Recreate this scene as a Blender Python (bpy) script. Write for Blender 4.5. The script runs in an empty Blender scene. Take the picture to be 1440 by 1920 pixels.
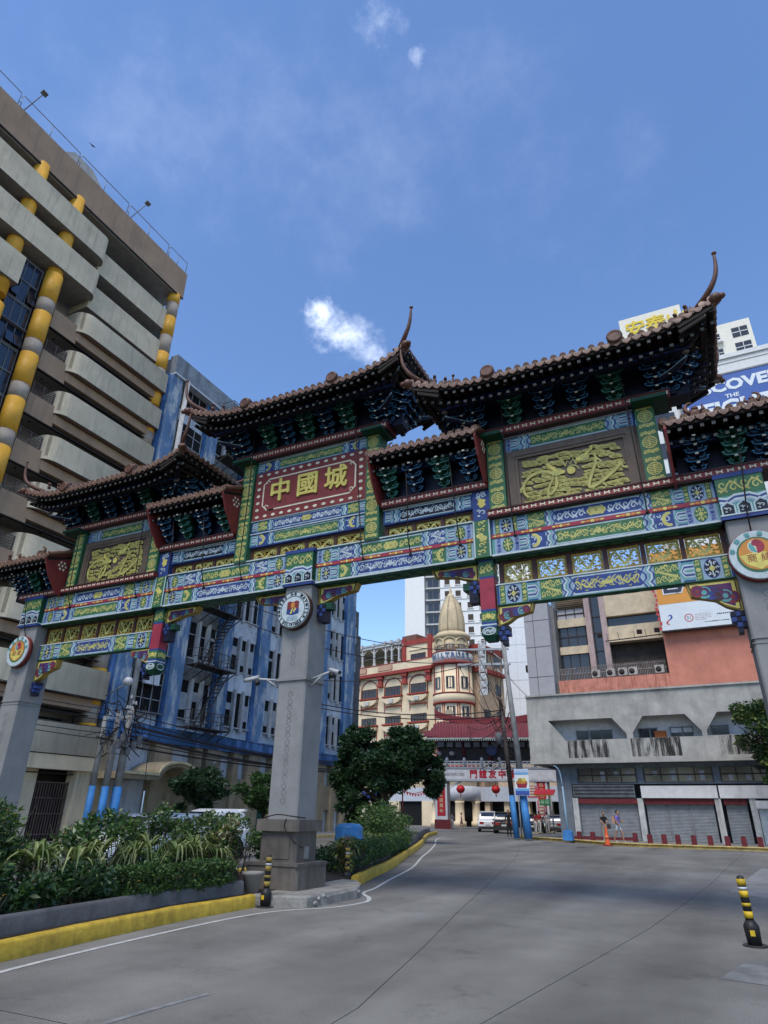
import bpy, math, random
import numpy as np
from mathutils import Vector, Matrix, Euler
S=bpy.context.scene; COL=S.collection; R=random.Random(11); NR=np.random.RandomState(5)
pi=math.pi; rad=math.radians
# ---------- camera ----------
CY,CP,CR=0.45603485546127137,0.4410189164776293,0.014383368085926282
CF=Vector((-math.sin(CY)*math.cos(CP),math.cos(CY)*math.cos(CP),math.sin(CP)))
r0=Vector((math.cos(CY),math.sin(CY),0)); u0=r0.cross(CF)
CRt=r0*math.cos(CR)+u0*math.sin(CR); CUp=u0*math.cos(CR)-r0*math.sin(CR)
cam=bpy.data.cameras.new('camera'); cam.sensor_fit='VERTICAL'; cam.sensor_height=36; cam.lens=36*1192.5887/1920
cam.clip_end=6000; cam.clip_start=.05
co=bpy.data.objects.new('camera',cam); COL.objects.link(co); S.camera=co
co.matrix_world=Matrix(((CRt.x,CUp.x,-CF.x,8.357228),(CRt.y,CUp.y,-CF.y,-12.627167),(CRt.z,CUp.z,-CF.z,1.6),(0,0,0,1)))
# ---------- sky, sun, exposure ----------
SUNV=Vector((.02,-.52,.86)).normalized()
SUN_EL=math.asin(SUNV.z); SUN_ROT=math.atan2(SUNV.x,SUNV.y)
SKY_STRENGTH=.135; SUN_STRENGTH=1.9; SUN_ANGLE=30
W=bpy.data.worlds.new('World'); S.world=W; W.use_nodes=True
nt=W.node_tree; nt.nodes.clear(); N=nt.nodes.new; L=nt.links.new
sky=N('ShaderNodeTexSky'); sky.sky_type='NISHITA'; sky.sun_disc=False; sky.sun_elevation=SUN_EL; sky.sun_rotation=SUN_ROT
sky.altitude=0; sky.air_density=1.0; sky.dust_density=.25; sky.ozone_density=2.0
bg=N('ShaderNodeBackground'); bg.inputs[1].default_value=SKY_STRENGTH; out=N('ShaderNodeOutputWorld')
tc=N('ShaderNodeTexCoord')
def pixdir(px,py):
    return (CF+CRt*((px-720)/1192.5887)+CUp*((960-py)/1192.5887)).normalized()
def wnoise(scale,det,off=(0,0,0),rough=.6):
    mp=N('ShaderNodeMapping'); mp.inputs['Location'].default_value=off; L(tc.outputs['Generated'],mp.inputs['Vector'])
    n=N('ShaderNodeTexNoise'); n.inputs['Scale'].default_value=scale; n.inputs['Detail'].default_value=det; n.inputs['Roughness'].default_value=rough
    L(mp.outputs[0],n.inputs['Vector']); return n.outputs['Fac']
def wm(op,a,b,c=None):
    m=N('ShaderNodeMath'); m.operation=op
    for i,x in enumerate((a,b,c)):
        if x is None: continue
        if isinstance(x,(int,float)): m.inputs[i].default_value=x
        else: L(x,m.inputs[i])
    return m.outputs[0]
def cloud(px,py,rx,ry,scale,th,soft,off,amp):   # a wisp of cloud round one direction of the sky
    d=pixdir(px,py); sx=Vector((d.y,-d.x,0)).normalized(); sz=sx.cross(d)
    def dot(v):
        n=N('ShaderNodeVectorMath'); n.operation='DOT_PRODUCT'; n.inputs[1].default_value=v; L(tc.outputs['Generated'],n.inputs[0]); return n.outputs['Value']
    a=wm('DIVIDE',dot(sx),rx); b=wm('DIVIDE',dot(sz),ry)
    front=wm('GREATER_THAN',dot(d),0.2)
    rr=wm('SQRT',wm('ADD',wm('MULTIPLY',a,a),wm('MULTIPLY',b,b)),0)
    fall=wm('SUBTRACT',1,rr)
    n=wm('ADD',wm('MULTIPLY',wnoise(scale,8,off,.66),1.0),wm('MULTIPLY',wnoise(scale*3.1,6,off,.6),.35))
    v=wm('SUBTRACT',wm('ADD',wm('MULTIPLY',fall,.62),n),th)
    mr=N('ShaderNodeMapRange'); mr.inputs[2].default_value=soft; L(v,mr.inputs[0]); mr.clamp=True; mr.interpolation_type='SMOOTHSTEP'
    fm=N('ShaderNodeMapRange'); fm.inputs[1].default_value=0; fm.inputs[2].default_value=.45; fm.clamp=True; L(fall,fm.inputs[0])
    return wm('MULTIPLY',wm('MULTIPLY',wm('MULTIPLY',mr.outputs[0],fm.outputs[0]),front),amp)
mask=wm('MAXIMUM',cloud(602,592,.055,.055,20,.88,.95,(3,1,2),.9),cloud(638,632,.09,.062,20,.88,1.0,(1,5,2),.85))
mask=wm('MAXIMUM',mask,cloud(692,668,.08,.04,20,.95,.9,(4,4,2),.5))
mask=wm('MAXIMUM',mask,cloud(785,108,.035,.05,24,1.05,.7,(7,1,2),.3))
mask=wm('MAXIMUM',mask,cloud(715,45,.10,.07,14,1.05,.8,(5,3,2),.3))
mask=wm('MAXIMUM',mask,cloud(640,230,.75,.35,4,.95,.9,(2,9,4),.12))
mx=N('ShaderNodeMixRGB'); L(mask,mx.inputs[0]); 
hsv=N('ShaderNodeHueSaturation'); hsv.inputs['Saturation'].default_value=1.12; hsv.inputs['Hue'].default_value=.505; hsv.inputs['Value'].default_value=1.0; L(sky.outputs[0],hsv.inputs['Color'])
L(hsv.outputs[0],mx.inputs[1]); mx.inputs[2].default_value=(11,11.5,12.3,1)
L(mx.outputs[0],bg.inputs[0]); L(bg.outputs[0],out.inputs[0])
sl=bpy.data.lights.new('sun','SUN'); sl.energy=SUN_STRENGTH; sl.angle=rad(SUN_ANGLE); sl.color=(1,.94,.85)
so=bpy.data.objects.new('sun',sl); COL.objects.link(so); so.location=SUNV*80; so.rotation_euler=SUNV.to_track_quat('Z','Y').to_euler()
S.view_settings.view_transform='Standard'; S.view_settings.look='None'; S.view_settings.gamma=1; S.view_settings.use_curve_mapping=False
S.view_settings.exposure=.85
S.cycles.max_bounces=6; S.cycles.diffuse_bounces=3; S.cycles.glossy_bounces=3; S.cycles.transparent_max_bounces=8
S.cycles.use_denoising=True
# ---------- helpers ----------
ORG={}
class MB:
    """collects shapes and links them as one mesh object"""
    def __init__(s): s.v=[];s.f=[];s.m=[];s.s=[]
    def add(s,vs,fs,m=0,sm=False):
        b=len(s.v); s.v.extend([(p[0],p[1],p[2]) for p in vs]); s.f.extend([tuple(i+b for i in f) for f in fs]); s.m.extend([m]*len(fs)); s.s.extend([sm]*len(fs)); return s
    def box(s,x0,y0,z0,x1,y1,z1,m=0):
        return s.add([(x0,y0,z0),(x1,y0,z0),(x1,y1,z0),(x0,y1,z0),(x0,y0,z1),(x1,y0,z1),(x1,y1,z1),(x0,y1,z1)],
            [(0,3,2,1),(4,5,6,7),(0,1,5,4),(1,2,6,5),(2,3,7,6),(3,0,4,7)],m)
    def obox(s,c,sz,rot=(0,0,0),m=0):
        E=Euler(rot).to_matrix(); h=Vector(sz)/2; c=Vector(c)
        vs=[c+E@Vector((h.x*a,h.y*b,h.z*d)) for d in (-1,1) for a,b in ((-1,-1),(1,-1),(1,1),(-1,1))]
        return s.add(vs,[(0,3,2,1),(4,5,6,7),(0,1,5,4),(1,2,6,5),(2,3,7,6),(3,0,4,7)],m)
    def prism(s,poly,ax,a,b,m=0,sm=False):
        f={'x':lambda p,t:(t,p[0],p[1]),'y':lambda p,t:(p[0],t,p[1]),'z':lambda p,t:(p[0],p[1],t)}[ax]; n=len(poly)
        s.add([f(p,a) for p in poly]+[f(p,b) for p in poly],[tuple(range(n))[::-1],tuple(range(n,2*n))],m)
        k=len(s.v)-2*n
        for i in range(n):
            j=(i+1)%n; s.f.append((k+i,k+j,k+n+j,k+n+i)); s.m.append(m); s.s.append(sm)
        return s
    def tube(s,pts,r,n=6,m=0,cap=True):
        P=[Vector(p) for p in pts]; K=len(P); rs=r if isinstance(r,(list,tuple)) else [r]*K; vs=[]; up=None
        for i,p in enumerate(P):
            t=(P[min(i+1,K-1)]-P[max(i-1,0)]).normalized()
            if up is None: up=Vector((0,0,1)) if abs(t.z)<.9 else Vector((1,0,0))
            a=t.cross(up); 
            if a.length<1e-4: a=t.cross(Vector((0,1,0)))
            a.normalize(); b=a.cross(t); up=b
            for k in range(n):
                q=2*pi*(k+.5)/n; vs.append(p+(a*math.cos(q)+b*math.sin(q))*rs[i])
        fs=[(i*n+k,i*n+(k+1)%n,(i+1)*n+(k+1)%n,(i+1)*n+k) for i in range(K-1) for k in range(n)]
        s.add(vs,fs,m,n>4)
        if cap:
            b=len(s.v)-K*n; s.f+= [tuple(b+k for k in range(n))[::-1],tuple(b+(K-1)*n+k for k in range(n))]; s.m+=[m,m]; s.s+=[False,False]
        return s
    def bar(s,p,q,w,m=0): return s.tube([p,q],w*.7071,4,m)
    def lathe(s,prof,c=(0,0,0),n=12,m=0,sm=True,ph=0):
        K=len(prof); vs=[(c[0]+r*math.cos(2*pi*k/n+ph),c[1]+r*math.sin(2*pi*k/n+ph),c[2]+z) for r,z in prof for k in range(n)]
        fs=[(i*n+k,i*n+(k+1)%n,(i+1)*n+(k+1)%n,(i+1)*n+k) for i in range(K-1) for k in range(n)]
        s.add(vs,fs,m,sm); b=len(s.v)-K*n
        s.f+=[tuple(b+k for k in range(n))[::-1],tuple(b+(K-1)*n+k for k in range(n))]; s.m+=[m,m]; s.s+=[False,False]; return s
    def ball(s,c,r,m=0,n=8,k=5):
        rr=r if isinstance(r,(list,tuple)) else (r,r,r)
        vs=[(c[0]+rr[0]*math.sin(pi*i/k)*math.cos(2*pi*j/n),c[1]+rr[1]*math.sin(pi*i/k)*math.sin(2*pi*j/n),c[2]-rr[2]*math.cos(pi*i/k)) for i in range(k+1) for j in range(n)]
        return s.add(vs,[(i*n+j,i*n+(j+1)%n,(i+1)*n+(j+1)%n,(i+1)*n+j) for i in range(k) for j in range(n)],m,True)
    def merge(s,o,M4=None,m=None):
        vs=[M4@Vector(p) for p in o.v] if M4 else o.v
        b=len(s.v); s.v+=[tuple(p) for p in vs]; s.f+=[tuple(i+b for i in f) for f in o.f]; s.m+=o.m if m is None else [m]*len(o.f); s.s+=o.s; return s
    def mesh(s,name,mats,org=(0,0,0)):
        me=bpy.data.meshes.new(name); o=org
        me.from_pydata([(p[0]-o[0],p[1]-o[1],p[2]-o[2]) for p in s.v],[],s.f)
        for q in (mats if isinstance(mats,(list,tuple)) else [mats]): me.materials.append(q)
        me.polygons.foreach_set('material_index',s.m); me.polygons.foreach_set('use_smooth',s.s); me.update(); return me
    def build(s,name,mats,par=None,**kw):
        org=ORG[par.name] if par is not None else (0,0,0)
        return link(s.mesh(name,mats,org),name,par,**kw)
def link(me,name,par=None,loc=None,rot=(0,0,0),sc=None,stuff=False,label=None):
    o=bpy.data.objects.new(name,me); COL.objects.link(o)
    if par is not None:
        o.parent=par; org=ORG[par.name]; ORG[o.name]=org
        if loc is not None: o.location=Vector(loc)-Vector(org)
    else:
        ORG[o.name]=(0,0,0)
        if loc is not None: o.location=loc
    o.rotation_euler=rot
    if sc is not None: o.scale=sc if isinstance(sc,(tuple,list)) else (sc,)*3
    if stuff: o['kind']='stuff'
    if label: o['label']=label
    return o
def thing(name,label,cat,loc=(0,0,0),rz=0,group=None,local=False,kind=None):
    o=bpy.data.objects.new(name,None); COL.objects.link(o); o.empty_display_size=.2; o.location=loc; o.rotation_euler=(0,0,rz)
    if label: o['label']=label
    if cat: o['category']=cat
    if group: o['group']=group
    if kind: o['kind']=kind
    ORG[o.name]=(0,0,0) if local else tuple(loc); return o
def tag(o,label,cat,group=None,kind=None):
    if label: o['label']=label
    if cat: o['category']=cat
    if group: o['group']=group
    if kind: o['kind']=kind
    return o
def copy_thing(t,loc,rz=0,label=None,sc=1):
    c=t.copy(); COL.objects.link(c); c.location=loc; c.rotation_euler=(0,0,rz); c.scale=(sc,)*3
    if label: c['label']=label
    def rec(a,b):
        for ch in list(a.children):
            d=ch.copy(); COL.objects.link(d); d.parent=b; rec(ch,d)
    rec(t,c); return c
# ---------- materials ----------
MC={}
def M(n,c=None,r=.7,var=.14,sc=2.2,st=0,stc=(.05,.045,.04),bump=0,bs=30,met=0,spec=.3,st_sc=1.0,em=0):
    """painted or mineral surface: colour + world-space mottling + vertical run-off streaks + fine relief"""
    if n in MC: return MC[n]
    m=bpy.data.materials.new(n); m.use_nodes=True; t=m.node_tree; b=t.nodes['Principled BSDF']; A=t.nodes.new; K=t.links.new
    b.inputs['Roughness'].default_value=r; b.inputs['Metallic'].default_value=met; b.inputs['Specular IOR Level'].default_value=spec
    b.inputs['Base Color'].default_value=(*c,1)
    if var or st or bump:
        g=A('ShaderNodeNewGeometry'); no=A('ShaderNodeTexNoise'); no.inputs['Scale'].default_value=sc; no.inputs['Detail'].default_value=6; no.inputs['Roughness'].default_value=.65
        K(g.outputs['Position'],no.inputs['Vector'])
        mr=A('ShaderNodeMapRange'); mr.inputs[1].default_value=.3; mr.inputs[2].default_value=.7; mr.inputs[3].default_value=1-var*1.5; mr.inputs[4].default_value=1+var; K(no.outputs['Fac'],mr.inputs[0])
        mu=A('ShaderNodeMixRGB'); mu.blend_type='MULTIPLY'; mu.inputs[0].default_value=1; mu.inputs[1].default_value=(*c,1); K(mr.outputs[0],mu.inputs[2]); col=mu.outputs[0]
        if st:
            mp=A('ShaderNodeMapping'); mp.inputs['Scale'].default_value=(1.6*st_sc,1.6*st_sc,.16*st_sc); K(g.outputs['Position'],mp.inputs['Vector'])
            n2=A('ShaderNodeTexNoise'); n2.inputs['Scale'].default_value=1.6; n2.inputs['Detail'].default_value=8; n2.inputs['Roughness'].default_value=.7; K(mp.outputs[0],n2.inputs['Vector'])
            m2=A('ShaderNodeMapRange'); m2.inputs[1].default_value=.5; m2.inputs[2].default_value=.72; m2.inputs[4].default_value=st; K(n2.outputs['Fac'],m2.inputs[0])
            mi=A('ShaderNodeMixRGB'); K(m2.outputs[0],mi.inputs[0]); K(col,mi.inputs[1]); mi.inputs[2].default_value=(*stc,1); col=mi.outputs[0]
        K(col,b.inputs['Base Color'])
        if bump:
            n3=A('ShaderNodeTexNoise'); n3.inputs['Scale'].default_value=bs; n3.inputs['Detail'].default_value=4; K(g.outputs['Position'],n3.inputs['Vector'])
            bp=A('ShaderNodeBump'); bp.inputs['Strength'].default_value=bump; bp.inputs['Distance'].default_value=.02; K(n3.outputs['Fac'],bp.inputs['Height']); K(bp.outputs[0],b.inputs['Normal'])
    if em: b.inputs['Emission Color'].default_value=(*c,1); b.inputs['Emission Strength'].default_value=em
    MC[n]=m; return m
def glassy(n,c,r=.12,spec=.6): return M(n,c,r=r,var=.25,sc=.8,spec=spec)
def text(s,size,M4,ext=.008,off=0,space=1.0,align='CENTER'):
    """lettering as a shape collector, laid in the x-z plane facing -y before M4"""
    if off and any(ord(q)>0x2e80 for q in s):     # bold strokes for dense characters: shifted copies, each on its own plane
        b=MB()
        for i,(dx,dz) in enumerate(((0,0),(off,0),(-off,0),(0,off),(0,-off))): b.merge(text(s,size,M4@Matrix.Translation((dx,-.0015*i*size,dz)),ext,0,space,align))
        return b
    cu=bpy.data.curves.new('lettering','FONT'); cu.body=s; cu.size=size; cu.extrude=ext; cu.offset=off; cu.align_x=align; cu.align_y='CENTER'; cu.space_character=space; cu.resolution_u=2
    ob=bpy.data.objects.new('lettering',cu); COL.objects.link(ob); bpy.context.view_layer.update()
    me=bpy.data.meshes.new_from_object(ob.evaluated_get(bpy.context.evaluated_depsgraph_get())); b=MB()
    T=M4@Matrix.Rotation(pi/2,4,'X')
    b.add([T@v.co for v in me.vertices],[tuple(p.vertices) for p in me.polygons])
    bpy.data.objects.remove(ob); bpy.data.meshes.remove(me); return b
def T3(x,y,z,rz=0,sx=1,sz=1): return Matrix.Translation((x,y,z))@Matrix.Rotation(rz,4,'Z')@Matrix.Diagonal((sx,1,sz,1))
# ---------- ground, road, median ----------
ASPH=M('worn_concrete_road',(.156,.150,.137),r=.8,var=.22,sc=.4,bump=.35,bs=60)
for nd in [ASPH.node_tree]:   # tyre-darkened lanes and fine grain on top of the broad mottling
    b=nd.nodes['Principled BSDF']; src=b.inputs['Base Color'].links[0].from_socket; g=[n for n in nd.nodes if n.type=='NEW_GEOMETRY'][0]
    gn=nd.nodes.new('ShaderNodeTexNoise'); gn.inputs['Scale'].default_value=90; gn.inputs['Detail'].default_value=3; nd.links.new(g.outputs['Position'],gn.inputs['Vector'])
    r1=nd.nodes.new('ShaderNodeMapRange'); r1.inputs[1].default_value=.3; r1.inputs[2].default_value=.7; r1.inputs[3].default_value=.62; r1.inputs[4].default_value=1.32; nd.links.new(gn.outputs['Fac'],r1.inputs[0])
    m1=nd.nodes.new('ShaderNodeMixRGB'); m1.blend_type='MULTIPLY'; m1.inputs[0].default_value=1; nd.links.new(src,m1.inputs[1]); nd.links.new(r1.outputs[0],m1.inputs[2])
    sp=nd.nodes.new('ShaderNodeTexNoise'); sp.inputs['Scale'].default_value=1.1; sp.inputs['Detail'].default_value=9; sp.inputs['Roughness'].default_value=.78; nd.links.new(g.outputs['Position'],sp.inputs['Vector'])
    r3=nd.nodes.new('ShaderNodeMapRange'); r3.inputs[1].default_value=.56; r3.inputs[2].default_value=.70; r3.inputs[3].default_value=1; r3.inputs[4].default_value=.62; nd.links.new(sp.outputs['Fac'],r3.inputs[0])
    m3=nd.nodes.new('ShaderNodeMixRGB'); m3.blend_type='MULTIPLY'; m3.inputs[0].default_value=1; nd.links.new(m1.outputs[0],m3.inputs[1]); nd.links.new(r3.outputs[0],m3.inputs[2]); m1=m3
    mp=nd.nodes.new('ShaderNodeMapping'); mp.inputs['Rotation'].default_value=(0,0,rad(-14)); mp.inputs['Scale'].default_value=(.5,.07,1); nd.links.new(g.outputs['Position'],mp.inputs['Vector'])
    ln=nd.nodes.new('ShaderNodeTexNoise'); ln.inputs['Scale'].default_value=1; ln.inputs['Detail'].default_value=5; nd.links.new(mp.outputs[0],ln.inputs['Vector'])
    r2=nd.nodes.new('ShaderNodeMapRange'); r2.inputs[1].default_value=.35; r2.inputs[2].default_value=.65; r2.inputs[3].default_value=.7; r2.inputs[4].default_value=1.2; nd.links.new(ln.outputs['Fac'],r2.inputs[0])
    m2=nd.nodes.new('ShaderNodeMixRGB'); m2.blend_type='MULTIPLY'; m2.inputs[0].default_value=1; nd.links.new(m1.outputs[0],m2.inputs[1]); nd.links.new(r2.outputs[0],m2.inputs[2]); nd.links.new(m2.outputs[0],b.inputs['Base Color'])
DARKSEAM=M('joint_tar',(.062,.062,.06),r=.9,var=.2)
SIDEW=M('pavement_concrete',(.19,.185,.175),var=.2,bump=.3,st=.2)
KERBY=M('kerb_yellow',(.44,.30,.035),r=.6,var=.25,sc=5,st=.5,stc=(.13,.1,.04),bump=.3,st_sc=1.5)
KERBG=M('planter_grey',(.085,.088,.095),var=.25,sc=4,st=.4,bump=.3)
WHITE=M('road_white',(.42,.42,.40),var=.2,sc=9)
CONC=M('raw_concrete',(.27,.265,.25),var=.18,st=.4,bump=.3)
g=MB().add([(-900,-700,-.02),(900,-700,-.02),(900,1200,-.02),(-900,1200,-.02)],[(0,1,2,3)]).build('ground',DARKSEAM); tag(g,None,None,kind='structure')
road=thing('road',None,None,kind='structure')
J1=[(5.1,-14),(5.2,-9),(5.11,-6.5),(4.45,-3.2),(3.75,0),(2.95,4),(1.9,9),(.7,15),(-1.6,24.4),(-5.2,38),(-10,56),(-20,95)]
def lerpx(J,y):
    for (x0,y0),(x1,y1) in zip(J,J[1:]):
        if y0<=y<=y1: return x0+(x1-x0)*(y-y0)/(y1-y0)
    return J[-1][0]
J2=[(5.95,-14),(6.05,-9),(6.2,-6.25),(6.6,-3.2),(6.98,-.2),(7.35,4),(7.75,9),(8.1,15),(8.7,24.4),(9.5,38),(10.5,56),(12,95)]
YS=[-40,-26,-14,-7.9,-.1,6.4,13,20,28,38,56,95]
def lines(y):
    a=lerpx(J1,max(y,-14)); c=lerpx(J2,max(y,-14)); w=3.6
    return [a-40,a-30,a-22,a-17,a-12,a,c,c+4.4,c+9,c+14,c+30]
for j in range(len(YS)-1):
    for i in range(10):
        y0,y1=YS[j],YS[j+1]; e=.0055; n=5
        ys=[y0+(y1-y0)*k/n for k in range(n+1)]
        dy=lambda x: (x-3)*.04*(1 if abs(y0)<30 else 0)
        lf=[(lines(y)[i]+e,y) for y in ys]; rt=[(lines(y)[i+1]-e,y) for y in ys]
        lf[0]=(lf[0][0],lf[0][1]+e); lf[-1]=(lf[-1][0],lf[-1][1]-e); rt[0]=(rt[0][0],rt[0][1]+e); rt[-1]=(rt[-1][0],rt[-1][1]-e)
        vs=[(x,y,0) for x,y in lf]+[(x,y,0) for x,y in rt]
        mb=MB().add(vs,[(k,k+n+1,k+n+2,k+1) for k in range(n)])
        for A in (lf,rt): mb.add([(x,y,0) for x,y in A]+[(x,y,-.018) for x,y in A],[(k,k+1,k+n+2,k+n+1) for k in range(n)])
        mb.build('slab',ASPH,road)
# median: closed outline, kerb, planter wall, soil
MR=[(1.25,-16),(.95,-9),(.62,-6.4),(.35,-3.5),(.38,-1.45)]                   # kerb edge beside the near lane
MR2=[(.30,2.7),(-.25,4.4),(-1.5,8.6),(-3.3,13.8),(-4.9,18.5),(-7.2,24.8),(-9.6,31),(-11.5,36.2),(-12.6,40),(-13.3,42.5)]
def offs(P,d):
    out=[]
    for i,p in enumerate(P):
        a=P[max(i-1,0)]; c=P[min(i+1,len(P)-1)]; t=Vector((c[0]-a[0],c[1]-a[1])).normalized(); out.append((p[0]-t.y*d,p[1]+t.x*d))
    return out
def smooth(P,n=5):
    out=[]
    for i in range(len(P)-1):
        p0,p1,p2,p3=[Vector(P[min(max(k,0),len(P)-1)]) for k in (i-1,i,i+1,i+2)]
        for k in range(n):
            t=k/n; out.append(tuple(.5*((2*p1)+(p2-p0)*t+(2*p0-5*p1+4*p2-p3)*t*t+(3*p1-p0-3*p2+p3)*t**3)))
    out.append(tuple(P[-1])); return out
def wall(P,d0,d1,z0,z1,mat,name,par,jit=.0,seg=None):
    A=offs(P,d0); B=offs(P,d1); n=len(P); mb=MB()
    vs=[]
    for i in range(n):
        j=R.uniform(-jit,jit); j2=R.uniform(-jit,jit); c=min(.035,(d1-d0)*.3)
        a=Vector(A[i]); b=Vector(B[i]); u=(b-a).normalized()
        q=[(a-u*0+u*j,z0),(a+u*j,z1-c),(a+u*(c+j),z1+j2*.6),(b-u*c,z1+j2*.6),(b,z1-c),(b,z0)]
        vs+=[(p.x,p.y,z) for p,z in q]
    fs=[(i*6+k,(i+1)*6+k,(i+1)*6+k+1,i*6+k+1) for i in range(n-1) for k in range(5)]
    mb.add(vs,fs,0,True); mb.add([vs[k] for k in range(6)]+[vs[(n-1)*6+k] for k in range(6)],[(0,1,2,3,4,5),(11,10,9,8,7,6)])
    return mb.build(name,mat,par)
med=thing('median',None,None,(0,0,0),kind='structure')
P1=smooth(MR,6); P2=smooth(MR2,5); P2b=[P2[0]]+[p for p in P2[1:]]
wall(P1,0,.17,-.02,.205,KERBY,'kerb',med,.012); wall(P2,0,.17,-.02,.24,KERBY,'kerb',med,.012)
wall(P1,.30,.42,-.02,.41,KERBG,'planter_wall',med,.006); wall([p for p in smooth([(.08,3.1)]+MR2[1:-1],5)],.34,.46,-.02,.50,KERBG,'planter_wall',med,.006)
SOIL=M('soil',(.03,.024,.018),var=.4,sc=8,bump=.8,bs=12)
lw=[(-3.1,-16),(-3.1,-3),(-3.1,3),(-4.2,8.6),(-6.2,14),(-8.6,20),(-11.5,27),(-14,33),(-15.8,38),(-16,41.5)]
kr=[(p[0],p[1]) for p in offs(P1,.2)]+[(.15,2.0)]+[(p[0],p[1]) for p in offs(P2,.2)]
LW=smooth(lw,5)
GC=None
MB().prism(kr+LW[::-1],'z',-.02,.2,0).build('soil_bed',SOIL,med)
wall(LW[::-1],0,.2,-.02,.26,KERBY,'kerb',med,.01)
# white edge line beside the median kerb
wl=smooth([(1.75,-16),(1.4,-9),(1.02,-6.4),(.82,-3.4),(.95,-1.75),(1.55,-.7),(1.72,.3),(1.45,1.0),(.98,1.65),(.75,2.7),(.2,4.6),(-1.0,8.9),(-2.8,14),(-4.4,18.8),(-6.6,25),(-8.9,31),(-10.6,36.3),(-11.2,40),(-10.6,42.8)],6)
def strip(P,w,z,mat,name,par):
    A=offs(P,w/2);B=offs(P,-w/2);n=len(P)
    return MB().add([(x,y,z) for x,y in A]+[(x,y,z) for x,y in B],[(k,k+1,n+k+1,n+k) for k in range(n-1)]).build(name,mat,par)
strip(wl,.085,.005,WHITE,'edge_line',road)
FADE=M('worn_white',(.2,.2,.2),var=.3,sc=6)
strip([(3.47,-7.8),(3.53,-7.1),(3.6,-6.6)],.07,.004,FADE,'lane_dash',road); strip([(3.35,-10.4),(3.42,-9.3)],.07,.004,FADE,'lane_dash',road)
PATCH=M('patch_concrete',(.2,.2,.195),var=.25,sc=1.5)
MB().add([(9.4,4.7,.004),(12.5,4.9,.004),(12.6,17,.004),(9.2,16,.004),(8.15,6.6,.004)],[(0,1,2,3,4)]).build('road_patch',PATCH,road)
MB().add([(8.0,-3.4,.004),(9.0,-3.6,.004),(10.4,-2.2,.004),(9.6,-1.6,.004),(8.3,-2.2,.004)],[(0,1,2,3,4)]).build('road_patch',M('patch_concrete2',(.155,.16,.155),var=.3,sc=2.5),road)
# far side pavement with its yellow kerb
KP=smooth([(40,28.5),(22,29.2),(10,29.9),(4.6,30.2),(2.2,31.1),(-1.4,34.8),(-4.2,37.2),(-5.6,38.6),(-6.2,41),(-6.0,47),(-6.5,60),(-8,75)],5)
pv=thing('pavement',None,None,kind='structure')
MB().prism([(p[0],p[1]) for p in offs(KP,-.16)]+[(40,75)],'z',-.02,.13).build('paving',SIDEW,pv)
KERBP=M('kerb_pale_yellow',(.5,.37,.13),r=.7,var=.3,sc=3,st=.4,stc=(.12,.1,.06))
for a in range(0,len(KP)-1,4): wall(KP[a:a+5],0,-.17,-.02,.145,KERBP,'kerb',pv,.01)
lp=thing('left_pavement',None,None,kind='structure')
MB().box(-21,-40,-.02,-16.4,42,.14).build('paving',SIDEW,lp); MB().box(-16.4,-40,-.02,-16.25,42,.15).build('kerb',KERBP,lp)
def manhole(x,y,r): MB().lathe([(r,.0),(r,.006),(0.001,.006)],(x,y,0),14).build('manhole_cover',M('cast_iron',(.03,.03,.032),r=.6,var=.3),road)
manhole(-2.1,33.2,.38); manhole(-6.2,44,.45); manhole(1.0,27.5,.3)
# ---------- the big painted gate ----------
GR=M('gate_granite',(.215,.215,.212),r=.75,var=.12,sc=1.6,st=.25,stc=(.14,.14,.14),bump=.15)
GRD=M('granite_carving',(.15,.15,.15),var=.15)
PED=M('pedestal_stone',(.12,.105,.09),r=.6,var=.3,sc=1.5,st=.55,stc=(.035,.03,.028),bump=.2)
pal=dict(per=(.22,.315,.40),blue=(.02,.046,.18),teal=(.09,.27,.27),white=(.42,.49,.51),green=(.034,.125,.06),gold=(.42,.40,.125),yel=(.56,.48,.12),red=(.175,.028,.027),crim=(.27,.028,.05),dkgreen=(.004,.05,.026),navy=(.003,.005,.020),lilac=(.18,.235,.39),orange=(.48,.20,.04),wood=(.115,.083,.06),brown=(.055,.022,.018),ochre=(.30,.21,.04),purple=(.07,.02,.09),skyb=(.05,.22,.42),cream=(.6,.55,.42))
PK=list(pal); PI={k:i for i,k in enumerate(PK)}
PM=[M('paint_'+k,pal[k],r=.55,var=.16,sc=5,st=.12 if k in('wood','per','white','green') else 0) for k in PK]
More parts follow.
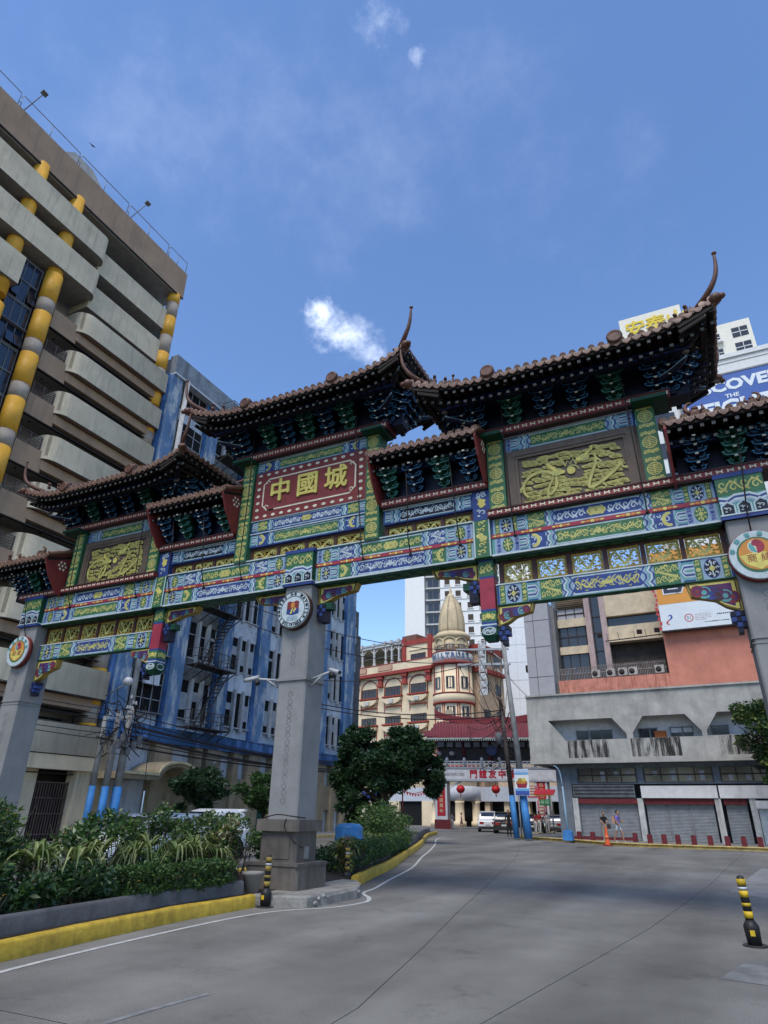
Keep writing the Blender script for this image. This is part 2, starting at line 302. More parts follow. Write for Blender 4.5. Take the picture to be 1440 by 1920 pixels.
class PB(MB):
    """paint layers: thin raised shapes on a wall plane y=Y facing -y; u along x, v along z"""
    def __init__(s,Y,k=1): super().__init__(); s.Y=Y; s.k=k
    def p(s,pts,c,l=1):
        yy=s.Y-.003*(l+R.uniform(0,.16))*s.k
        s.add([(u,yy,v) for u,v in pts],[tuple(range(len(pts)))],PI[c]); return s
    def r(s,a,b,c,d,m,l=1): return s.p([(a,b),(c,b),(c,d),(a,d)],m,l)
    def e(s,x,y,rx,ry,m,l=2,n=14): return s.p([(x+rx*math.cos(2*pi*i/n),y+ry*math.sin(2*pi*i/n)) for i in range(n)],m,l)
    def st(s,pts,w,m,l=2):
        n=len(pts); ws=w if isinstance(w,list) else [w]*n; A=[];B=[]
        for i in range(n):
            a=pts[max(i-1,0)];c=pts[min(i+1,n-1)]; tx,ty=c[0]-a[0],c[1]-a[1]; d=math.hypot(tx,ty) or 1; h=ws[i]/2
            A.append((pts[i][0]-ty/d*h,pts[i][1]+tx/d*h)); B.append((pts[i][0]+ty/d*h,pts[i][1]-tx/d*h))
        y=s.Y-.003*(l+R.uniform(0,.16))*s.k
        s.add([(u,y,v) for u,v in A]+[(u,y,v) for u,v in B],[(i,i+1,n+i+1,n+i) for i in range(n-1)],PI[m]); return s
    def spiral(s,x,y,r,a0,turn,w,m,l=2):
        n=11; s.st([(x+r*(1-.82*i/n)*math.cos(a0+turn*i/n),y+r*(1-.82*i/n)*math.sin(a0+turn*i/n)) for i in range(n+1)],[w*(1-.4*i/n) for i in range(n+1)],m,l)
    def scroll(s,a,b,c,d,m,l=2,w=.028):
        h=d-b; W_=c-a
        if W_>=h: n=max(1,round(W_/(h*.55))); st_=W_/n; r=min(h*.27,st_*.42)
        else: n=max(1,round(h/(W_*.8))); st_=h/n; r=min(W_*.34,st_*.42)
        for i in range(n):
            k=1 if i%2 else -1
            if W_>=h:
                x=a+st_*(i+.5); s.spiral(x,(b+d)/2-k*h*.12,r,k*pi/2,k*5.2,w,m,l); s.spiral(x+st_*.3,(b+d)/2+k*h*.28,r*.5,-k*pi/2,-k*4.5,w*.9,m,l); s.spiral(x-st_*.3,(b+d)/2+k*h*.3,r*.42,-k*pi/2,k*4.5,w*.9,m,l)
                s.st([(x-st_*.5,(b+d)/2+k*h*.16),(x-st_*.2,(b+d)/2+k*h*.32),(x+st_*.2,(b+d)/2+k*h*.1),(x+st_*.5,(b+d)/2-k*h*.16)],w*1.1,m,l)
            else:
                y=b+st_*(i+.5); s.spiral((a+c)/2-k*W_*.1,y,r,0 if k>0 else pi,k*5.2,w,m,l); s.spiral((a+c)/2+k*W_*.3,y+st_*.32,r*.45,pi,-k*4.6,w*.9,m,l); s.spiral((a+c)/2+k*W_*.28,y-st_*.3,r*.4,pi,k*4.6,w*.9,m,l)
    def dragon(s,a,b,c,d,m,l=2,flip=False):
        h=d-b; W_=c-a; n=22; f=(lambda t:c-W_*t) if flip else (lambda t:a+W_*t)
        pts=[(f(i/n),(b+d)/2+h*(.16+.13*math.sin(i*.9))*math.sin(.9+2*pi*1.45*i/n+.5*math.sin(i*.5))) for i in range(n+1)]
        s.st(pts,[h*(.03+.10*math.sin(pi*min(1,.12+.95*i/n))**.7) for i in range(n+1)],m,l)
        hx,hy=pts[-1]; s.e(hx-(.05*h if not flip else -.05*h),hy,h*.16,h*.14,m,l,9)
        for q in range(2,22,2):
            x,y=pts[q]; k=1 if q%4 else -1; s.spiral(x,y+k*h*.24,h*.12,pi/2*k+q,k*4,h*.05,m,l)
    def zig(s,x,b,d,side,cols=('blue','white','teal','per','blue'),w=.034,l=2):
        h=d-b
        for i,cn in enumerate(cols):
            o=x+side*(i*w*1.0); q=side*.1*h*1.5
            s.st([(o,d),(o+q,b+h*.78),(o,b+h*.5+.12*h),(o,b+h*.5-.12*h),(o+q,b+h*.22),(o,b)],w*1.15,cn,l+ (i%2)*.3)
    def ucell(s,a,b,c,d,side,l=2):
        h=d-b; x0,x1=(a,c) if side>0 else (c,a)
        s.r(a,b,c,d,'per',1)
        def U(k,w,m,ll): s.st([(x0,b+h*(.5+k)),(x0+(x1-x0)*(.55+k*.4),b+h*(.5+k)),(x0+(x1-x0)*(.72+k*.7),b+h*.5),(x0+(x1-x0)*(.55+k*.4),b+h*(.5-k)),(x0,b+h*(.5-k))],w*h,m,ll)
        U(.38,.09,'teal',l); U(.27,.06,'white',l+.2); U(.20,.08,'blue',l+.1); U(.09,.07,'white',l+.2); s.st([(x0,b+h*.5),(x0+(x1-x0)*.5,b+h*.5)],.09*h,'teal',l+.3)
        for q in (.04,.96): s.st([(x0,b+h*q),(x0+(x1-x0)*.8,b+h*q)],.07*h,'blue',l)
    def cell(s,k,a,b,c,d,g,side):
        h=d-b; o='blue' if g=='green' else 'green'; e=h*.06
        if k=='n':
            s.r(a,b,c,d,'per',1); s.r(a+.012,b+.005,c-.012,d-.005,'green' if g=='green' else 'lilac',1.5); s.e((a+c)/2,(b+d)/2,(c-a)*.3,(c-a)*.3,'gold' if g=='green' else 'blue',2)
            mm='gold' if g=='green' else 'blue'
            s.scroll(a+.02,b+.01,c-.02,b+h*.34,mm,2,.02); s.scroll(a+.02,d-h*.34,c-.02,d-.01,mm,2,.02)
        elif k=='o':
            s.r(a,b,c,d,'per',1); rx,ry=(c-a)*.42,h*.47; x,y=(a+c)/2,(b+d)/2
            s.e(x,y,rx,ry,'blue' if g=='blue' else 'dkgreen',1.6,18); s.e(x,y,rx*.88,ry*.9,'navy' if g=='blue' else 'green',1.9,18)
            mm='white' if g=='blue' else 'gold'
            for q in range(8): s.spiral(x+rx*.6*math.cos(q*pi/4),y+ry*.64*math.sin(q*pi/4),rx*.26,q*pi/4,4.5,.022,mm,2.3)
            s.e(x,y,rx*.36,ry*.26,'gold',2.4,10); s.st([(x,y-ry*.7),(x,y+ry*.7)],.02,mm,2.2)
        elif k=='u': s.ucell(a,b,c,d,side)
        elif k=='s':
            s.r(a,b,c,d,g,1.2); mm='gold' if g=='green' else 'white'
            s.scroll(a+.01,b+.01,c-.01,b+h*.5,mm,1.7,.018); s.scroll(a+.01,b+h*.5,c-.01,d-.01,mm,1.7,.018)
            s.st([(a+(c-a)*(.5+.34*math.sin(t*6.5)),b+h*(.08+.84*t)) for t in np.linspace(0,1,12)],[h*(.03+.08*math.sin(pi*t)) for t in np.linspace(0,1,12)],mm,2)
            s.e(a+(c-a)*.5,b+h*.9,h*.08,h*.06,mm,2.3,8)
        elif k=='c':
            s.r(a,b,c,d,g,1.2); mm='white' if g=='blue' else 'gold'; x=a+(c-a)*.25 if side>0 else c-(c-a)*.25; y=(b+d)/2
            s.scroll(a+.02,b+.02,c-.02,d-.02,mm,1.8,.026)
            s.st([(x+side*h*.3*math.cos(t),y+h*.36*math.sin(t)) for t in np.linspace(-1.9,1.9,11)],[h*(.02+.2*math.cos(t/2.2)) for t in np.linspace(-1.9,1.9,11)],'gold',2.4)
        elif k=='b': s.r(a,b,c,d,'blue',1)
        elif k=='w': s.r(a,b,c,d,'per',1)
        elif k=='t': s.r(a,b,c,d,'teal',1)
def row(u0,u1,v0,v1,Y,seq,center,style,base='per',sym=True,k=1.0):
    """one painted register: end cells inwards from both ends, zigzags, long centre panel"""
    pb=PB(Y,k); h=v1-v0; Wd=dict(n=.34,o=.78,u=.62,s=1.05,c=.95,b=.12,w=.1,t=.16); pb.r(u0,v0,u1,v1,base,0.3)
    tot=sum(Wd[x[0]] for x in seq)*h; f=min(1,(u1-u0)*.34/tot)
    xl,xr=u0,u1
    for it in seq:
        kd=it[0]; g={'g':'green','b':'blue'}.get(it[1:],'green'); w=Wd[kd]*h*f
        pb.cell(kd,xl,v0,xl+w,v1,g,1); pb.cell(kd,xr-w,v0,xr,v1,g,-1); xl+=w; xr-=w
    z=.2*h*f+.12
    pb.zig(xl+.02,v0,v1,1); pb.zig(xr-.02,v0,v1,-1); xl+=z; xr-=z
    nt_=h*.14; P=[(xl+nt_,v0+h*.1),(xr-nt_,v0+h*.1),(xr,v0+h*.22),(xr-nt_,v0+h*.5),(xr,v0+h*.78),(xr-nt_,v0+h*.9),(xl+nt_,v0+h*.9),(xl,v0+h*.78),(xl+nt_,v0+h*.5),(xl,v0+h*.22)]
    P0=[((p[0]-(xl+xr)/2)*1.02+(xl+xr)/2,(p[1]-(v0+v1)/2)*1.16+(v0+v1)/2) for p in P]
    pb.p(P0,'white',1.0); pb.p(P,center,1.5); a,c=xl+nt_*1.2,xr-nt_*1.2; b,d=v0+h*.16,v0+h*.84; mid=(a+c)/2; mm='white' if center in('blue','navy') else 'gold'
    if style=='med':
        mw=h*.62; pb.scroll(a,b,mid-mw,d,mm,2); pb.scroll(mid+mw,b,c,d,mm,2)
        pb.e(mid,(b+d)/2,mw*.9,h*.27,'gold',2.2,16); pb.e(mid-mw*.5,(b+d)/2,h*.16,h*.3,'gold',2.2,10); pb.e(mid+mw*.5,(b+d)/2,h*.16,h*.3,'gold',2.2,10)
        pb.e(mid,(b+d)/2,h*.08,h*.08,'ochre',2.6,8)
        for q in(-1,1): pb.st([(mid+q*mw*.5+q*.03*math.cos(t),(b+d)/2+h*.1*math.sin(t)) for t in(-1.2,-.4,.4,1.2)],.02,'ochre',2.6)
    else:
        m2='gold' if style=='gdr' else mm; pb.scroll(a,b,mid-.2,d,m2,1.7,.017); pb.scroll(mid+.2,b,c,d,m2,1.7,.017)
        pb.dragon(a,b,mid-.06,d,m2,2.2); pb.dragon(mid+.06,b,c,d,m2,2.2,True); pb.e(mid,(b+d)/2,.05,.05,m2,2.2,8); pb.scroll(mid-.18,b,mid+.18,d,m2,1.9,.018)
        if center=='blue':
            for q in range(int((c-a)/.16)): pb.spiral(a+.08+q*.16,b+(d-b)*R.uniform(.1,.9),.045,R.uniform(0,6),4,.016,'lilac',1.8)
    return pb
gate=thing('painted_gate','large painted Chinese town gate on three grey pillars with tiled roofs across the road','gate',(0,0,0))
PX=9.69
def pillar(cx):
    mb=MB(); w=.37; y0,y1=-.25,.50
    c=.03; sh=[(cx-w+c,y0),(cx+w-c,y0),(cx+w,y0+c),(cx+w,y1),(cx-w,y1),(cx-w,y0+c)]
    mb.prism(sh,'z',1.4,4.28); mb.prism([(x*1+(.004 if x>cx else -.004),y) for x,y in sh],'z',4.36,6.55); mb.prism([(cx+(x-cx)*.975,y0+.009+(y-y0)*.98) for x,y in sh],'z',4.28,4.36)
    mb.merge(MB().box(cx-w-.02,y0-.012,4.27,cx+w+.02,y1,4.285)).merge(MB().box(cx-w-.02,y0-.012,4.355,cx+w+.02,y1,4.37))
    p=mb.build('pillar',GR,gate)
    pb=PB(y0,1.3); z=1.75; k=1
    while z<5.2:
        if not 4.05<z<4.5:
            pb.spiral(cx+.02,z+.20,.075,pi*.95,-5.4,.019,'blue',1); pb.spiral(cx-.02,z+.05,.075,-.15,-5.4,.019,'blue',1); pb.st([(cx-.055,z+.205),(cx-.03,z+.15),(cx+.0,z+.125),(cx+.03,z+.10),(cx+.055,z+.045)],.02,'blue',1.2)
        z+=.29; k=-k
    pb.m=[0]*len(pb.m); pb.build('carving',GRD,p)
    q=MB(); 
    for (a,b,z0,z1) in ((.62,.50,.19,.64),(.45,.33,.64,1.22),(.53,.43,1.22,1.44)):
        q.prism([(cx-a+.05,-b),(cx+a-.05,-b),(cx+a,-b+.05),(cx+a,b+.12),(cx-a,b+.12),(cx-a,-b+.05)],'z',z0,z1)
    q.box(cx-.635,-.52,.60,cx+.635,.64,.655).box(cx-.3,-.345,.72,cx+.3,-.33,1.16); q.build('pedestal',PED,gate)
    # painted capital
    cp=MB().box(cx-.40,-.30,6.55,cx+.40,.54,7.46,PI['dkgreen']); cp.box(cx-.42,-.325,6.55,cx+.42,.56,6.62,PI['blue']); cp.box(cx-.425,-.335,6.62,cx+.425,.57,6.645,PI['white']); cp.box(cx-.42,-.32,7.40,cx+.42,.55,7.49,PI['blue'])
    pb=PB(-.301,1.2); pb.r(cx-.39,7.02,cx+.39,7.4,'green'); pb.scroll(cx-.37,7.06,cx,7.38,'gold',2,.03); pb.scroll(cx,7.06,cx+.37,7.38,'gold',2,.03)
    pb.r(cx-.39,6.645,cx+.39,7.02,'teal'); 
    for i,(cn,dy) in enumerate((('white',0),('blue',.045),('white',.09),('per',.13))): pb.st([(cx-.39,7.0-dy),(cx-.25,6.96-dy),(cx-.12,7.03-dy),(cx+.12,7.03-dy),(cx+.25,6.96-dy),(cx+.39,7.0-dy)],.045,cn,2+i*.2)
    for q2 in(-.27,0,.27): pb.p([(cx+q2-.09,6.65),(cx+q2+.09,6.65),(cx+q2+.09,6.8),(cx+q2,6.88),(cx+q2-.09,6.8)],'navy',3.2); pb.scroll(cx+q2-.07,6.67,cx+q2+.07,6.82,'white',3.5,.018); pb.st([(cx+q2-.11,6.65),(cx+q2-.11,6.82),(cx+q2,6.91),(cx+q2+.11,6.82),(cx+q2+.11,6.65)],.025,'white',3.3)
    side=PB(0,1); cp.merge(pb); cp.build('pillar_capital',PM,gate)
for cx in(-PX,0,PX): pillar(cx)
def beam(a,b,z0,z1,y0,y1,seqs,name='main_beam'):
    mb=MB().box(a,y0,z0,b,y1,z1,PI['green'])
    dz=.05 if name=='main_beam' else .015; mb.box(a,y0+.03,z0-dz,b,y1-.03,z0,PI['dkgreen'])
    if name=='main_beam': mb.box(a,y0-.03,z0-.012,b,y0+.02,z0+.028,PI['white'])
    n=int((b-a)/.34)
    for i in range(n):     # painted scale pattern on the underside stands slightly proud
        for j in range(2):
            x=a+(b-a)*(i+.5)/n+(.09 if j else -.05); x=min(max(x,a+.17),b-.17); y=y0+(y1-y0)*(.32+.36*j); mb.add([(x+.15*math.cos(t),y+(y1-y0)*.16*math.sin(t),z0-dz-.004-.002*(i%2)-.001*j) for t in np.linspace(0,2*pi,9)[:-1]],[tuple(range(8))],PI['green'])
    o=mb.build(name,PM,gate)
    for (v0,v1,seq,cen,sty) in seqs: row(a+.01,b-.01,v0,v1,y0,seq,cen,sty).build('painted_panel',PM,o)
    return o
def redband(a,b,z0,z1,y,par):
    pb=PB(y,1); pb.box(a,y-.02,z0,b,y,z1,PI['crim']); x=a+.05; k=0; pb.Y=y-.021
    while x<b-.1:
        L_=R.uniform(.35,.5); L_=min(L_,b-x)
        for i in range(5):
            pb.p([(x+L_*t+L_*.1*math.cos(q),(z0+z1)/2+(z1-z0)*(.4-.09*abs(i-2))*math.sin(q)) for t in [i/5+.1] for q in np.linspace(0,2*pi,9)[:-1]],'orange' if i%2 else 'yel',1)
        x+=L_+.22
    pb.build('red_band',PM,par)
SEQ_T=['b','w','ng','ob','ng','u','sg']; SEQ_T2=['t','w','nb','og','nb','u','cb']; SEQ_S=['w','nb','og','u','sb']; SEQ_S2=['w','ng','ob','u','cg']
for sx in(-1,1):
    def X(a,b): return (min(a*sx,b*sx),max(a*sx,b*sx))
    a,b=X(4.85,PX-.37); o=beam(a,b,6.6,7.47,-.15,.33,[(7.09,7.44,SEQ_T,'blue','med'),(6.64,6.99,SEQ_T2,'green','gdr')]); redband(a,b,7.0,7.085,-.15,o)
    a,b=X(.40,4.45); o=beam(a,b,6.6,7.47,-.15,.33,[(7.09,7.44,SEQ_S,'green','med'),(6.64,6.99,SEQ_S2,'blue','drg')]); redband(a,b,7.0,7.085,-.15,o)
    MB().box(a,-.18,7.47,b,.2,7.50).build('beam_edge',PM[PI['white']],gate)
    # post that rises through the beam
    a,b=X(4.45,4.85); mb=MB().box(a,-.19,6.6,b,.36,7.47,PI['green']); pb=PB(-.191,1.2); pb.r(a+.01,6.6,a+.04,7.47,'white'); pb.r(b-.04,6.6,b-.01,7.47,'white'); pb.scroll(a+.08,6.63,b-.08,6.95,'gold',2,.035); pb.scroll(a+.08,7.15,b-.08,7.45,'gold',2,.035)
    for q in range(7): pb.e((a+b)/2+.07*math.sin(q),7.0+.02*q,.06,.05,'yel' if q%2 else 'gold',2.4,8)
    mb.merge(pb); mb.build('beam_post',PM,gate)
    # lower beam and carved openwork row above it
    a,b=X(4.84,PX-.37); beam(a,b,5.556,5.993,.02,.21,[(5.57,5.985,['b','ng','ob','ng','u','sg'],'blue','gdr')],'lower_beam')
    MB().box(a,-.0,5.99,b,.02,6.015).build('beam_edge',PM[PI['white']],gate)
    # hanging post
    cx=4.65*sx; mb=MB(); w=.16; y0,y1=-.03,.29
    for z0,z1,cn in((6.55,6.6,'blue'),(6.22,6.55,'green'),(6.17,6.22,'blue'),(5.49,6.17,'crim'),(5.44,5.49,'blue'),(5.22,5.44,'green'),(5.17,5.22,'blue'),(5.14,5.17,'white'),(5.10,5.14,'blue')): mb.box(cx-w,y0,z0,cx+w,y1,z1,PI[cn])
    mb.box(cx-w-.01,y0-.01,4.93,cx+w+.01,y1+.01,5.10,PI['dkgreen']); mb.add([(cx-w,y0,4.93),(cx+w,y0,4.93),(cx+w,y1,4.93),(cx-w,y1,4.93),(cx-.1,.03,4.83),(cx+.1,.03,4.83),(cx+.1,.23,4.83),(cx-.1,.23,4.83)],[(0,1,5,4),(1,2,6,5),(2,3,7,6),(3,0,4,7),(4,5,6,7)],PI['dkgreen'])
    pb=PB(y0,1.2); pb.scroll(cx-.14,6.25,cx+.14,6.52,'gold',2,.035); pb.scroll(cx-.14,5.24,cx+.14,5.42,'gold',2,.035); pb.e(cx,5.33,.05,.05,'yel',3)
    pb.Y=y0-.012; pb.st([(cx+.14*math.cos(t),5.02+.075*math.sin(t)) for t in np.linspace(0,2*pi,15)],.022,'white',2); pb.scroll(cx-.12,4.96,cx+.12,5.08,'white',2,.018)
    mb.merge(pb)
    sd=PB(0,1.2); sd.scroll(-.14,6.25,.14,6.52,'gold',2,.03); sd.scroll(-.14,5.24,.14,5.42,'gold',2,.03); sd.st([(.12*math.cos(t),5.02+.075*math.sin(t)) for t in np.linspace(0,2*pi,15)],.022,'white',6)
    mb.merge(sd,Matrix.Translation((cx+w,.13,0))@Matrix.Rotation(pi/2,4,'Z'))
    mb.build('hanging_post',PM,gate)
# ---- carved openwork lattice panels ----
def lattice(w,h,seed):
    rr=random.Random(seed); mb=MB(); t=.045
    for q in((-w/2,0,-h/2,w/2,.05,-h/2+t),(-w/2,0,h/2-t,w/2,.05,h/2),(-w/2,0,-h/2+t,-w/2+t,.05,h/2-t),(w/2-t,0,-h/2+t,w/2,.05,h/2-t)): mb.box(*q,PI['ochre'])
    pb=PB(.015,2)
    nx=max(3,round(w/.095)); ny=max(2,round(h/.095))
    for i in range(nx):
        for j in range(ny):
            x=-w/2+w*(i+.5)/nx; z=-h/2+h*(j+.5)/ny; k=1 if (i+j)%2 else -1
            pb.spiral(x,z,min(w/nx,h/ny)*.62,rr.uniform(0,6),k*5.5,.026,'ochre' if rr.random()<.6 else 'gold',rr.uniform(1,5))
            if rr.random()<.5: pb.e(x+rr.uniform(-.03,.03),z+rr.uniform(-.03,.03),.035,.025,'ochre',2,7)
    pb.st([(-w*.45+w*.9*t_,.3*h*math.sin(t_*9)) for t_ in np.linspace(0,1,14)],.05,'gold',4)
    for s_ in pb.m: mb.m
    mb.merge(pb); return mb.mesh('lattice_panel',PM)
LM={}
def lat_row(a,b,z0,z1,n,y,back):
    fw=.09; w=(b-a-fw*(n+1))/n
    fr=MB()
    for i in range(n+1): fr.box(a+i*(w+fw),y,z0,a+i*(w+fw)+fw,y+.12,z1,PI['brown'])
    fr.box(a,y+.006,z1-.05,b,y+.115,z1,PI['brown']); fr.box(a,y+.006,z0,b,y+.115,z0+.04,PI['brown'])
    if back: fr.box(a+.02,y+.2,z0,b-.02,y+.24,z1,PI['navy'])
    fr.build('lattice_frame',PM,gate)
    for i in range(n):
        k=(round(w,2),round(z1-z0,2))
        if k not in LM: LM[k]=lattice(w-.02,z1-z0-.11,len(LM))
        link(LM[k],'lattice_panel',gate,(a+fw+(w+fw)*i+w/2,y+.03,(z0+z1)/2-.005))
lat_row(4.9,9.30,6.0,6.55,6,.10,False); lat_row(-9.30,-4.9,6.0,6.55,6,.10,True)
lat_row(-1.74,1.74,7.48,7.86,4,-.05,True)
lat_row(2.2,4.45,7.48,7.82,3,-.02,True); lat_row(-4.45,-2.2,7.48,7.82,3,-.02,True)
# ---- spandrel brackets ----
def spandrel(x0,z,sx,L_,H,blue=True):
    mb=MB(); P=[(0,0),(L_,0),(L_*.93,-H*.42),(L_*.72,-H*.50),(L_*.48,-H*.60),(L_*.3,-H*.82),(L_*.05,-H),(0,-H)]
    f=lambda p,k=1,c=(L_*.42,-H*.42):(x0+sx*(c[0]+(p[0]-c[0])*k),z+c[1]+(p[1]-c[1])*k)
    mb.prism([f(p) for p in P],'y',.06,.24,PI['ochre'])
    pb=PB(.06,1.5); pb.p([f(p,.93) for p in P],'navy',.6); pb.p([f(p,.88) for p in P],'yel',1); pb.p([f(p,.72) for p in P],'purple',1.6)
    for i,cn in enumerate(('red','teal','brown','blue','teal','red')):
        x=L_*(.14+.13*i); y=-H*(.56-.055*i); px,py=f((x,y)); pb.e(px,py,H*.2,H*.2,cn,2.2+.2*i,12); pb.e(px+.01,py+.01,H*.14,H*.14,'purple',2.35+.2*i,10); pb.e(px,py,H*.08,H*.08,cn,2.5+.2*i,8)
    mb.merge(pb)
    if blue:
        for i in range(4):
            for j in range(3):
                if (i,j) in((3,0),(3,2),(2,2)): continue
                mb.box(x0+sx*(.03+.075*j)-.04,.03-.01*j,z-H-.1-.1*i,x0+sx*(.03+.075*j)+.04,.25,z-H-.015-.1*i,PI['blue'] if (i+j)%2 else PI['navy'])
    mb.build('spandrel_bracket',PM,gate)
for sx in(-1,1):
    spandrel(4.83*sx,5.545,sx,.76,.42); spandrel((PX-.38)*sx,5.545,-sx,.86,.60)
    spandrel(4.47*sx,6.54,-sx,1.12,.36); spandrel(.40*sx,6.54,sx,1.08,.42)
    for (x0,d) in((.44,1),(4.43,-1)): MB().box(min(x0*sx,(x0+d*.34)*sx),.04,5.98,max(x0*sx,(x0+d*.34)*sx),.26,6.14,PI['dkgreen']).box(min(x0*sx,(x0+d*.2)*sx),.03,5.68,max(x0*sx,(x0+d*.2)*sx),.27,5.98,PI['navy']).build('bracket_foot',PM,gate)
# ---- upper columns with round longevity medallions ----
def column(cx,z0,z1,n):
    w=.19; y0,y1=-.22,.22; mb=MB().box(cx-w,y0,z0,cx+w,y1,z1,PI['green']); pb=PB(y0,1.2); H=z1-z0
    def med(pb,x,z,r):
        pb.st([(x+r*math.cos(t),z+r*math.sin(t)) for t in np.linspace(0,2*pi,17)],.026,'gold',2)
        for k in range(-2,3): hw=math.sqrt(max(0,(r*.84)**2-(k*r*.3)**2)); pb.st([(x-hw,z+k*r*.3),(x+hw,z+k*r*.3)],.024,'gold',2.1)
        pb.st([(x,z-r*.8),(x,z+r*.8)],.024,'gold',2.2)
    for i in range(n):
        z=z0+H*(i+.5)/n; med(pb,cx,z,.135)
        pb.scroll(cx-.15,z+.15,cx+.15,z+H/n/2-.03,'gold',2,.026); pb.scroll(cx-.15,z-H/n/2+.03,cx+.15,z-.15,'gold',2,.026)
    mb.merge(pb); mb.build('column',PM,gate)
for sx in(-1,1): column(1.94*sx,7.48,10.45,5); column(5.07*sx,7.61,9.47,3); column(8.32*sx,7.61,9.47,3)
def moulding(a,b,z0,z1,y,d=.3,par=None):
    mb=MB().box(a,y,z0,b,y+d,z1,PI['red']); mb.box(a,y-.02,z1,b,y+d,z1+.03,PI['brown']); mb.box(a,y+.02,z0-.03,b,y+d,z0,PI['brown']); pb=PB(y,1.5); h=z1-z0; n=max(2,round((b-a)/.185))
    for i in range(n):
        x=a+(b-a)*(i+.5)/n; z=(z0+z1)/2; pb.r(x-.045,z-.011,x+.045,z+.011,'cream',1)
        for q in(-.045,.045): pb.p([(x+q-.018,z-h*.27),(x+q+.018,z-h*.27),(x+q+.006,z),(x+q+.018,z+h*.27),(x+q-.018,z+h*.27),(x+q-.006,z)],'cream',1.3)
    mb.merge(pb); mb.build('moulding',PM,gate)
moulding(-2.36,2.36,10.47,10.63,-.32,.6)
for sx in(-1,1):
    moulding(*sorted((4.82*sx,8.87*sx)),9.49,9.63,-.32,.6); moulding(*sorted((2.2*sx,4.85*sx)),8.25,8.38,-.26,.5); moulding(*sorted((4.83*sx,10.45*sx)),7.49,7.61,-.30,.6)
    for (a,b,z0,z1) in((1.72,2.3,10.36,10.44),(4.86,5.3,9.38,9.46),(8.1,8.8,9.38,9.46)): MB().box(min(a*sx,b*sx),-.55,z0,max(a*sx,b*sx),.2,z1).build('column_block',PM[PI['dkgreen']],gate)
def bandbox(a,b,z0,z1,y,seq,cen,sty,base='per'):
    o=MB().box(a,y,z0,b,y+.2,z1,PI['blue']).build('upper_beam',PM,gate); row(a+.005,b-.005,z0+.03,z1-.02,y,seq,cen,sty,base).build('painted_panel',PM,o); MB().box(a,y-.03,z1-.015,b,y,z1+.012).build('beam_edge',PM[PI['white']],o)
bandbox(-1.74,1.74,10.08,10.44,-.12,['t','u','cb'],'green','gdr','teal')
bandbox(-1.74,1.74,8.28,8.62,-.12,['b','u','sg'],'blue','med','teal'); bandbox(-1.74,1.74,7.87,8.25,-.12,['t','u','cb'],'green','gdr','teal')
for sx in(-1,1):
    bandbox(*sorted((5.27*sx,8.12*sx)),9.06,9.46,-.1,['b','nb','u'],'green','gdr'); bandbox(*sorted((2.2*sx,4.45*sx)),7.83,8.21,-.1,['b','u'],'navy','drg','teal')
    a,b=sorted((4.46*sx,4.87*sx)); mb=MB().box(a,-.14,7.5,b,.2,8.24,PI['blue']); pb=PB(-.141,1.2); pb.scroll(a+.09,7.54,b-.09,7.8,'white',2,.03); pb.scroll(a+.09,8.0,b-.09,8.22,'white',2,.03)
    for q in range(6): pb.e((a+b)/2+.05*math.sin(q*2),7.84+.03*q,.055,.045,'yel',2.4,8)
    mb.merge(pb); mb.build('blue_post',PM,gate)
# ---- name board ----
sb=MB().box(-1.72,-.16,8.63,1.72,.1,10.07,PI['red']); pb=PB(-.161,1.6)
pb.r(-1.5,8.82,1.5,9.88,'red',.6); c=.16
fr=[(-1.42+c,8.88),(1.42-c,8.88),(1.42,8.88+c),(1.42,9.82-c),(1.42-c,9.82),(-1.42+c,9.82),(-1.42,9.82-c),(-1.42,8.88+c),(-1.42+c,8.88),(-1.2+c,8.88)]
pb.st(fr,.04,'cream',2)
for qx,qz in((-1,-1),(1,-1),(1,1),(-1,1)): pb.spiral(qx*1.30,9.35+qz*.37,.07,0,5,.03,'cream',2)
for i in range(13): 
    for z in(8.72,9.98): pb.e(-1.56+3.12*i/12,z,.065,.04,'cream',2.2,10)
for i in range(1,6):
    for x in(-1.58,1.58): pb.e(x,8.72+1.26*i/6,.06,.045,'cream',2.2,10)
sb.merge(pb); SB=sb.build('name_board',PM,gate)
for i,chx in enumerate('中國城'): text(chx,.70,T3(-.86+.86*i,-.185,9.36),.02,.016).build('lettering',PM[PI['yel']],SB)
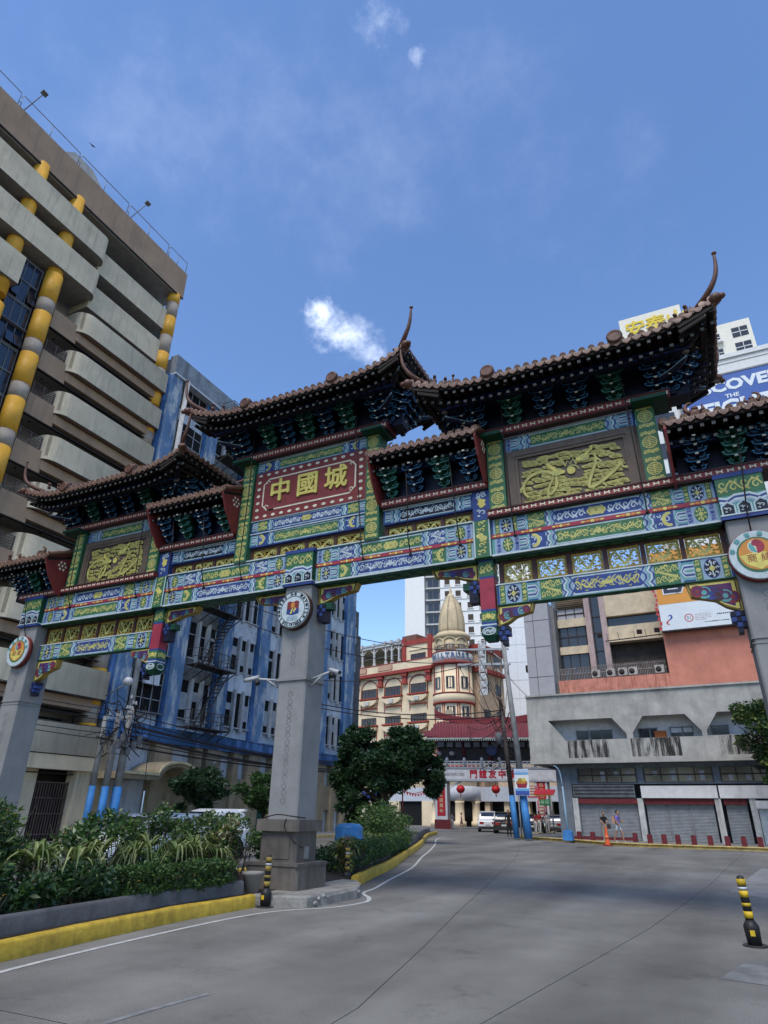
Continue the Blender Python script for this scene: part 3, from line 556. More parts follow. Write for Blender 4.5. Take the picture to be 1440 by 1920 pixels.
# ---- gilt dragon reliefs of the side towers ----
def relief(cx,sd):
    rr=random.Random(sd); mb=MB().box(cx-1.44,-.1,7.62,cx+1.44,-.04,9.06,PI['wood'])
    for q in((cx-1.36,-.17,8.9,cx+1.36,-.1,9.05),(cx-1.36,-.17,7.62,cx-1.2,-.1,8.9),(cx+1.2,-.17,7.62,cx+1.36,-.1,8.9),(cx-1.2,-.15,8.83,cx+1.2,-.1,8.9),(cx-1.2,-.15,7.62,cx-1.13,-.1,8.83),(cx+1.13,-.15,7.62,cx+1.2,-.1,8.83)): mb.box(*q,PI['wood'])
    o=mb.build('relief_board',PM,gate); pb=PB(-.103,3)
    for i in range(126):
        x=cx+(-1.0+2.0*((i%14)+rr.uniform(.1,.9))/14); z=7.66+1.12*((i//14)+rr.uniform(.1,.9))/9; w=rr.uniform(.07,.12)
        if math.hypot((x-cx)/.3,(z-8.3)/.2)<1: continue
        for k,(mm,f) in enumerate((('ochre',1.14),('gold',1.0),('ochre',.66),('gold',.5),('ochre',.28))): pb.e(x,z,w*f,w*.45*f,mm,1.2+k*.5+.02*i,12); 
        pb.e(x+w*.8,z-w*.3,w*.45,w*.22,'gold',1.1+.02*i,9); pb.e(x-w*.85,z+w*.25,w*.4,w*.2,'gold',1.1+.02*i,9)
    for f in(-1,1):
        pts=[(cx+f*(.95-.75*t+.22*math.sin(t*9)),7.75+.95*(.5+.42*math.sin(t*7.5+f))*(.6+.4*t)) for t in np.linspace(0,1,24)]
        pb.st(pts,[.03+.055*math.sin(pi*min(1,.1+.9*i/23))**.6 for i in range(24)],'ochre',4.6); pb.st(pts,[.015+.045*math.sin(pi*min(1,.1+.9*i/23))**.6 for i in range(24)],'gold',5)
        hx,hz=pts[-1]; pb.e(hx,hz,.12,.09,'gold',5.4,10); pb.e(hx-f*.1,hz-.02,.07,.05,'yel',5.6,8)
        for q in(-.5,.1,.6): pb.st([(hx,hz),(hx+f*.1+q*.05,hz+.12),(hx+f*.2,hz+.2+q*.08)],.03,'yel',5.6)
        for q in(4,9,14,19):
            x,z=pts[q]; pb.st([(x,z),(x+rr.uniform(-.15,.15),z-.12),(x+rr.uniform(-.2,.2),z-.16)],.045,'gold',4.6)
    pb.e(cx,8.3,.09,.09,'yel',3,12); pb.spiral(cx,8.3,.16,0,5,.03,'gold',2.6); pb.st([(cx-.12,8.42),(cx-.06,8.55),(cx,8.45),(cx+.06,8.58),(cx+.12,8.42)],.03,'gold',2.6)
    pb.build('dragon_relief',PM,o)
relief(6.695,3); relief(-6.695,9)
# ---- round seals on the pillars ----
def seal_base(cx,z,rim):
    mb=MB(); T=Matrix.Translation((cx,-.27,z))@Matrix.Rotation(pi/2,4,'X')
    b=MB(); b.lathe([(.47,0),(.47,.10),(.455,.13)],(0,0,0),32,PI[rim]); b.lathe([(.455,.13),(.445,.145),(.36,.15)],(0,0,0),32,PI['white']); mb.merge(b,T); return mb
def ring_text(s,cx,z,r,a0,a1,size,y,mat,par,up=True):
    n=len(s)
    for i,chx in enumerate(s):
        if chx==' ': continue
        a=rad(a0+(a1-a0)*i/max(1,n-1)); ro=(a-pi/2) if up else (a+pi/2)
        t=text(chx,size,Matrix.Translation((cx+r*math.cos(a),y,z+r*math.sin(a)))@Matrix.Rotation(-ro,4,'Y'),.004,.004); ALLT.append(t)
def flushtext(name,mat,par):
    mb=MB(); [mb.merge(t) for t in ALLT]; ALLT.clear(); mb.build(name,mat,par)
ALLT=[]
mb=seal_base(0,5.92,'brown'); pb=PB(-.422,1.4); pb.e(0,5.92,.44,.44,'white',.5,32); pb.st([(.33*math.cos(t),5.92+.33*math.sin(t)) for t in np.linspace(0,2*pi,33)],.014,'navy',2); pb.st([(.435*math.cos(t),5.92+.435*math.sin(t)) for t in np.linspace(0,2*pi,33)],.012,'navy',2)
pb.p([(-.16,6.1),(-.1,6.13),(0,6.1),(.1,6.13),(.17,6.1),(.16,5.93),(-.16,5.93)],'red',2); pb.p([(-.17,5.93),(.17,5.93),(.17,5.82),(0,5.78),(-.17,5.82)],'blue',2); pb.e(0,6.02,.06,.075,'orange',2.6,10); pb.st([(-.05,5.82),(0,5.95),(.04,5.86),(.08,5.95)],.05,'yel',2.6)
for q in range(3): pb.st([(-.15,5.74-.04*q),(-.07,5.755-.04*q),(0,5.74-.04*q),(.07,5.755-.04*q),(.15,5.74-.04*q)],.014,'per',2)
mb.merge(pb); so_=mb.build('seal',PM,gate); ring_text('LUNGSOD NG MAYNILA',0,5.92,.383,212,-32,.085,-.432,None,None); ring_text('PILIPINAS',0,5.92,.383,232,308,.085,-.432,None,None,False); flushtext('lettering',PM[PI['navy']],so_)
for cx in(-PX,PX):
    z=5.78
    mb=seal_base(cx,z,'red'); pb=PB(-.422,1.4); pb.e(cx,z,.44,.44,'white',.5,32); pb.e(cx,z,.33,.33,'green',1.4,28); pb.e(cx,z+.01,.295,.295,'orange',2,24); pb.p([(cx-.29,z+.0),(cx,z+.05),(cx+.29,z),(cx+.2,z-.16),(cx,z-.28),(cx-.2,z-.16)],'yel',2.6)
    pb.e(cx,z+.15,.13,.13,'cream',3,18); pb.p([(cx+.13*math.cos(t),z+.15+.13*math.sin(t)) for t in np.linspace(-pi/2,pi/2,9)]+[(cx+.065*math.cos(t),z+.215+.065*math.sin(t)) for t in np.linspace(pi/2,3*pi/2,5)],'crim',3.4); pb.p([(cx+.115*math.cos(t),z+.15+.115*math.sin(t)) for t in np.linspace(pi*.75,pi*1.5,9)]+[(cx-.02,z+.12)],'teal',3.4)
    mb.merge(pb); so_=mb.build('seal',PM,gate); ring_text('菲華商聯總會',cx,z,.385,165,15,.085,-.432,None,None); flushtext('lettering',PM[PI['teal']],so_)
    ALLT.append(text('商',.17,T3(cx-.1,-.436,z-.07),.003)); ALLT.append(text('總',.17,T3(cx+.12,-.436,z-.07),.003)); flushtext('lettering',M('faded_red',(.33,.11,.06)),so_)
# ---- tiled roofs and bracket sets ----
TILE=M('glazed_brown_tile',(.135,.062,.038),r=.38,var=.35,sc=6,spec=.5,bump=.15,bs=18)
TEND=M('tile_end',(.27,.17,.125),r=.5,var=.3,sc=9)
TIMB=M('dark_timber',(.012,.008,.007),r=.8,var=.3)
RAFT=M('rafter_end_paint',(.12,.115,.10),r=.7,var=.3,sc=12)
HORN=M('ridge_terracotta',(.11,.05,.032),r=.5,var=.35,sc=7,bump=.2,bs=20)
TM=[TILE,TEND]
def tile_mesh(L_):
    mb=MB(); r=.062; n=7
    pf=[(r*math.cos(pi*k/(n-1)),r*math.sin(pi*k/(n-1))) for k in range(n)]
    K=max(2,int(L_/.32)); vs=[]
    for i in range(K):     # overlapping barrel courses, each slightly wider at its lower lip
        y0,y1=L_*i/K,L_*(i+1)/K; f=1.0
        b=[(x*1.08,y0,z*1.08) for x,z in pf]+[(x*.94,y1,z*.94) for x,z in pf]; mb.add(b,[(k,k+1,n+k+1,n+k) for k in range(n-1)],0,True)
    mb.add([(.072*math.cos(2*pi*k/14),-.012,.012+.072*math.sin(2*pi*k/14)) for k in range(14)]+[(.072*math.cos(2*pi*k/14),.03,.012+.072*math.sin(2*pi*k/14)) for k in range(14)],[tuple(range(14))]+[(k,(k+1)%14,14+(k+1)%14,14+k) for k in range(14)],1)
    mb.add([(.05*math.cos(2*pi*k/10),-.018,.012+.05*math.sin(2*pi*k/10)) for k in range(10)],[tuple(range(10))],0); mb.add([(.034*math.cos(2*pi*k/10),-.022,.012+.034*math.sin(2*pi*k/10)) for k in range(10)],[tuple(range(10))],1)
    return mb.mesh('roof_tile',TM)
def drip_mesh():
    P=[(-.085,.02),(.085,.02),(.075,-.035),(.03,-.078),(0,-.09),(-.03,-.078),(-.075,-.035)]
    mb=MB().prism(P,'y',-.02,.012,1); mb.add([(x*.72,-.024,z*.72-.008) for x,z in P],[tuple(range(7))],0); return mb.mesh('drip_tile',TM)
DRIP=drip_mesh(); TL={}
def tmesh(L_):
    k=round(L_,1)
    if k not in TL: TL[k]=tile_mesh(max(.3,k))
    return TL[k]
# bracket set: tiers of upturned arms stepping outwards and upwards
def bracket_mesh(col,edge,tiers,step,rise,w0):
    mb=MB(); c=PI[col]; e=PI[edge]; nv=PI['navy']
    for t in range(tiers):
        y=-.05-step*t; z=rise*t; w=w0*(.55+.16*(t%2)+.12*t)
        for f,zz in((1,0),(.72,rise*.5)):
            hw=w*f/2
            arm=[(-hw,zz+z+.07),(-hw,zz+z+.035),(-hw*.72,zz+z),(hw*.72,zz+z),(hw,zz+z+.035),(hw,zz+z+.07)]
            mb.prism(arm,'y',y,y+.1,c); pb=PB(y,1.5); pb.st(arm[0:6],.014,edge,1); mb.merge(pb)
            for q in(-1,1): mb.box(q*hw-.035,y-.01,zz+z+.07,q*hw+.035,y+.1,zz+z+.105,c); pb=PB(y-.01,1.2); pb.st([(q*hw-.03,zz+z+.075),(q*hw+.03,zz+z+.075)],.012,edge,1); mb.merge(pb)
        mb.prism([(y-.16,z+.05),(y-.19,z+.075),(y-.02,z+.14),(.1,z+.14),(.1,z+.04)],'x',-.035,.035,c)   # projecting nose
        mb.box(-.03,y-.196,z+.052,.03,y-.188,z+.085,PI['cream']); mb.box(-.045,y,z-.03,.045,y+.1,z+.14,c)
    mb.box(-.05,-.06,-.1,.05,.05,.02,c)
    return mb.mesh('bracket_set',PM)
BG4=bracket_mesh('dkgreen','teal',5,.125,.135,.50); BB4=bracket_mesh('navy','skyb',5,.125,.135,.50)
BG3=bracket_mesh('dkgreen','teal',4,.11,.14,.46); BB3=bracket_mesh('navy','skyb',4,.11,.14,.46)
for m_ in ('dkgreen',): pass
def roof(cx,hw,E,ze,zr,lift,endL,endR,ntile,brk,zb,z_beam,tiers):
    """hip roof over y in [-E,E]; endL/endR: 'hip' (upturned corner) or 'gable' (red board)"""
    a0=hw*.35
    def Z(x,y):
        u=abs(x-cx); side=endL if x<cx else endR
        yy=min(1,abs(y)/E); t=1-yy
        if side=='hip': t=min(t,max(0,(hw-u)/E*1.0)) if u>hw-E else t
        l=0
        if side=='hip' and u>a0: l=lift*((u-a0)/(hw-a0))**2.6*max(yy,max(0,(u-hw+E)/E))**2
        return ze+(zr-ze)*(t*.75+.25*t*t)+l
    nx=26; ny=8; mb=MB(); vs=[]
    for i in range(nx+1):
        for j in range(ny+1):
            x=cx-hw+2*hw*i/nx; y=-E+2*E*j/ny; vs.append((x,y,Z(x,y)))
    N_=len(vs); fs=[(i*(ny+1)+j,(i+1)*(ny+1)+j,(i+1)*(ny+1)+j+1,i*(ny+1)+j+1) for i in range(nx) for j in range(ny)]
    mb.add(vs,fs,0); mb.add([(x,y,z-.09) for x,y,z in vs],fs,1)
    bd=[i*(ny+1) for i in range(nx+1)]+[nx*(ny+1)+j for j in range(1,ny+1)]+[i*(ny+1)+ny for i in range(nx-1,-1,-1)]+[j for j in range(ny-1,0,-1)]
    rim=[vs[k] for k in bd]; n=len(rim); mb.add(rim+[(x,y,z-.09) for x,y,z in rim],[(k,(k+1)%n,n+(k+1)%n,n+k) for k in range(n)],1)
    mb.build('roof_deck',[TILE,TIMB],gate)
    sl=math.atan2(Z(cx,-E+.5)-Z(cx,-E),.5)
    sp=2*hw/ntile
    for i in range(ntile+1):
        x=cx-hw+sp*i; u=abs(x-cx); side=endL if x<cx else endR
        L_=E/math.cos(sl) if not(side=='hip' and u>hw-E) else max(.25,(hw-u)/math.cos(sl))
        x=min(max(x,cx-hw+.03),cx+hw-.03); z=Z(x,-E)
        ln=L_*.97*math.cos(sl); s1=math.atan2(Z(x,-E+ln)-z,ln); link(tmesh(L_*.97),'roof_tile',gate,(x,-E-.03,z+.045),(s1,0,0)); 
        if i<ntile: xm=x+sp/2; link(DRIP,'drip_tile',gate,(xm,-E-.035,Z(xm,-E)+.02))
    for sd,side in((-1,endL),(1,endR)):
        if side!='hip': continue
        m=max(3,int(2*E/sp))
        for j in range(m+1):
            y=-E+2*E*j/m; L_=max(.25,min(E,E-abs(y)+.1)/math.cos(sl)); yy=min(max(y,-E+.05),E-.05)
            ln=L_*.9*math.cos(sl); z=Z(cx+sd*hw,yy); s1=math.atan2(Z(cx+sd*(hw-ln),yy)-z,ln); link(tmesh(L_*.9),'roof_tile',gate,(cx+sd*(hw+.03),yy,z+.045),(s1,0,sd*pi/2)); 
            if j<m: link(DRIP,'drip_tile',gate,(cx+sd*(hw+.035),y+E/m,Z(cx+sd*hw,y+E/m)+.02),(0,0,sd*pi/2))
    # rafters: two rows under the eave, pale square ends
    mb=MB(); k=int(2*hw/.2)
    for i in range(k+1):
        x=cx-hw+.08+(2*hw-.16)*i/k; z=Z(x,-E)-.15
        mb.bar((x,-E+.03,z),(x,-E+.8,Z(x,-E+.8)-.15),.066,0); mb.obox((x,-E+.025,z),(.062,.012,.066),(0,0,0),1)
        z2=z-.17; mb.bar((x,-E+.2,z2),(x,-E+.85,Z(x,-E+.85)-.27),.07,0); mb.obox((x,-E+.195,z2),(.066,.012,.07),(0,0,0),1)
    for sd,side in((-1,endL),(1,endR)):
        if side!='hip': continue
        k2=int(2*E/.22)
        for j in range(k2+1):
            y=-E+2*E*j/k2; z=Z(cx+sd*hw,y)-.15
            xi=cx+sd*(hw-.7); mb.bar((cx+sd*(hw-.03),y,z),(xi,y,Z(xi,y)-.15),.066,0); mb.obox((cx+sd*(hw-.025),y,z),(.012,.062,.066),(0,0,0),1); mb.bar((cx+sd*(hw-.2),y,z-.17),(xi,y,Z(xi,y)-.27),.07,0); mb.obox((cx+sd*(hw-.195),y,z-.17),(.012,.066,.07),(0,0,0),1)
    mb.build('rafter_ends',[TIMB,RAFT],gate,stuff=True)
    # eave purlins and the dark core behind the brackets
    w_=hw-.55 if endL=='hip' or endR=='hip' else hw-.02
    xa=cx-(hw-.55 if endL=='hip' else hw-.03); xb=cx+(hw-.55 if endR=='hip' else hw-.03)
    yb=-E+.48
    mb=MB().box(xa,yb,z_beam,xb,yb+.12,z_beam+.16,PI['navy']); mb.box(xa,-yb-.12,z_beam,xb,-yb,z_beam+.16,PI['navy']); pb=PB(yb,1); pb.r(xa,z_beam+.01,xb,z_beam+.03,'blue',1); pb.r(xa,z_beam+.12,xb,z_beam+.145,'blue',1); mb.merge(pb)
    mb.box(xa+.1,-.12,zb-.1,xb-.1,.3,z_beam+.3,PI['navy']); mb.box(xa,yb,z_beam+.16,xb,-yb,z_beam+.2,PI['navy']); mb.build('eave_beam',PM,gate)
    for (x,colr) in brk:
        me={('g',4):BG4,('b',4):BB4,('g',3):BG3,('b',3):BB3}[(colr,tiers)]; link(me,'bracket_set',gate,(cx+x,-.2,zb+.08))
    # corners
    for sd,side in((-1,endL),(1,endR)):
        ex=cx+sd*hw
        if side=='hip':
            colx=cx+sd*(hw-1.25)
            for q,(dx,dy,rz) in enumerate(((0,-.12,0),(.28*sd,-.12,0),(.34*sd,-.05,sd*pi/4),(.36*sd,.12,sd*pi/2),(.36*sd,.45,sd*pi/2))): link(BB4 if tiers==4 else BB3,'bracket_set',gate,(colx+dx,dy,zb+.03),(0,0,rz))
            zc=Z(ex,-E)
            for yk in(-1,1):
                mb=MB(); pts=[(ex-sd*1.3,yk*(E-1.25),Z(cx+sd*(hw-1.3),yk*(E-1.3))+.06),(ex-sd*.75,yk*(E-.72),Z(cx+sd*(hw-.75),yk*(E-.75))+.08),(ex-sd*.3,yk*(E-.27),zc+.1),(ex-sd*.02,yk*E,zc+.26),(ex+sd*.14,yk*(E+.08),zc+.52),(ex+sd*.2,yk*(E+.1),zc+.82),(ex+sd*.21,yk*(E+.1),zc+1.05)]
                mb.tube(smooth3(pts,4),[.095-.003*i for i in range(25)],8,0); mb.ball((ex+sd*.22,yk*(E+.1),zc+1.07),(.05,.05,.04)); mb.build('roof_horn',HORN,gate)
                b=MB(); b.ball((ex+sd*.05,yk*(E+.05),zc-.0),(.13,.13,.11)); b.ball((ex+sd*.15,yk*(E+.12),zc-.03),(.07,.07,.06)); b.tube([(ex-sd*.5,yk*(E-.5),zc-.18),(ex+sd*.05,yk*(E+.03),zc-.06)],[.09,.07],6); b.build('corner_head',HORN,gate)
                if yk<0:
                    for q in range(4):     # little guardian figures along the hip
                        t=.25+.2*q; p=Vector(pts[0]).lerp(Vector(pts[2]),t); f=MB(); f.lathe([(.05,0),(.055,.05),(.035,.1),(.045,.15),(.03,.2),(.012,.22)],(p.x,p.y,p.z+.09),7); f.ball((p.x-sd*.02,p.y-.05,p.z+.24),.038); f.tube([(p.x+sd*.04,p.y,p.z+.12),(p.x+sd*.09,p.y,p.z+.24)],[.025,.012],5); f.build('ridge_figure',HORN,gate)
                # blue beaked cantilever arms
                for lv,(o1,o2,zz) in enumerate(((.62,.12,z_beam+.05),(.95,.5,zb+(z_beam-zb)*.5))):
                    p0=Vector((ex-sd*(o1+.42),yk*max(.2,E-o1-.3),zz+.02)); p1=Vector((ex-sd*(o2+.5),yk*(E-o2-.45),zz+.03)); p2=Vector((ex-sd*(o2+.12),yk*(E-o2-.1),zz+.2-.1*(lv>0)))
                    bk=MB().tube(smooth3([p0,p1,p2],4),[.07,.07,.07,.07,.07,.065,.06,.045,.02],6,PI['navy']); bk.tube(smooth3([p0+Vector((0,-.06,.045)),p1+Vector((0,-.06,.045)),p2+Vector((0,-.03,.02))],4),.022,5,PI['per']); bk.build('corner_beak',PM,gate)
                MB().lathe([(.05,-.02),(.075,.02),(.075,.16),(.06,.2)],(ex-sd*.62,yk*(E-.58),zc-.62),10).build('corner_drop',RAFT,gate)
        elif side=='gable':
            P=[(-E-.02,ze+.04),(-E-.02,ze-.10),(-E+.18,ze-.52),(-E+.55,ze-1.0),(-.1,ze-1.02),(.4,ze-1.02),(E,ze-.1),(E,ze+.04),(0,zr+.12)]
            mb=MB().prism(P,'x',ex-.03*sd-.025,ex-.03*sd+.025,PI['red']); s2=MB()
            for q in range(7):
                yy,zz=(-E*.42,ze-.12) if q==6 else (-E*.42+.12*math.cos(q*pi/3),ze-.12+.12*math.sin(q*pi/3)); mb.ball((ex-.03*sd+.028,yy,zz),(.012,.04,.04),PI['cream'],7,4); mb.ball((ex-.03*sd-.028,yy,zz),(.012,.04,.04),PI['cream'],7,4)
            mb.build('gable_board',PM,gate)
            MB().tube([(ex,-E,ze+.1),(ex,-E*.5,ze+(zr-ze)*.45+.12),(ex,0,zr+.14)],.075,6).build('gable_ridge',HORN,gate)
    xa=cx-(hw-E if endL=='hip' else hw); xb=cx+(hw-E if endR=='hip' else hw)
    MB().box(xa,-.12,zr-.05,xb,.12,zr+.16).tube([(xa,0,zr+.2),(xb,0,zr+.2)],.08,7).build('ridge',HORN,gate)
def smooth3(P,n=5):
    P=[Vector(p) for p in P]; out=[]
    for i in range(len(P)-1):
        p0,p1,p2,p3=[P[min(max(k,0),len(P)-1)] for k in (i-1,i,i+1,i+2)]
        for k in range(n):
            t=k/n; out.append(.5*((2*p1)+(p2-p0)*t+(2*p0-5*p1+4*p2-p3)*t*t+(3*p1-p0-3*p2+p3)*t**3))
    out.append(P[-1]); return out
def beast(x,y,z,s,d=1):
    mb=MB(); mb.ball((x,y,z+.1*s),(.17*s,.08*s,.13*s)); mb.tube(smooth3([(x+d*.1*s,y,z+.12*s),(x+d*.2*s,y,z+.25*s),(x+d*.15*s,y,z+.4*s),(x+d*.02*s,y,z+.42*s)],3),[.08*s,.08*s,.07*s,.06*s,.055*s,.05*s,.04*s,.04*s,.035*s,.02*s],6); mb.tube([(x-d*.1*s,y,z+.1*s),(x-d*.22*s,y,z+.2*s),(x-d*.2*s,y,z+.32*s)],[.06*s,.05*s,.02*s],6); mb.ball((x-d*.02*s,y,z+.24*s),(.09*s,.07*s,.07*s)); return mb.build('roof_beast',HORN,gate)
roof(0,3.35,1.4,11.38,12.0,.48,'hip','hip',34,[(-1.24,'g'),(-.62,'b'),(0,'g'),(.62,'b'),(1.24,'g')],10.68,11.2,4)
for sx in(-1,1):
    roof(6.695*sx,3.22,1.35,10.30,10.86,.42,'hip','hip',33,[(-1.1,'g'),(-.37,'b'),(.37,'b'),(1.1,'g')],9.66,10.12,4)
    b=[(-1.0,'g'),(-.34,'b'),(.34,'g'),(1.0,'b')]; roof(3.50*sx,1.36,.92,9.32,9.66,.0,'gable','gable',14,[(x*sx,c) for x,c in b],8.42,8.98,3)
    e=('gable','hip') if sx>0 else ('hip','gable'); roof(10.05*sx,1.45,.98,8.42,8.78,.2,e[0],e[1],15,[(-.95*sx,'b'),(-.3*sx,'g'),(.35*sx,'b')],7.62,8.15,3)
    beast(9.2*sx,-.8,8.56,.75,-sx); beast(4.45*sx,-.75,9.42,.55,sx); beast(2.75*sx,-.75,9.42,.55,-sx); beast(10.2*sx,-.75,8.58,.6,sx)
for cx,hw,E,ze in((0,3.35,1.4,11.38),(6.695,3.22,1.35,10.3),(-6.695,3.22,1.35,10.3)):
    for q in(-1,1):
        x=cx+q*1.35; mb=MB(); T=Matrix.Translation((x,-E-.03,ze+.16))@Matrix.Rotation(pi/2,4,'X'); mb.merge(MB().lathe([(.15,-.02),(.16,.0),(.16,.06),(.12,.09),(.1,.07)],(0,0,0),14),T); mb.tube([(x,-E,ze+.14),(x,-E+.6,ze+.5)],.1,7); mb.ball((x,-E+.1,ze+.3),(.08,.1,.1)); mb.build('ridge_end',HORN,gate)
# black cables hanging down in front of the panels
CAB=M('cable_black',(.018,.012,.012),r=.6,var=.2)
for sx in(-1,1):
    for (x0,z0,x1,z1) in((5.38,10.3,5.40,6.95),(8.0,10.3,8.04,6.98),(9.82,8.1,9.69,6.22),(4.1,9.0,4.17,6.94),(1.6,11.2,1.77,6.98),(3.02,8.9,2.98,6.9)):
        mb=MB().tube([(x0*sx,-.62,z0),(x0*sx*.7+x1*sx*.3,-.50,(z0+z1)/2+.3),(x1*sx,-.42,z1+.4),(x1*sx,-.27,z1)],.014,5); mb.ball((x1*sx,-.27,z1),(.035,.05,.05)); mb.build('hanging_cable',CAB,gate)
# ---------- platform round the middle pillar ----------
PLAT=M('chipped_concrete',(.22,.21,.19),var=.3,sc=3,st=.45,bump=.5,bs=25)
pf=MB(); zt=.19
top=[(-.85,-1.25),(.2,-1.3),(.62,-1.22),(1.16,-1.0),(1.22,-.2),(1.26,.75),(1.0,1.5),(.5,2.2),(-.85,2.3)]
bot=[(x+.05*(1 if x>0 else -1)+R.uniform(-.03,.03),y-.03) for x,y in top]
n=len(top); pf.add([(x,y,0) for x,y in bot]+[(x*.985,y*.99,zt-.04+R.uniform(-.02,.015)) for x,y in bot]+[(x,y,zt) for x,y in top],[(i,(i+1)%n,n+(i+1)%n,n+i) for i in range(n)]+[(n+i,n+(i+1)%n,2*n+(i+1)%n,2*n+i) for i in range(n)]+[tuple(2*n+i for i in range(n))])
plat=pf.build('pillar_platform',PLAT); tag(plat,None,None,kind='structure')
for i in range(16):
    t=R.random(); x=1.22+.06*R.random(); y=-.9+1.9*t; s=R.uniform(.03,.09); MB().ball((x,y,R.uniform(.04,.16)),(s*.5,s,s*.6),0,6,4).build('chipped_edge',M('broken_concrete',(.3,.29,.27),var=.4,sc=12,bump=.6),plat)
# ---------- beige balcony block on the left ----------
XL=-21.0
BEI=M('balcony_render',(.62,.53,.375),r=.85,var=.12,sc=.8,st=.45,stc=(.19,.165,.13),st_sc=1.3,bump=.1); TAN=M('tan_render',(.36,.245,.16),r=.85,var=.1,sc=.8,st=.4,stc=(.1,.085,.07),st_sc=.7)
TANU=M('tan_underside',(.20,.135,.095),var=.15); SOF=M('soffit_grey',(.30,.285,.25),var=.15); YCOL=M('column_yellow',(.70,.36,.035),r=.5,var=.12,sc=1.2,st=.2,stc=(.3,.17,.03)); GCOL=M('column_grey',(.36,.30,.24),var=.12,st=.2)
DWIN=glassy('dark_window',(.018,.02,.024)); BWIN=glassy('blue_glass',(.012,.022,.042),r=.08,spec=.8); FRM=M('window_frame_grey',(.16,.17,.18),r=.5,var=.15); RAILM=M('rail_brown',(.12,.085,.075),r=.5,var=.2); WALLR=M('recess_wall',(.42,.40,.35),var=.15,st=.2); DKTRIM=M('dark_trim',(.03,.022,.02),r=.7)
lb=thing('balcony_building','beige block with curved balconies and yellow banded columns left of the gate','building',(XL,-4,0))
ST=2.88; ZB=[27.05-ST*k for k in range(-2,9)]   # balcony bottoms, upper first
MB().box(XL-16,-32,0,XL-2.2,12.9,36.2).build('wall',WALLR,lb)
MB().box(XL-16,-32,35.75,XL+.0,12.95,38.1).build('parapet',TAN,lb)
MB().box(XL-2.1,-31.9,35.6,XL-.08,12.85,35.74).build('soffit',SOF,lb)
MB().box(XL-.02,-32,35.66,XL+.03,12.97,35.75).build('drip_edge',DKTRIM,lb)
def band(name,y0,y1,z0,z1,mat,x1=XL+.25,x0=XL-2.0,r0=0,r1=0,th=.14,und=None):
    """parapet band of a balcony with rounded ends"""
    n=8; P=[]
    if r0: P+=[(x1-r0+r0*math.cos(t),y0+r0-r0*math.sin(t)) for t in np.linspace(pi/2,0,n)]
    else: P+=[(x1,y0)]
    if r1: P+=[(x1-r1+r1*math.cos(t),y1-r1+r1*math.sin(t)) for t in np.linspace(0,pi/2,n)]
    else: P+=[(x1,y1)]
    P=[(x0,P[0][1])]+P+[(x0,P[-1][1])] if (r0 or r1) else [(x0,y0)]+P+[(x0,y1)]
    inn=[]
    for x,y in P: inn.append((min(x,x1-th) if x==x1 or x>x1-th else x,min(max(y,y0+th),y1-th)))
    mb=MB(); k=len(P)
    sm=bool(r0 or r1)
    mb.add([(x,y,z0) for x,y in P]+[(x,y,z1) for x,y in P],[(i,i+1,k+i+1,k+i) for i in range(k-1)],0,sm)
    mb.add([(x,y,z1) for x,y in P]+[(x,y,z1) for x,y in inn],[(i,i+1,k+i+1,k+i) for i in range(k-1)],0)
    mb.add([(x,y,z1) for x,y in inn]+[(x,y,z0+.2) for x,y in inn],[(i,i+1,k+i+1,k+i) for i in range(k-1)],0,sm)
    mb.add([(x,y,z0) for x,y in P],[tuple(range(k))],1); mb.add([(x,y,z0+.2) for x,y in P],[tuple(range(k))],1)
    e=[(x-.0,y) for x,y in P]; mb.add([(x*1+(.02 if x>x0 else 0),y,z0-.05) for x,y in e]+[(x+(.02 if x>x0 else 0),y,z0+.0) for x,y in e],[(i,i+1,k+i+1,k+i) for i in range(k-1)],2,sm)
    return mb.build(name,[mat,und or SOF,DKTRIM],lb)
def winrow(y0,y1,z0,z1,x,n,mat=DWIN,par=None,name='window'):
    o=MB().box(x-.02,y0,z0,x+.03,y1,z1).build(name,mat,par or lb); mb=MB()
    for i in range(n+1): yy=y0+(y1-y0)*i/n; mb.box(x+.03,yy-.025,z0,x+.07,yy+.025,z1)
    mb.box(x+.03,y0,z0,x+.075,y1,z0+.05).box(x+.03,y0,z1-.05,x+.075,y1,z1); mb.build('window_frame',FRM,o); return o
for k,zb in enumerate(ZB[:2]):    # two long upper balconies with recessed stretch to the corner
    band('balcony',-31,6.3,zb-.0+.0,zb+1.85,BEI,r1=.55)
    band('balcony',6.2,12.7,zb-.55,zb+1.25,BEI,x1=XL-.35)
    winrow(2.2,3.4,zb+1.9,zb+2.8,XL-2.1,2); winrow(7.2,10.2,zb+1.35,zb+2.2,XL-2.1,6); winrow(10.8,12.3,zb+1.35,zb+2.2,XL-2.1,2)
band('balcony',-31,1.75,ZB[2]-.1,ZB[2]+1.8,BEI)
winrow(9,12,35.0,35.6,XL-2.1,4); winrow(2.2,3.2,35.0,35.6,XL-2.1,2)
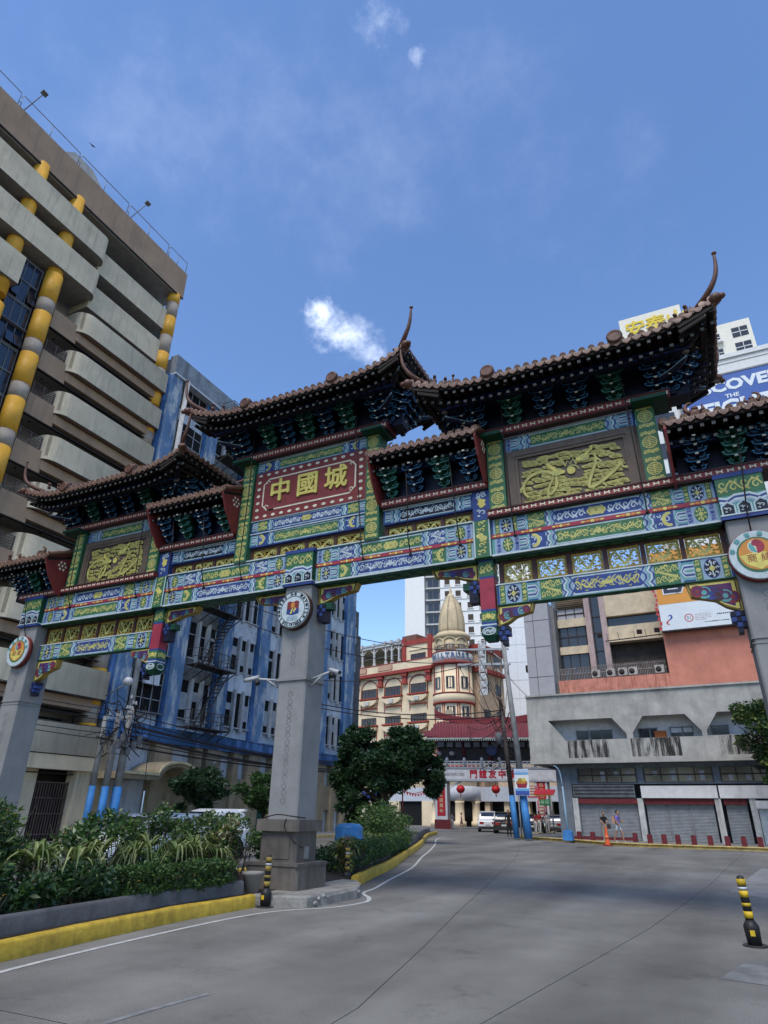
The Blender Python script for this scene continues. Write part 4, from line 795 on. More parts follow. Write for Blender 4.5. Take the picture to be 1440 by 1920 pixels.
for k,zb in enumerate(ZB[2:]):    # lower storeys: tan slab, railing, projecting rounded balcony box
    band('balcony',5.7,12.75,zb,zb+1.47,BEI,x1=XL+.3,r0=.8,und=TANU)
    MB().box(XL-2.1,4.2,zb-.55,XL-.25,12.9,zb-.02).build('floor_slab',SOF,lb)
    o=MB().box(XL-.35,4.25,zb-.85,XL-.12,5.95,zb+.42).build('balcony_front',TAN,lb); MB().box(XL-.28,5.9,zb-.62,XL-.05,12.8,zb-.06).build('slab_edge',TAN,lb); MB().box(XL-.3,4.2,zb-.90,XL-.1,12.8,zb-.85).build('drip_edge',DKTRIM,lb)
    if zb<26: 
        rl=MB()
        for q in range(6): rl.box(XL-.26,4.35,zb+.5+q*.14,XL-.22,5.75,zb+.53+q*.14)
        for yy in(4.4,5.05,5.7): rl.box(XL-.27,yy-.02,zb+.42,XL-.21,yy+.02,zb+1.25)
        rl.build('railing',RAILM,lb)
    winrow(4.3,5.2,zb+.3,zb+1.75,XL-2.15,1,DWIN); winrow(6.4,9.3,zb+1.2,zb+1.95,XL-2.15,6); winrow(9.9,12.2,zb+1.1,zb+1.95,XL-2.15,3)
    for yy in(5.3,7.6,10.4): MB().lathe([(.07,-.04),(.07,0)],(XL-1.2,yy,zb-.56),9).build('ceiling_lamp',DKTRIM,lb)
def banded(cx,cy,r,segs,name='column'):
    mb=MB()
    for z0,z1,m in segs:
        rr=r+(.012 if m==0 else 0); mb.lathe([(rr,z0),(rr,z1)],(cx,cy,0),18,m); 
    return mb.build(name,[YCOL,GCOL],lb)
def segs(z0,z1,off):
    out=[];z=off
    while z>z0: out.append((max(z0,z-1.95),min(z,z1),0)); out.append((max(z0-.02,z-ST),max(z0,z-1.95),1)); z-=ST
    return [(a,min(b,z1),m) for a,b,m in out if b>a]
banded(XL-.30,1.2,.41,[(26,36,0)]); banded(XL-.25,1.25,.43,segs(0,26,25.4))
banded(XL-.30,3.75,.41,[(29.2,36,0)]); banded(XL-.2,3.72,.46,segs(0,29.5,29.5))
banded(XL-.40,12.48,.44,[(34.9,35.8,0),(31.9,33.6,0),(29.0,30.4,0),(26.0,27.6,0),(33.6,34.9,1),(30.4,31.9,1),(27.6,29,1)]+segs(4.2,26,23.4+ST*.85))
banded(XL-.30,-8,.52,segs(0,36,35.8)); 
# dark blue glazed stair bay between the two front columns: frames, panes, a few awning lights pushed open
for k in range(10):
    zb=26.6-ST*k+.1
    for j in range(3):
        for h in range(2):
            y=1.8+.48*j; z=zb+ (0 if h==0 else 1.4); op=.28 if (h==0 and (j+k)%3!=1) else 0
            MB().obox((XL-.55+op*.35,y+.23,z+.66),(.03,.44,1.26),(0,-op,0)).build('pane',BWIN,lb)
    fr=MB()
    for j in range(4): fr.box(XL-.60,1.76+.48*j,zb,XL-.50,1.80+.48*j,zb+ST-.12)
    for z in(zb-.06,zb+1.33,zb+2.72): fr.box(XL-.60,1.7,z,XL-.48,3.25,z+.07)
    fr.box(XL-.56,1.7,zb+1.22,XL-.3,3.25,zb+1.25) if k%2 else None
    fr.build('glazing_bars',FRM,lb)
MB().box(XL-.75,1.2,.3,XL-.62,3.6,29.2).build('stair_core',DKTRIM,lb)
# roof rail, floodlights, tank roof
rl=MB()
for y0,y1 in((-14,-9.6),(-9.5,-5.1),(-5.0,-1.2),(-1.05,2.95),(3.1,7.0),(7.15,10.9),(11.05,12.85)) :
    rl.tube([(XL-.15,y0,38.1),(XL-.15,y0,39.25),(XL-.15,y1,39.25),(XL-.15,y1,38.1)],.028,5); rl.tube([(XL-.15,(y0+y1)/2,38.1),(XL-.15,(y0+y1)/2,39.25)],.026,5); rl.tube([(XL-.15,y0,38.55),(XL-.15,y0-.12,38.55)],.02,4); rl.tube([(XL-.15,y0,39.05),(XL-.15,y0-.12,39.05)],.02,4)
rl.build('roof_railing',M('galvanised',(.23,.235,.25),r=.45,met=.3,var=.2),lb)
for y in(-.85,7.3): f=MB().tube([(XL-.15,y,38.05),(XL+1.1,y+.15,39.0)],.03,5); f.obox((XL+1.15,y+.17,39.08),(.28,.34,.1),(0,-.35,0)); f.build('floodlight',FRM,lb)
tk=MB().box(XL-3.5,2.5,38,XL-1.4,5.7,39.3).prism([(2.3,39.3),(5.9,39.3),(4.6,40.3),(3.2,40.3)],'x',XL-3.6,XL-1.2).box(XL-2.4,5.7,39.0,XL-1.2,6.2,39.6); tk.build('roof_tank',M('tank_grey',(.42,.41,.38)),lb)
# ground floor: deep opening with folding grille
MB().box(XL-.6,9.0,0,XL-.2,10.0,4.0).build('pier',BEI,lb); MB().box(XL-.6,12.0,0,XL+.1,12.9,4.0).build('pier',BEI,lb); MB().box(XL-1.2,4,.14,XL-1.1,13,4).build('dark_opening',DKTRIM,lb)
gr=MB()
for i in range(26): gr.box(XL-.35,8.2+.15*i,.2,XL-.3,8.24+.15*i,2.75)
for z in(.4,1.3,2.0,2.7): gr.box(XL-.37,8.2,z,XL-.28,12,z+.05)
gr.build('folding_grille',RAILM,lb)
MB().box(XL-.5,4.2,3.3,XL+.3,12.85,4.0).build('canopy',BEI,lb)
# ---------- weathered blue block ----------
XB=-20.6
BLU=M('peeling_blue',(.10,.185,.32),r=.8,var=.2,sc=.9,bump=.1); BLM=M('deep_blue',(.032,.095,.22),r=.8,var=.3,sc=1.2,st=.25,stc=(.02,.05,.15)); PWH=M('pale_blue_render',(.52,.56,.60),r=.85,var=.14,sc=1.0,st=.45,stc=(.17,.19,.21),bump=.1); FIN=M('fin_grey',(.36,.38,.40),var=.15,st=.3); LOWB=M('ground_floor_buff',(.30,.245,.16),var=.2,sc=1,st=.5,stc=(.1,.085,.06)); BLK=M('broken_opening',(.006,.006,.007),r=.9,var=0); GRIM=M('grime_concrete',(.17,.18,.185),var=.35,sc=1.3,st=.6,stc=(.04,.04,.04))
def peel(m,c2,lo,hi,sc):
    t=m.node_tree; b=t.nodes['Principled BSDF']; src=b.inputs['Base Color'].links[0].from_socket; g=[n for n in t.nodes if n.type=='NEW_GEOMETRY'][0]
    n=t.nodes.new('ShaderNodeTexNoise'); n.inputs['Scale'].default_value=sc; n.inputs['Detail'].default_value=9; n.inputs['Roughness'].default_value=.72; mp=t.nodes.new('ShaderNodeMapping'); mp.inputs['Scale'].default_value=(1.3,1.3,.42); t.links.new(g.outputs['Position'],mp.inputs['Vector']); t.links.new(mp.outputs[0],n.inputs['Vector'])
    r=t.nodes.new('ShaderNodeMapRange'); r.inputs[1].default_value=lo; r.inputs[2].default_value=hi; t.links.new(n.outputs['Fac'],r.inputs[0]); mi=t.nodes.new('ShaderNodeMixRGB'); t.links.new(r.outputs[0],mi.inputs[0]); t.links.new(src,mi.inputs[1]); mi.inputs[2].default_value=(*c2,1); t.links.new(mi.outputs[0],b.inputs['Base Color'])
peel(BLU,(.40,.44,.46),.50,.60,.75); peel(BLM,(.10,.2,.42),.5,.62,.8); peel(PWH,(.22,.24,.26),.56,.7,.5)
bb=thing('blue_building','weathered blue and white block with slit windows and a rusty fire escape','building',(XB,20,0))
MB().box(XB-12,13.15,0,XB-.55,40.6,30.4).build('wall',PWH,bb)
PY=[13.55,17.75,22.15,26.55,31.0,35.45,39.9]; SB_=3.75
for i,y in enumerate(PY):
    w=.46 if i<6 else .62
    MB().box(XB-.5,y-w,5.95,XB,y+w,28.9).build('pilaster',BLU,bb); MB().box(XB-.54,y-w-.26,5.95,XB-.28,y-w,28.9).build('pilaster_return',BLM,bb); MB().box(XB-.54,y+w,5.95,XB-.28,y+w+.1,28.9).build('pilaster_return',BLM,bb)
MB().box(XB-.6,13.1,29.0,XB+.05,40.65,30.55).build('parapet',M('parapet_stained',(.22,.25,.28),var=.3,sc=1,st=.75,stc=(.05,.055,.06)),bb); MB().box(XB-.5,13.1,28.88,XB+.16,40.65,29.02).build('cornice',PWH,bb)
MB().box(XB-.5,13.1,5.1,XB+.12,40.6,5.95).build('belt_course',BLM,bb)
for i in range(6):
    y0=PY[i]+.72; y1=PY[i+1]-.8
    if i==0: y0=PY[0]+1.0
    for k in range(7):
        SBk=3.42 if i==0 else SB_; z0=6.75+SBk*k; z1=z0+2.3; zt_=min(z0+SBk-.02,29.0)
        if z1>29.6: continue
        if i==0:
            o=MB().box(XB-.52,y0+.1,z0,XB-.42,y1+.1,z1).build('window',BLK,bb); gb=MB()
            for q in range(4): yy=y0+.15+(y1-y0-.1)*q/3; gb.box(XB-.42,yy-.02,z0,XB-.38,yy+.02,z1)
            gb.box(XB-.42,y0+.1,z0+.7,XB-.38,y1+.1,z0+.74).box(XB-.42,y0+.1,z0+1.6,XB-.38,y1+.1,z0+1.64); gb.build('window_bars',FIN,o); MB().box(XB-.5,y0-.05,z0-.1,XB-.2,y1+.2,z0).build('sill',GRIM,bb)
            MB().box(XB-.54,y0,z1+.02,XB-.47,y1+.2,max(zt_,z1+.05)).build('spandrel',GRIM if k<1 else PWH,bb)
        else:
            w=(y1-y0)/3
            for q in range(3): 
                o=MB().box(XB-.56,y0+w*q+.06,z0,XB-.50,y0+w*(q+1)-.08,z1).build('window',BLK,bb)
                if R.random()<.6: MB().box(XB-.5,y0+w*q+.1,z0+R.choice((.5,1.1,1.5)),XB-.46,y0+w*(q+1)-.12,z0+R.choice((1.55,1.7))).build('window_bars',FIN,o)
            for q in range(1,3): MB().box(XB-.52,y0+w*q-.11,z0-.28,XB-.22,y0+w*q+.11,z1+.18).build('fin',FIN,bb)
            MB().box(XB-.54,y0,z1,XB-.40,y1,max(zt_-.05,z1+.03)).build('spandrel',PWH if i!=1 else GRIM,bb); MB().box(XB-.5,y0,z0-.09,XB-.3,y1,z0).build('sill',FIN,bb)
# ground floor: buff piers, dark openings, arched entrance hood
MB().box(XB-.9,13.2,.1,XB-.6,40.5,5.0).build('shop_back',BLK,bb)
for y,w in((13.5,.5),(17.6,.7),(20.6,.35),(22.1,.7),(24.4,.28),(26.5,.7),(28.8,.3),(31,.7),(33.2,.3),(35.4,.7),(37.6,.3),(39.9,.7)): MB().box(XB-.6,y-w,.1,XB-.02,y+w,5.1).build('pier',LOWB,bb)
for a,b in((18.3,20.2),(22.8,24.1),(24.7,25.8),(27.2,28.5),(29.1,30.3),(31.7,32.9),(33.5,34.7),(36.1,37.3),(37.9,39.2)): MB().box(XB-.55,a,1.7,XB-.25,b,3.5).build('infill_panel',LOWB,bb)
for a,b in((22.8,25.8),(27.2,30.3),(31.7,34.7)): MB().box(XB-.5,a,.1,XB-.3,b,1.65).build('green_shutter',M('shutter_green',(.02,.07,.055),var=.2),bb)
hood=[(13.0,3.35),(15.6,3.35)]+[(17.1+1.55*math.cos(t),3.3+.75*math.sin(t)) for t in np.linspace(pi*.97,.03,12)]+[(20.2,3.35),(20.2,3.15)]+[(17.1+1.3*math.cos(t),3.05+.7*math.sin(t)) for t in np.linspace(.03,pi*.97,12)]+[(15.5,3.0),(13.0,3.0)]
MB().prism(hood,'x',XB-.4,XB+1.75).build('entrance_hood',LOWB,bb); hd=[(y,z+.02) for y,z in hood[:16]]+[(y,z-.12) for y,z in hood[:16][::-1]]; MB().prism(hd,'x',XB+1.75,XB+1.85).build('hood_edge',M('cream_edge',(.5,.45,.3),var=.15,st=.2),bb)
MB().tube([(XB+.12,14.35,5.2),(XB+.12,14.35,29)],.17,8).build('drain_pipe',M('white_pipe',(.45,.44,.42),var=.25,st=.4),bb); MB().tube(smooth3([(XB+.1,21.9,.3),(XB+.1,21.9,3.8),(XB+.12,22.2,4.4),(XB+.12,23.6,4.6)],4),.055,6).build('drain_pipe',M('white_pipe'),bb)
MB().box(XB-.1,15.05,8.2,XB+.12,16.2,10.0).build('duct_cover',PWH,bb)
# fire escape: landings, rails, flights
FE=M('rusty_iron',(.055,.05,.048),r=.7,met=.3,var=.4,sc=5)
for k in range(7):
    z=6.1+SB_*k; f=MB().box(XB,18.2,z,XB+1.15,21.9,z+.06)
    for yy in np.linspace(18.2,21.9,5): f.tube([(XB+1.12,yy,z),(XB+1.12,yy,z+1.0)],.025,5); f.bar((XB-.2,yy,z-.75),(XB+1.1,yy,z),.05)
    for zz in(.5,1.0): f.tube([(XB,18.2,z+zz),(XB+1.12,18.2,z+zz),(XB+1.12,21.9,z+zz),(XB,21.9,z+zz)],.022,5)
    for yy in np.linspace(18.3,21.8,24): f.bar((XB+1.12,yy,z+.06),(XB+1.12,yy,z+1.0),.012)
    f.build('fire_escape_landing',FE,bb)
    if k<6:
        s_=MB(); a,b=(19.2,21.4)
        for xo in(.35,1.0): s_.bar((XB+xo,a,z),(XB+xo,b,z+SB_),.06); s_.tube([(XB+xo,a,z+.9),(XB+xo,b,z+SB_+.9)],.02,4)
        for q in range(14): yy=a+(b-a)*q/14; s_.box(XB+.35,yy-.1,z+SB_*(q+.5)/14,XB+1.0,yy+.1,z+SB_*(q+.5)/14+.03)
        s_.build('fire_escape_flight',FE,bb)
# small dark block beyond it
gb=thing('grey_annex','small dark stained grey building beside the blue block','building',(-24,46,0)); 
mb=MB().box(-34,41,0,-22.4,44.5,20.5).box(-34,44.5,0,-22.7,45.6,18.2); mb.build('wall',M('annex_dark',(.12,.12,.12),var=.3,st=.6),gb)
for z in(14.2,17): MB().box(-22.42,41.4,z,-22.3,43.9,z+1.7).build('window',M('annex_pale',(.36,.38,.37),var=.5,sc=2),gb)
# ---------- right-hand concrete and salmon block ----------
def RX(): pass
RD=Matrix.Rotation(math.atan2(-.03,1),4,'Z')
CBA=M('stained_concrete',(.36,.35,.32),r=.85,var=.2,sc=.9,st=.35,stc=(.10,.095,.085),st_sc=.9,bump=.15); CBS=M('run_stained_concrete',(.34,.33,.30),var=.22,st=1.0,stc=(.02,.019,.016),st_sc=1.6,bump=.15); 
_t=CBS.node_tree; _p=_t.nodes['Principled BSDF']; _mi=_p.inputs['Base Color'].links[0].from_node; _g=[n for n in _t.nodes if n.type=='NEW_GEOMETRY'][0]   # run-off gathers under the openings
_zn=_t.nodes.new('ShaderNodeTexNoise'); _zn.inputs['Scale'].default_value=.42; _zn.inputs['Detail'].default_value=2; _mp=_t.nodes.new('ShaderNodeMapping'); _mp.inputs['Scale'].default_value=(1,1,.05); _t.links.new(_g.outputs['Position'],_mp.inputs['Vector']); _t.links.new(_mp.outputs[0],_zn.inputs['Vector'])
_mr=_t.nodes.new('ShaderNodeMapRange'); _mr.inputs[1].default_value=.35; _mr.inputs[2].default_value=.55; _mr.inputs[3].default_value=.6; _mr.inputs[4].default_value=1.6; _t.links.new(_zn.outputs['Fac'],_mr.inputs[0]); _o=_mi.inputs[0].links[0].from_node; _o.inputs[1].default_value=.43; _o.inputs[2].default_value=.60; _mm=_t.nodes.new('ShaderNodeMath'); _mm.operation='MULTIPLY'; _mm.use_clamp=True; _old=_mi.inputs[0].links[0].from_socket; _t.links.new(_old,_mm.inputs[0]); _t.links.new(_mr.outputs[0],_mm.inputs[1]); _t.links.new(_mm.outputs[0],_mi.inputs[0])
PINK=M('salmon_wall',(.50,.195,.135),r=.85,var=.12,sc=1.1,st=.25,stc=(.25,.11,.08)); PNKR=M('rust_run_salmon',(.50,.20,.14),var=.2,st=.85,stc=(.20,.045,.012),st_sc=2.4); CLAD=M('grey_cladding',(.33,.325,.34),r=.5,var=.06); CRM=M('cream_wall',(.55,.45,.31),var=.14,st=.3,stc=(.3,.24,.17)); DGL=glassy('dark_glass',(.03,.032,.036)); SHUT=M('steel_shutter',(.25,.265,.28),r=.5,var=.14,st=.2); MAR=M('maroon_paint',(.13,.018,.022),var=.3,sc=6,st=.3); PNKC=M('pale_pink_column',(.40,.30,.28),var=.14,st=.3); BLGY=M('blue_grey_wall',(.135,.16,.19),var=.18,st=.25); FAS=M('white_fascia',(.55,.55,.55),var=.1,st=.25)
rb=thing('corner_building','grey concrete and salmon corner block with shutters behind the gate','building',(0,36,0),math.atan2(-.03,1),local=True)
# local frame: x along the front, y=0 the face of the concrete band, y>0 inwards
MB().box(-1.6,3.0,0,30,26,17.5).build('core',BLGY,rb)
HX=[[(-2.0,7.77),(2.45,7.77),(3.3,6.7),(3.3,6.37),(-.9,6.37)],[(4.5,7.8),(7.15,7.8),(8.0,6.7),(8.0,6.37),(3.72,6.37),(3.72,6.75)],[(9.1,7.83),(11.6,7.83),(12.5,6.7),(12.5,6.4),(8.3,6.4),(8.3,6.72)],[(13.6,7.83),(16.3,7.83),(17.2,6.7),(17.2,6.4),(12.9,6.4),(12.9,6.72)]]
def ring(outer,holes,y0,y1,mat,name):
    """wall panel in x-z with holes, built from strips between the openings"""
    bm=__import__('bmesh').new(); es=[]
    for P in [outer]+holes:
        vs=[bm.verts.new((x,y0,z)) for x,z in P]; es+=[bm.edges.new((vs[i],vs[(i+1)%len(vs)])) for i in range(len(vs))]
    import bmesh
    g=bmesh.ops.triangle_fill(bm,edges=es,use_beauty=True); fs=[f for f in g['geom'] if isinstance(f,bmesh.types.BMFace)]
    e=bmesh.ops.extrude_face_region(bm,geom=fs); bmesh.ops.translate(bm,verts=[v for v in e['geom'] if isinstance(v,bmesh.types.BMVert)],vec=(0,y1-y0,0))
    bmesh.ops.recalc_face_normals(bm,faces=bm.faces[:]); me=bpy.data.meshes.new(name); bm.to_mesh(me); bm.free(); me.materials.append(mat); return link(me,name,rb)
ring([(-3.5,6.37),(30,6.37),(30,9.0),(-3.5,9.0)],[[(x,max(z,6.38)) for x,z in h] for h in HX],0,.35,CBA,'concrete_band')
[MB().box(a,0,4.85,b,.35,6.365).build('concrete_apron',m_,rb) for a,b,m_ in((-3.5,-.75,CBA),(-.75,2.0,CBS),(2.0,3.5,CBA),(3.5,6.6,CBS),(6.6,8.9,CBA),(8.9,12,CBS),(12,30,CBA))]; MB().box(-3.52,-.06,4.85,30,.0,5.2).build('apron_lip',CBA,rb); MB().box(-3.5,.04,9.0,30,.6,9.55).build('band_coping',CBA,rb); MB().box(-3.55,-.08,9.5,30,.6,9.62).build('band_edge',CBA,rb)
MB().box(-3.5,.35,4.85,-3.2,14,9.6).build('side_wall',CBA,rb); MB().box(-3.4,.35,4.84,30,3.0,4.9).build('soffit',BLGY,rb); MB().box(-3.3,.35,9.2,30,3,9.3).build('ledge',CBA,rb)
MB().box(-3.2,1.25,5.2,30,1.35,8.4).build('gallery_wall',M('gallery_white',(.62,.61,.60),var=.15),rb)
rr=random.Random(2)
for x0,x1 in((-1.9,2.9),(4.0,7.9),(8.6,12.4),(13,17)):
    x=x0
    while x<x1-.5:
        w=rr.uniform(.45,1.0); w=min(w,x1-x); k=rr.random()
        if k<.72:
            o=MB().box(x,1.19,6.3,x+w,1.25,7.1 if k<.6 else 7.0).build('window',DGL,rb); MB().box(x-.03,1.14,6.3,x+.02,1.19,7.15).box(x+w-.04,1.14,6.3,x+w,1.19,7.15).box(x,1.14,7.06,x+w,1.19,7.12).build('window_frame',FRM,o)
            if k<.25: MB().box(x+.05,1.12,6.75,x+w-.05,1.18,7.05).build('blind',FAS,o)
        x+=w+rr.uniform(.02,.18)
MB().box(5.0,1.02,6.4,5.75,1.1,6.9).build('orange_blind',M('blind_orange',(.42,.12,.03)),rb)
# wall above: grey clad corner pier, cream and glass storeys, salmon screen wall
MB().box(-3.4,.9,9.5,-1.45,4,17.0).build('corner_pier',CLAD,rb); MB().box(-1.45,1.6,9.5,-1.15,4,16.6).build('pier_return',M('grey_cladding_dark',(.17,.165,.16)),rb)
for z in(11.1,13.4,15.5): MB().box(-3.41,.885,z,-1.45,.9,z+.03).build('panel_joint',DKTRIM,rb)
for x in(-2.7,): MB().box(x,.885,9.6,x+.03,.898,16.9).build('panel_joint',DKTRIM,rb)
MB().box(-3.6,1.0,11.6,-3.4,1.6,12.1).build('wall_lamp',DKTRIM,rb)
MB().box(-1.15,1.0,9.5,6.62,1.3,10.72).build('salmon_parapet',PNKR,rb); MB().box(6.62,.95,9.5,30,1.3,13.55).build('salmon_screen',PINK,rb)
MB().box(-1.15,3.0,10.5,7,3.2,18).build('back_wall',CRM,rb)
def strip_(x0,x1,z0,z1,y,m,n,nm): 
    o=MB().box(x0,y,z0,x1,y+.1,z1).build(nm,m,rb)
    if n:
        f=MB()
        for i in range(n+1): xx=x0+(x1-x0)*i/n; f.box(xx-.03,y-.04,z0,xx+.03,y,z1)
        f.box(x0,y-.05,(z0+z1)/2-.04,x1,y,(z0+z1)/2+.04); f.build('window_frame',DKTRIM,o)
    return o
strip_(-1.1,1.0,10.7,13.0,2.6,DGL,3,'window'); MB().box(-1.1,2.4,12.95,1.2,2.9,13.55).build('cream_spandrel',CRM,rb); strip_(-1.1,1.0,13.55,15.1,2.6,DGL,3,'window'); MB().box(-1.1,2.4,15.1,1.2,2.9,15.75).build('cream_spandrel',CRM,rb); strip_(-1.1,1.0,15.75,16.6,2.6,CLAD,3,'panel')
lv=MB(); [lv.obox((0,2.5,16.75+.16*i),(2.3,.2,.03),(.5,0,0)) for i in range(7)]; lv.build('louvres',DKTRIM,rb)
for x in(1.15,2.3): MB().box(x,2.1,10.6,x+.42,2.7,18).build('pink_column',PNKC,rb)
strip_(1.57,2.3,10.7,17.8,2.65,DGL,0,'stair_glass')
for z in(11.6,13.0,14.4,15.7): MB().box(1.57,2.6,z,2.3,2.66,z+.07).build('transom',DKTRIM,rb)
MB().box(2.72,2.2,15.55,6.6,2.9,18).build('cream_wall',CRM,rb); MB().box(2.72,2.2,13.75,6.6,2.9,14.75).build('cream_wall',CRM,rb); strip_(2.72,6.6,14.75,15.55,2.6,DGL,0,'window'); MB().box(2.72,2.0,13.5,6.75,2.9,13.75).build('ledge',CRM,rb); strip_(2.9,6.4,11.0,13.0,2.95,DGL,1,'window'); MB().box(2.72,2.92,10.6,6.6,3.0,13.5).build('dark_recess',M('recess_dark_brown',(.05,.04,.035),var=.3),rb)  # a very dark brown sheet fills the recess around the window
fe=MB(); 
for i in range(66): xx=-1.0+7.5*i/66; fe.box(xx,1.28,10.72,xx+.035,1.32,11.75 if i>24 else 11.6)
fe.box(-1.0,1.27,11.2,6.5,1.33,11.25).box(-1.0,1.27,11.6,6.5,1.33,11.64); fe.build('parapet_fence',M('fence_grey',(.24,.20,.18),var=.4),rb,stuff=True)
for x in(1.3,2.35,3.2,3.9,5.7): 
    a=MB().box(x,1.05,10.8,x+.62,1.26,11.35); a.merge(MB().lathe([(.2,0),(.2,.02),(.02,.021)],(0,0,0),12,1),Matrix.Translation((x+.25,1.05,11.07))@Matrix.Rotation(pi/2,4,'X')); a.build('air_conditioner',[M('ac_case',(.36,.33,.30),var=.25,st=.3),DKTRIM],rb)
# ground storey
MB().box(-1.9,1.0,3.55,30,1.2,4.84).build('upper_wall',BLGY,rb)
for x0,x1,n in((-.45,3.4,4),(3.95,8.1,4),(8.6,11.3,3),(11.8,16,4)):
    strip_(x0,x1,3.68,4.56,.93,DGL,n,'window')
    for i in range(n): xx=x0+(x1-x0)*(i+rr.uniform(.25,.6))/n; MB().box(xx,.9,3.75+rr.choice((0,.3)),xx+.3,.93,4.1+rr.choice((0,.25))).build('paper_in_window',M('window_paper',(.26,.27,.28),var=.2),rb)
for x0,x1,m in((3.62,8.2,FAS),(8.3,11.3,FAS),(11.5,17,FAS)): MB().box(x0,.55,2.68,x1,1.0,3.42).build('fascia_panel',m,rb)
fb=MB().box(-.9,.8,2.66,3.2,.95,3.5); 
for z in(2.75,2.98,3.2,3.4): fb.box(-.85,.72,z,3.15,.78,z+.05)
fb.build('bare_sign_frame',M('frame_grey',(.12,.125,.13),r=.5,var=.3),rb)
for x0,x1 in((-.65,3.35),(3.7,8.0),(8.45,9.75)): MB().box(x0,.72,2.32,x1,.9,2.62).build('maroon_header',MAR,rb)
shm=MB(); 
for i in range(27): z=.13+2.2*i/27; shm.add([(0,0,z),(1,0,z),(1,-.035,z+.03),(0,-.035,z+.03),(0,-.035,z+.06),(1,-.035,z+.06),(0,0,z+.0815),(1,0,z+.0815)],[(0,1,2,3),(3,2,5,4),(4,5,7,6)])
shme=shm.mesh('roller_shutter',[SHUT])
def shutter(x0,x1): link(shme,'roller_shutter',rb,(x0,1.0,0),sc=(x1-x0,1,1))
for x0,x1,n in((-.6,3.25,3),(3.75,7.85,3),(8.5,9.75,1)):
    for i in range(n): shutter(x0+(x1-x0)*i/n+.03,x0+(x1-x0)*(i+1)/n-.03)
    for i in range(1,n): xx=x0+(x1-x0)*i/n; MB().box(xx-.035,.9,.13,xx+.035,1.0,2.35).build('shutter_post',FRM,rb)
for x in(-.95,3.30,7.95,9.9): MB().box(x,.62,.1,x+.36,1.0,2.66).build('pier',M('white_pier',(.42,.42,.41),var=.2,st=.4,bump=.1),rb)
MB().box(10.3,.8,.1,17,1.0,2.5).build('pale_wall',M('pale_blue_wall',(.42,.46,.48),var=.2,st=.3),rb); MB().box(10.2,.6,2.1,17,1,2.55).build('awning_box',FAS,rb)
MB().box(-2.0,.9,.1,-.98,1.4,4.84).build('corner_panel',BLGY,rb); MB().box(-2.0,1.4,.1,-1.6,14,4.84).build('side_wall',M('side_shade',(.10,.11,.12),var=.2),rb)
MB().box(-1.6,.45,.13,2.9,.85,.30).build('maroon_plinth',MAR,rb)
# billboard on the salmon wall, with flood lamps
bb_=thing('billboard','orange and white advertising billboard on the salmon wall','billboard',(0,36,0),math.atan2(-.03,1),local=True)
WHT=M('print_white',(.62,.66,.68),r=.45,var=.05); ORG_=M('print_orange',(.62,.27,.05),r=.45,var=.05); NAV=M('print_navy',(.03,.035,.06),r=.45,var=0); PRED=M('print_red',(.45,.05,.05),r=.45,var=0); PBL=M('print_blue',(.05,.09,.32),r=.45,var=0)
MB().box(6.7,.35,13.55,14.5,.6,19.5).build('panel',WHT,bb_); o=MB().box(6.72,.34,15.45,14.48,.352,19.48).build('orange_field',ORG_,bb_)
MB().box(6.65,.3,13.45,14.55,.62,13.55).build('frame',DKTRIM,bb_)
MB().merge(text('LAK',2.1,T3(7.1,.325,16.9),.004,.12,align='LEFT')).build('lettering',WHT,bb_); MB().merge(text('LAK',2.1,T3(7.1,.315,16.9),.004,.035,align='LEFT')).build('lettering',NAV,bb_)
MB().merge(MB().lathe([(.22,0),(.22,.012)],(0,0,0),12),Matrix.Translation((9.05,.308,16.6))@Matrix.Rotation(pi/2,4,'X')).build('yellow_dot',M('print_yellow',(.6,.45,.05),var=0),bb_)
pb=PB(.349,1); 
pb.m=[]
def bprint(pts_fn,mat,nm): q=PB(.349,1.5); pts_fn(q); q.m=[0]*len(q.m); q.build(nm,mat,bb_)
bprint(lambda q:q.st([(7.2+.0,14.55),(7.32,14.62),(7.42,14.6),(7.45,14.45),(7.36,14.33),(7.2,14.27)],[.02,.08,.12,.13,.1,.03],'blue',1),PBL,'emblem'); bprint(lambda q:q.st([(7.3,14.27),(7.15,14.2),(7.08,14.08),(7.15,13.97),(7.26,13.92)],[.03,.1,.13,.08,.02],'red',1),PRED,'emblem')
bprint(lambda q:q.st([(8.55+.26*math.cos(t),14.3+.26*math.sin(t)) for t in np.linspace(0,2*pi,25)],.06,'red',1),PRED,'age_ring'); MB().merge(text('21',.3,T3(8.55,.34,14.3),.003)).build('lettering',NAV,bb_)
for i in range(4): bprint(lambda q:[q.r(8.95+.13*k,14.07+.13*i,8.95+.13*k+rr.uniform(.06,.12),14.12+.13*i,'red',1) for k in range(8 if i else 6)],M('print_faint',(.42,.3,.32),var=0),'small_print')
bprint(lambda q:[q.r(10.35+.12*k,14.33,10.35+.12*k+rr.uniform(.06,.1),14.42,'navy',1) for k in range(16)],NAV,'small_print'); bprint(lambda q:[q.r(9.5+.11*k,13.87,9.5+.11*k+rr.uniform(.05,.1),13.93,'navy',1) for k in range(14)],NAV,'small_print')
bprint(lambda q:[q.st([(6.62+.06*math.sin(i*2.2),13.6+i*.35),(6.58+.12*math.sin(i*1.3),13.85+i*.35)],.16,'red',1) for i in range(14)],PRED,'torn_edge')
fl=MB().tube([(2.6,1.2,13.42),(6.7,1.0,13.5)],.04,5)
for x in(2.8,3.6,4.7,5.5,6.4): fl.tube([(x,1.2,13.42),(x,.6,13.85)],.02,4)
for x in(2.3,5.1,6.3): fl.obox((x,.7,13.75),(.35,.25,.3),(.4,0,.2))
fl.build('lamp_bracket',DKTRIM,bb_)
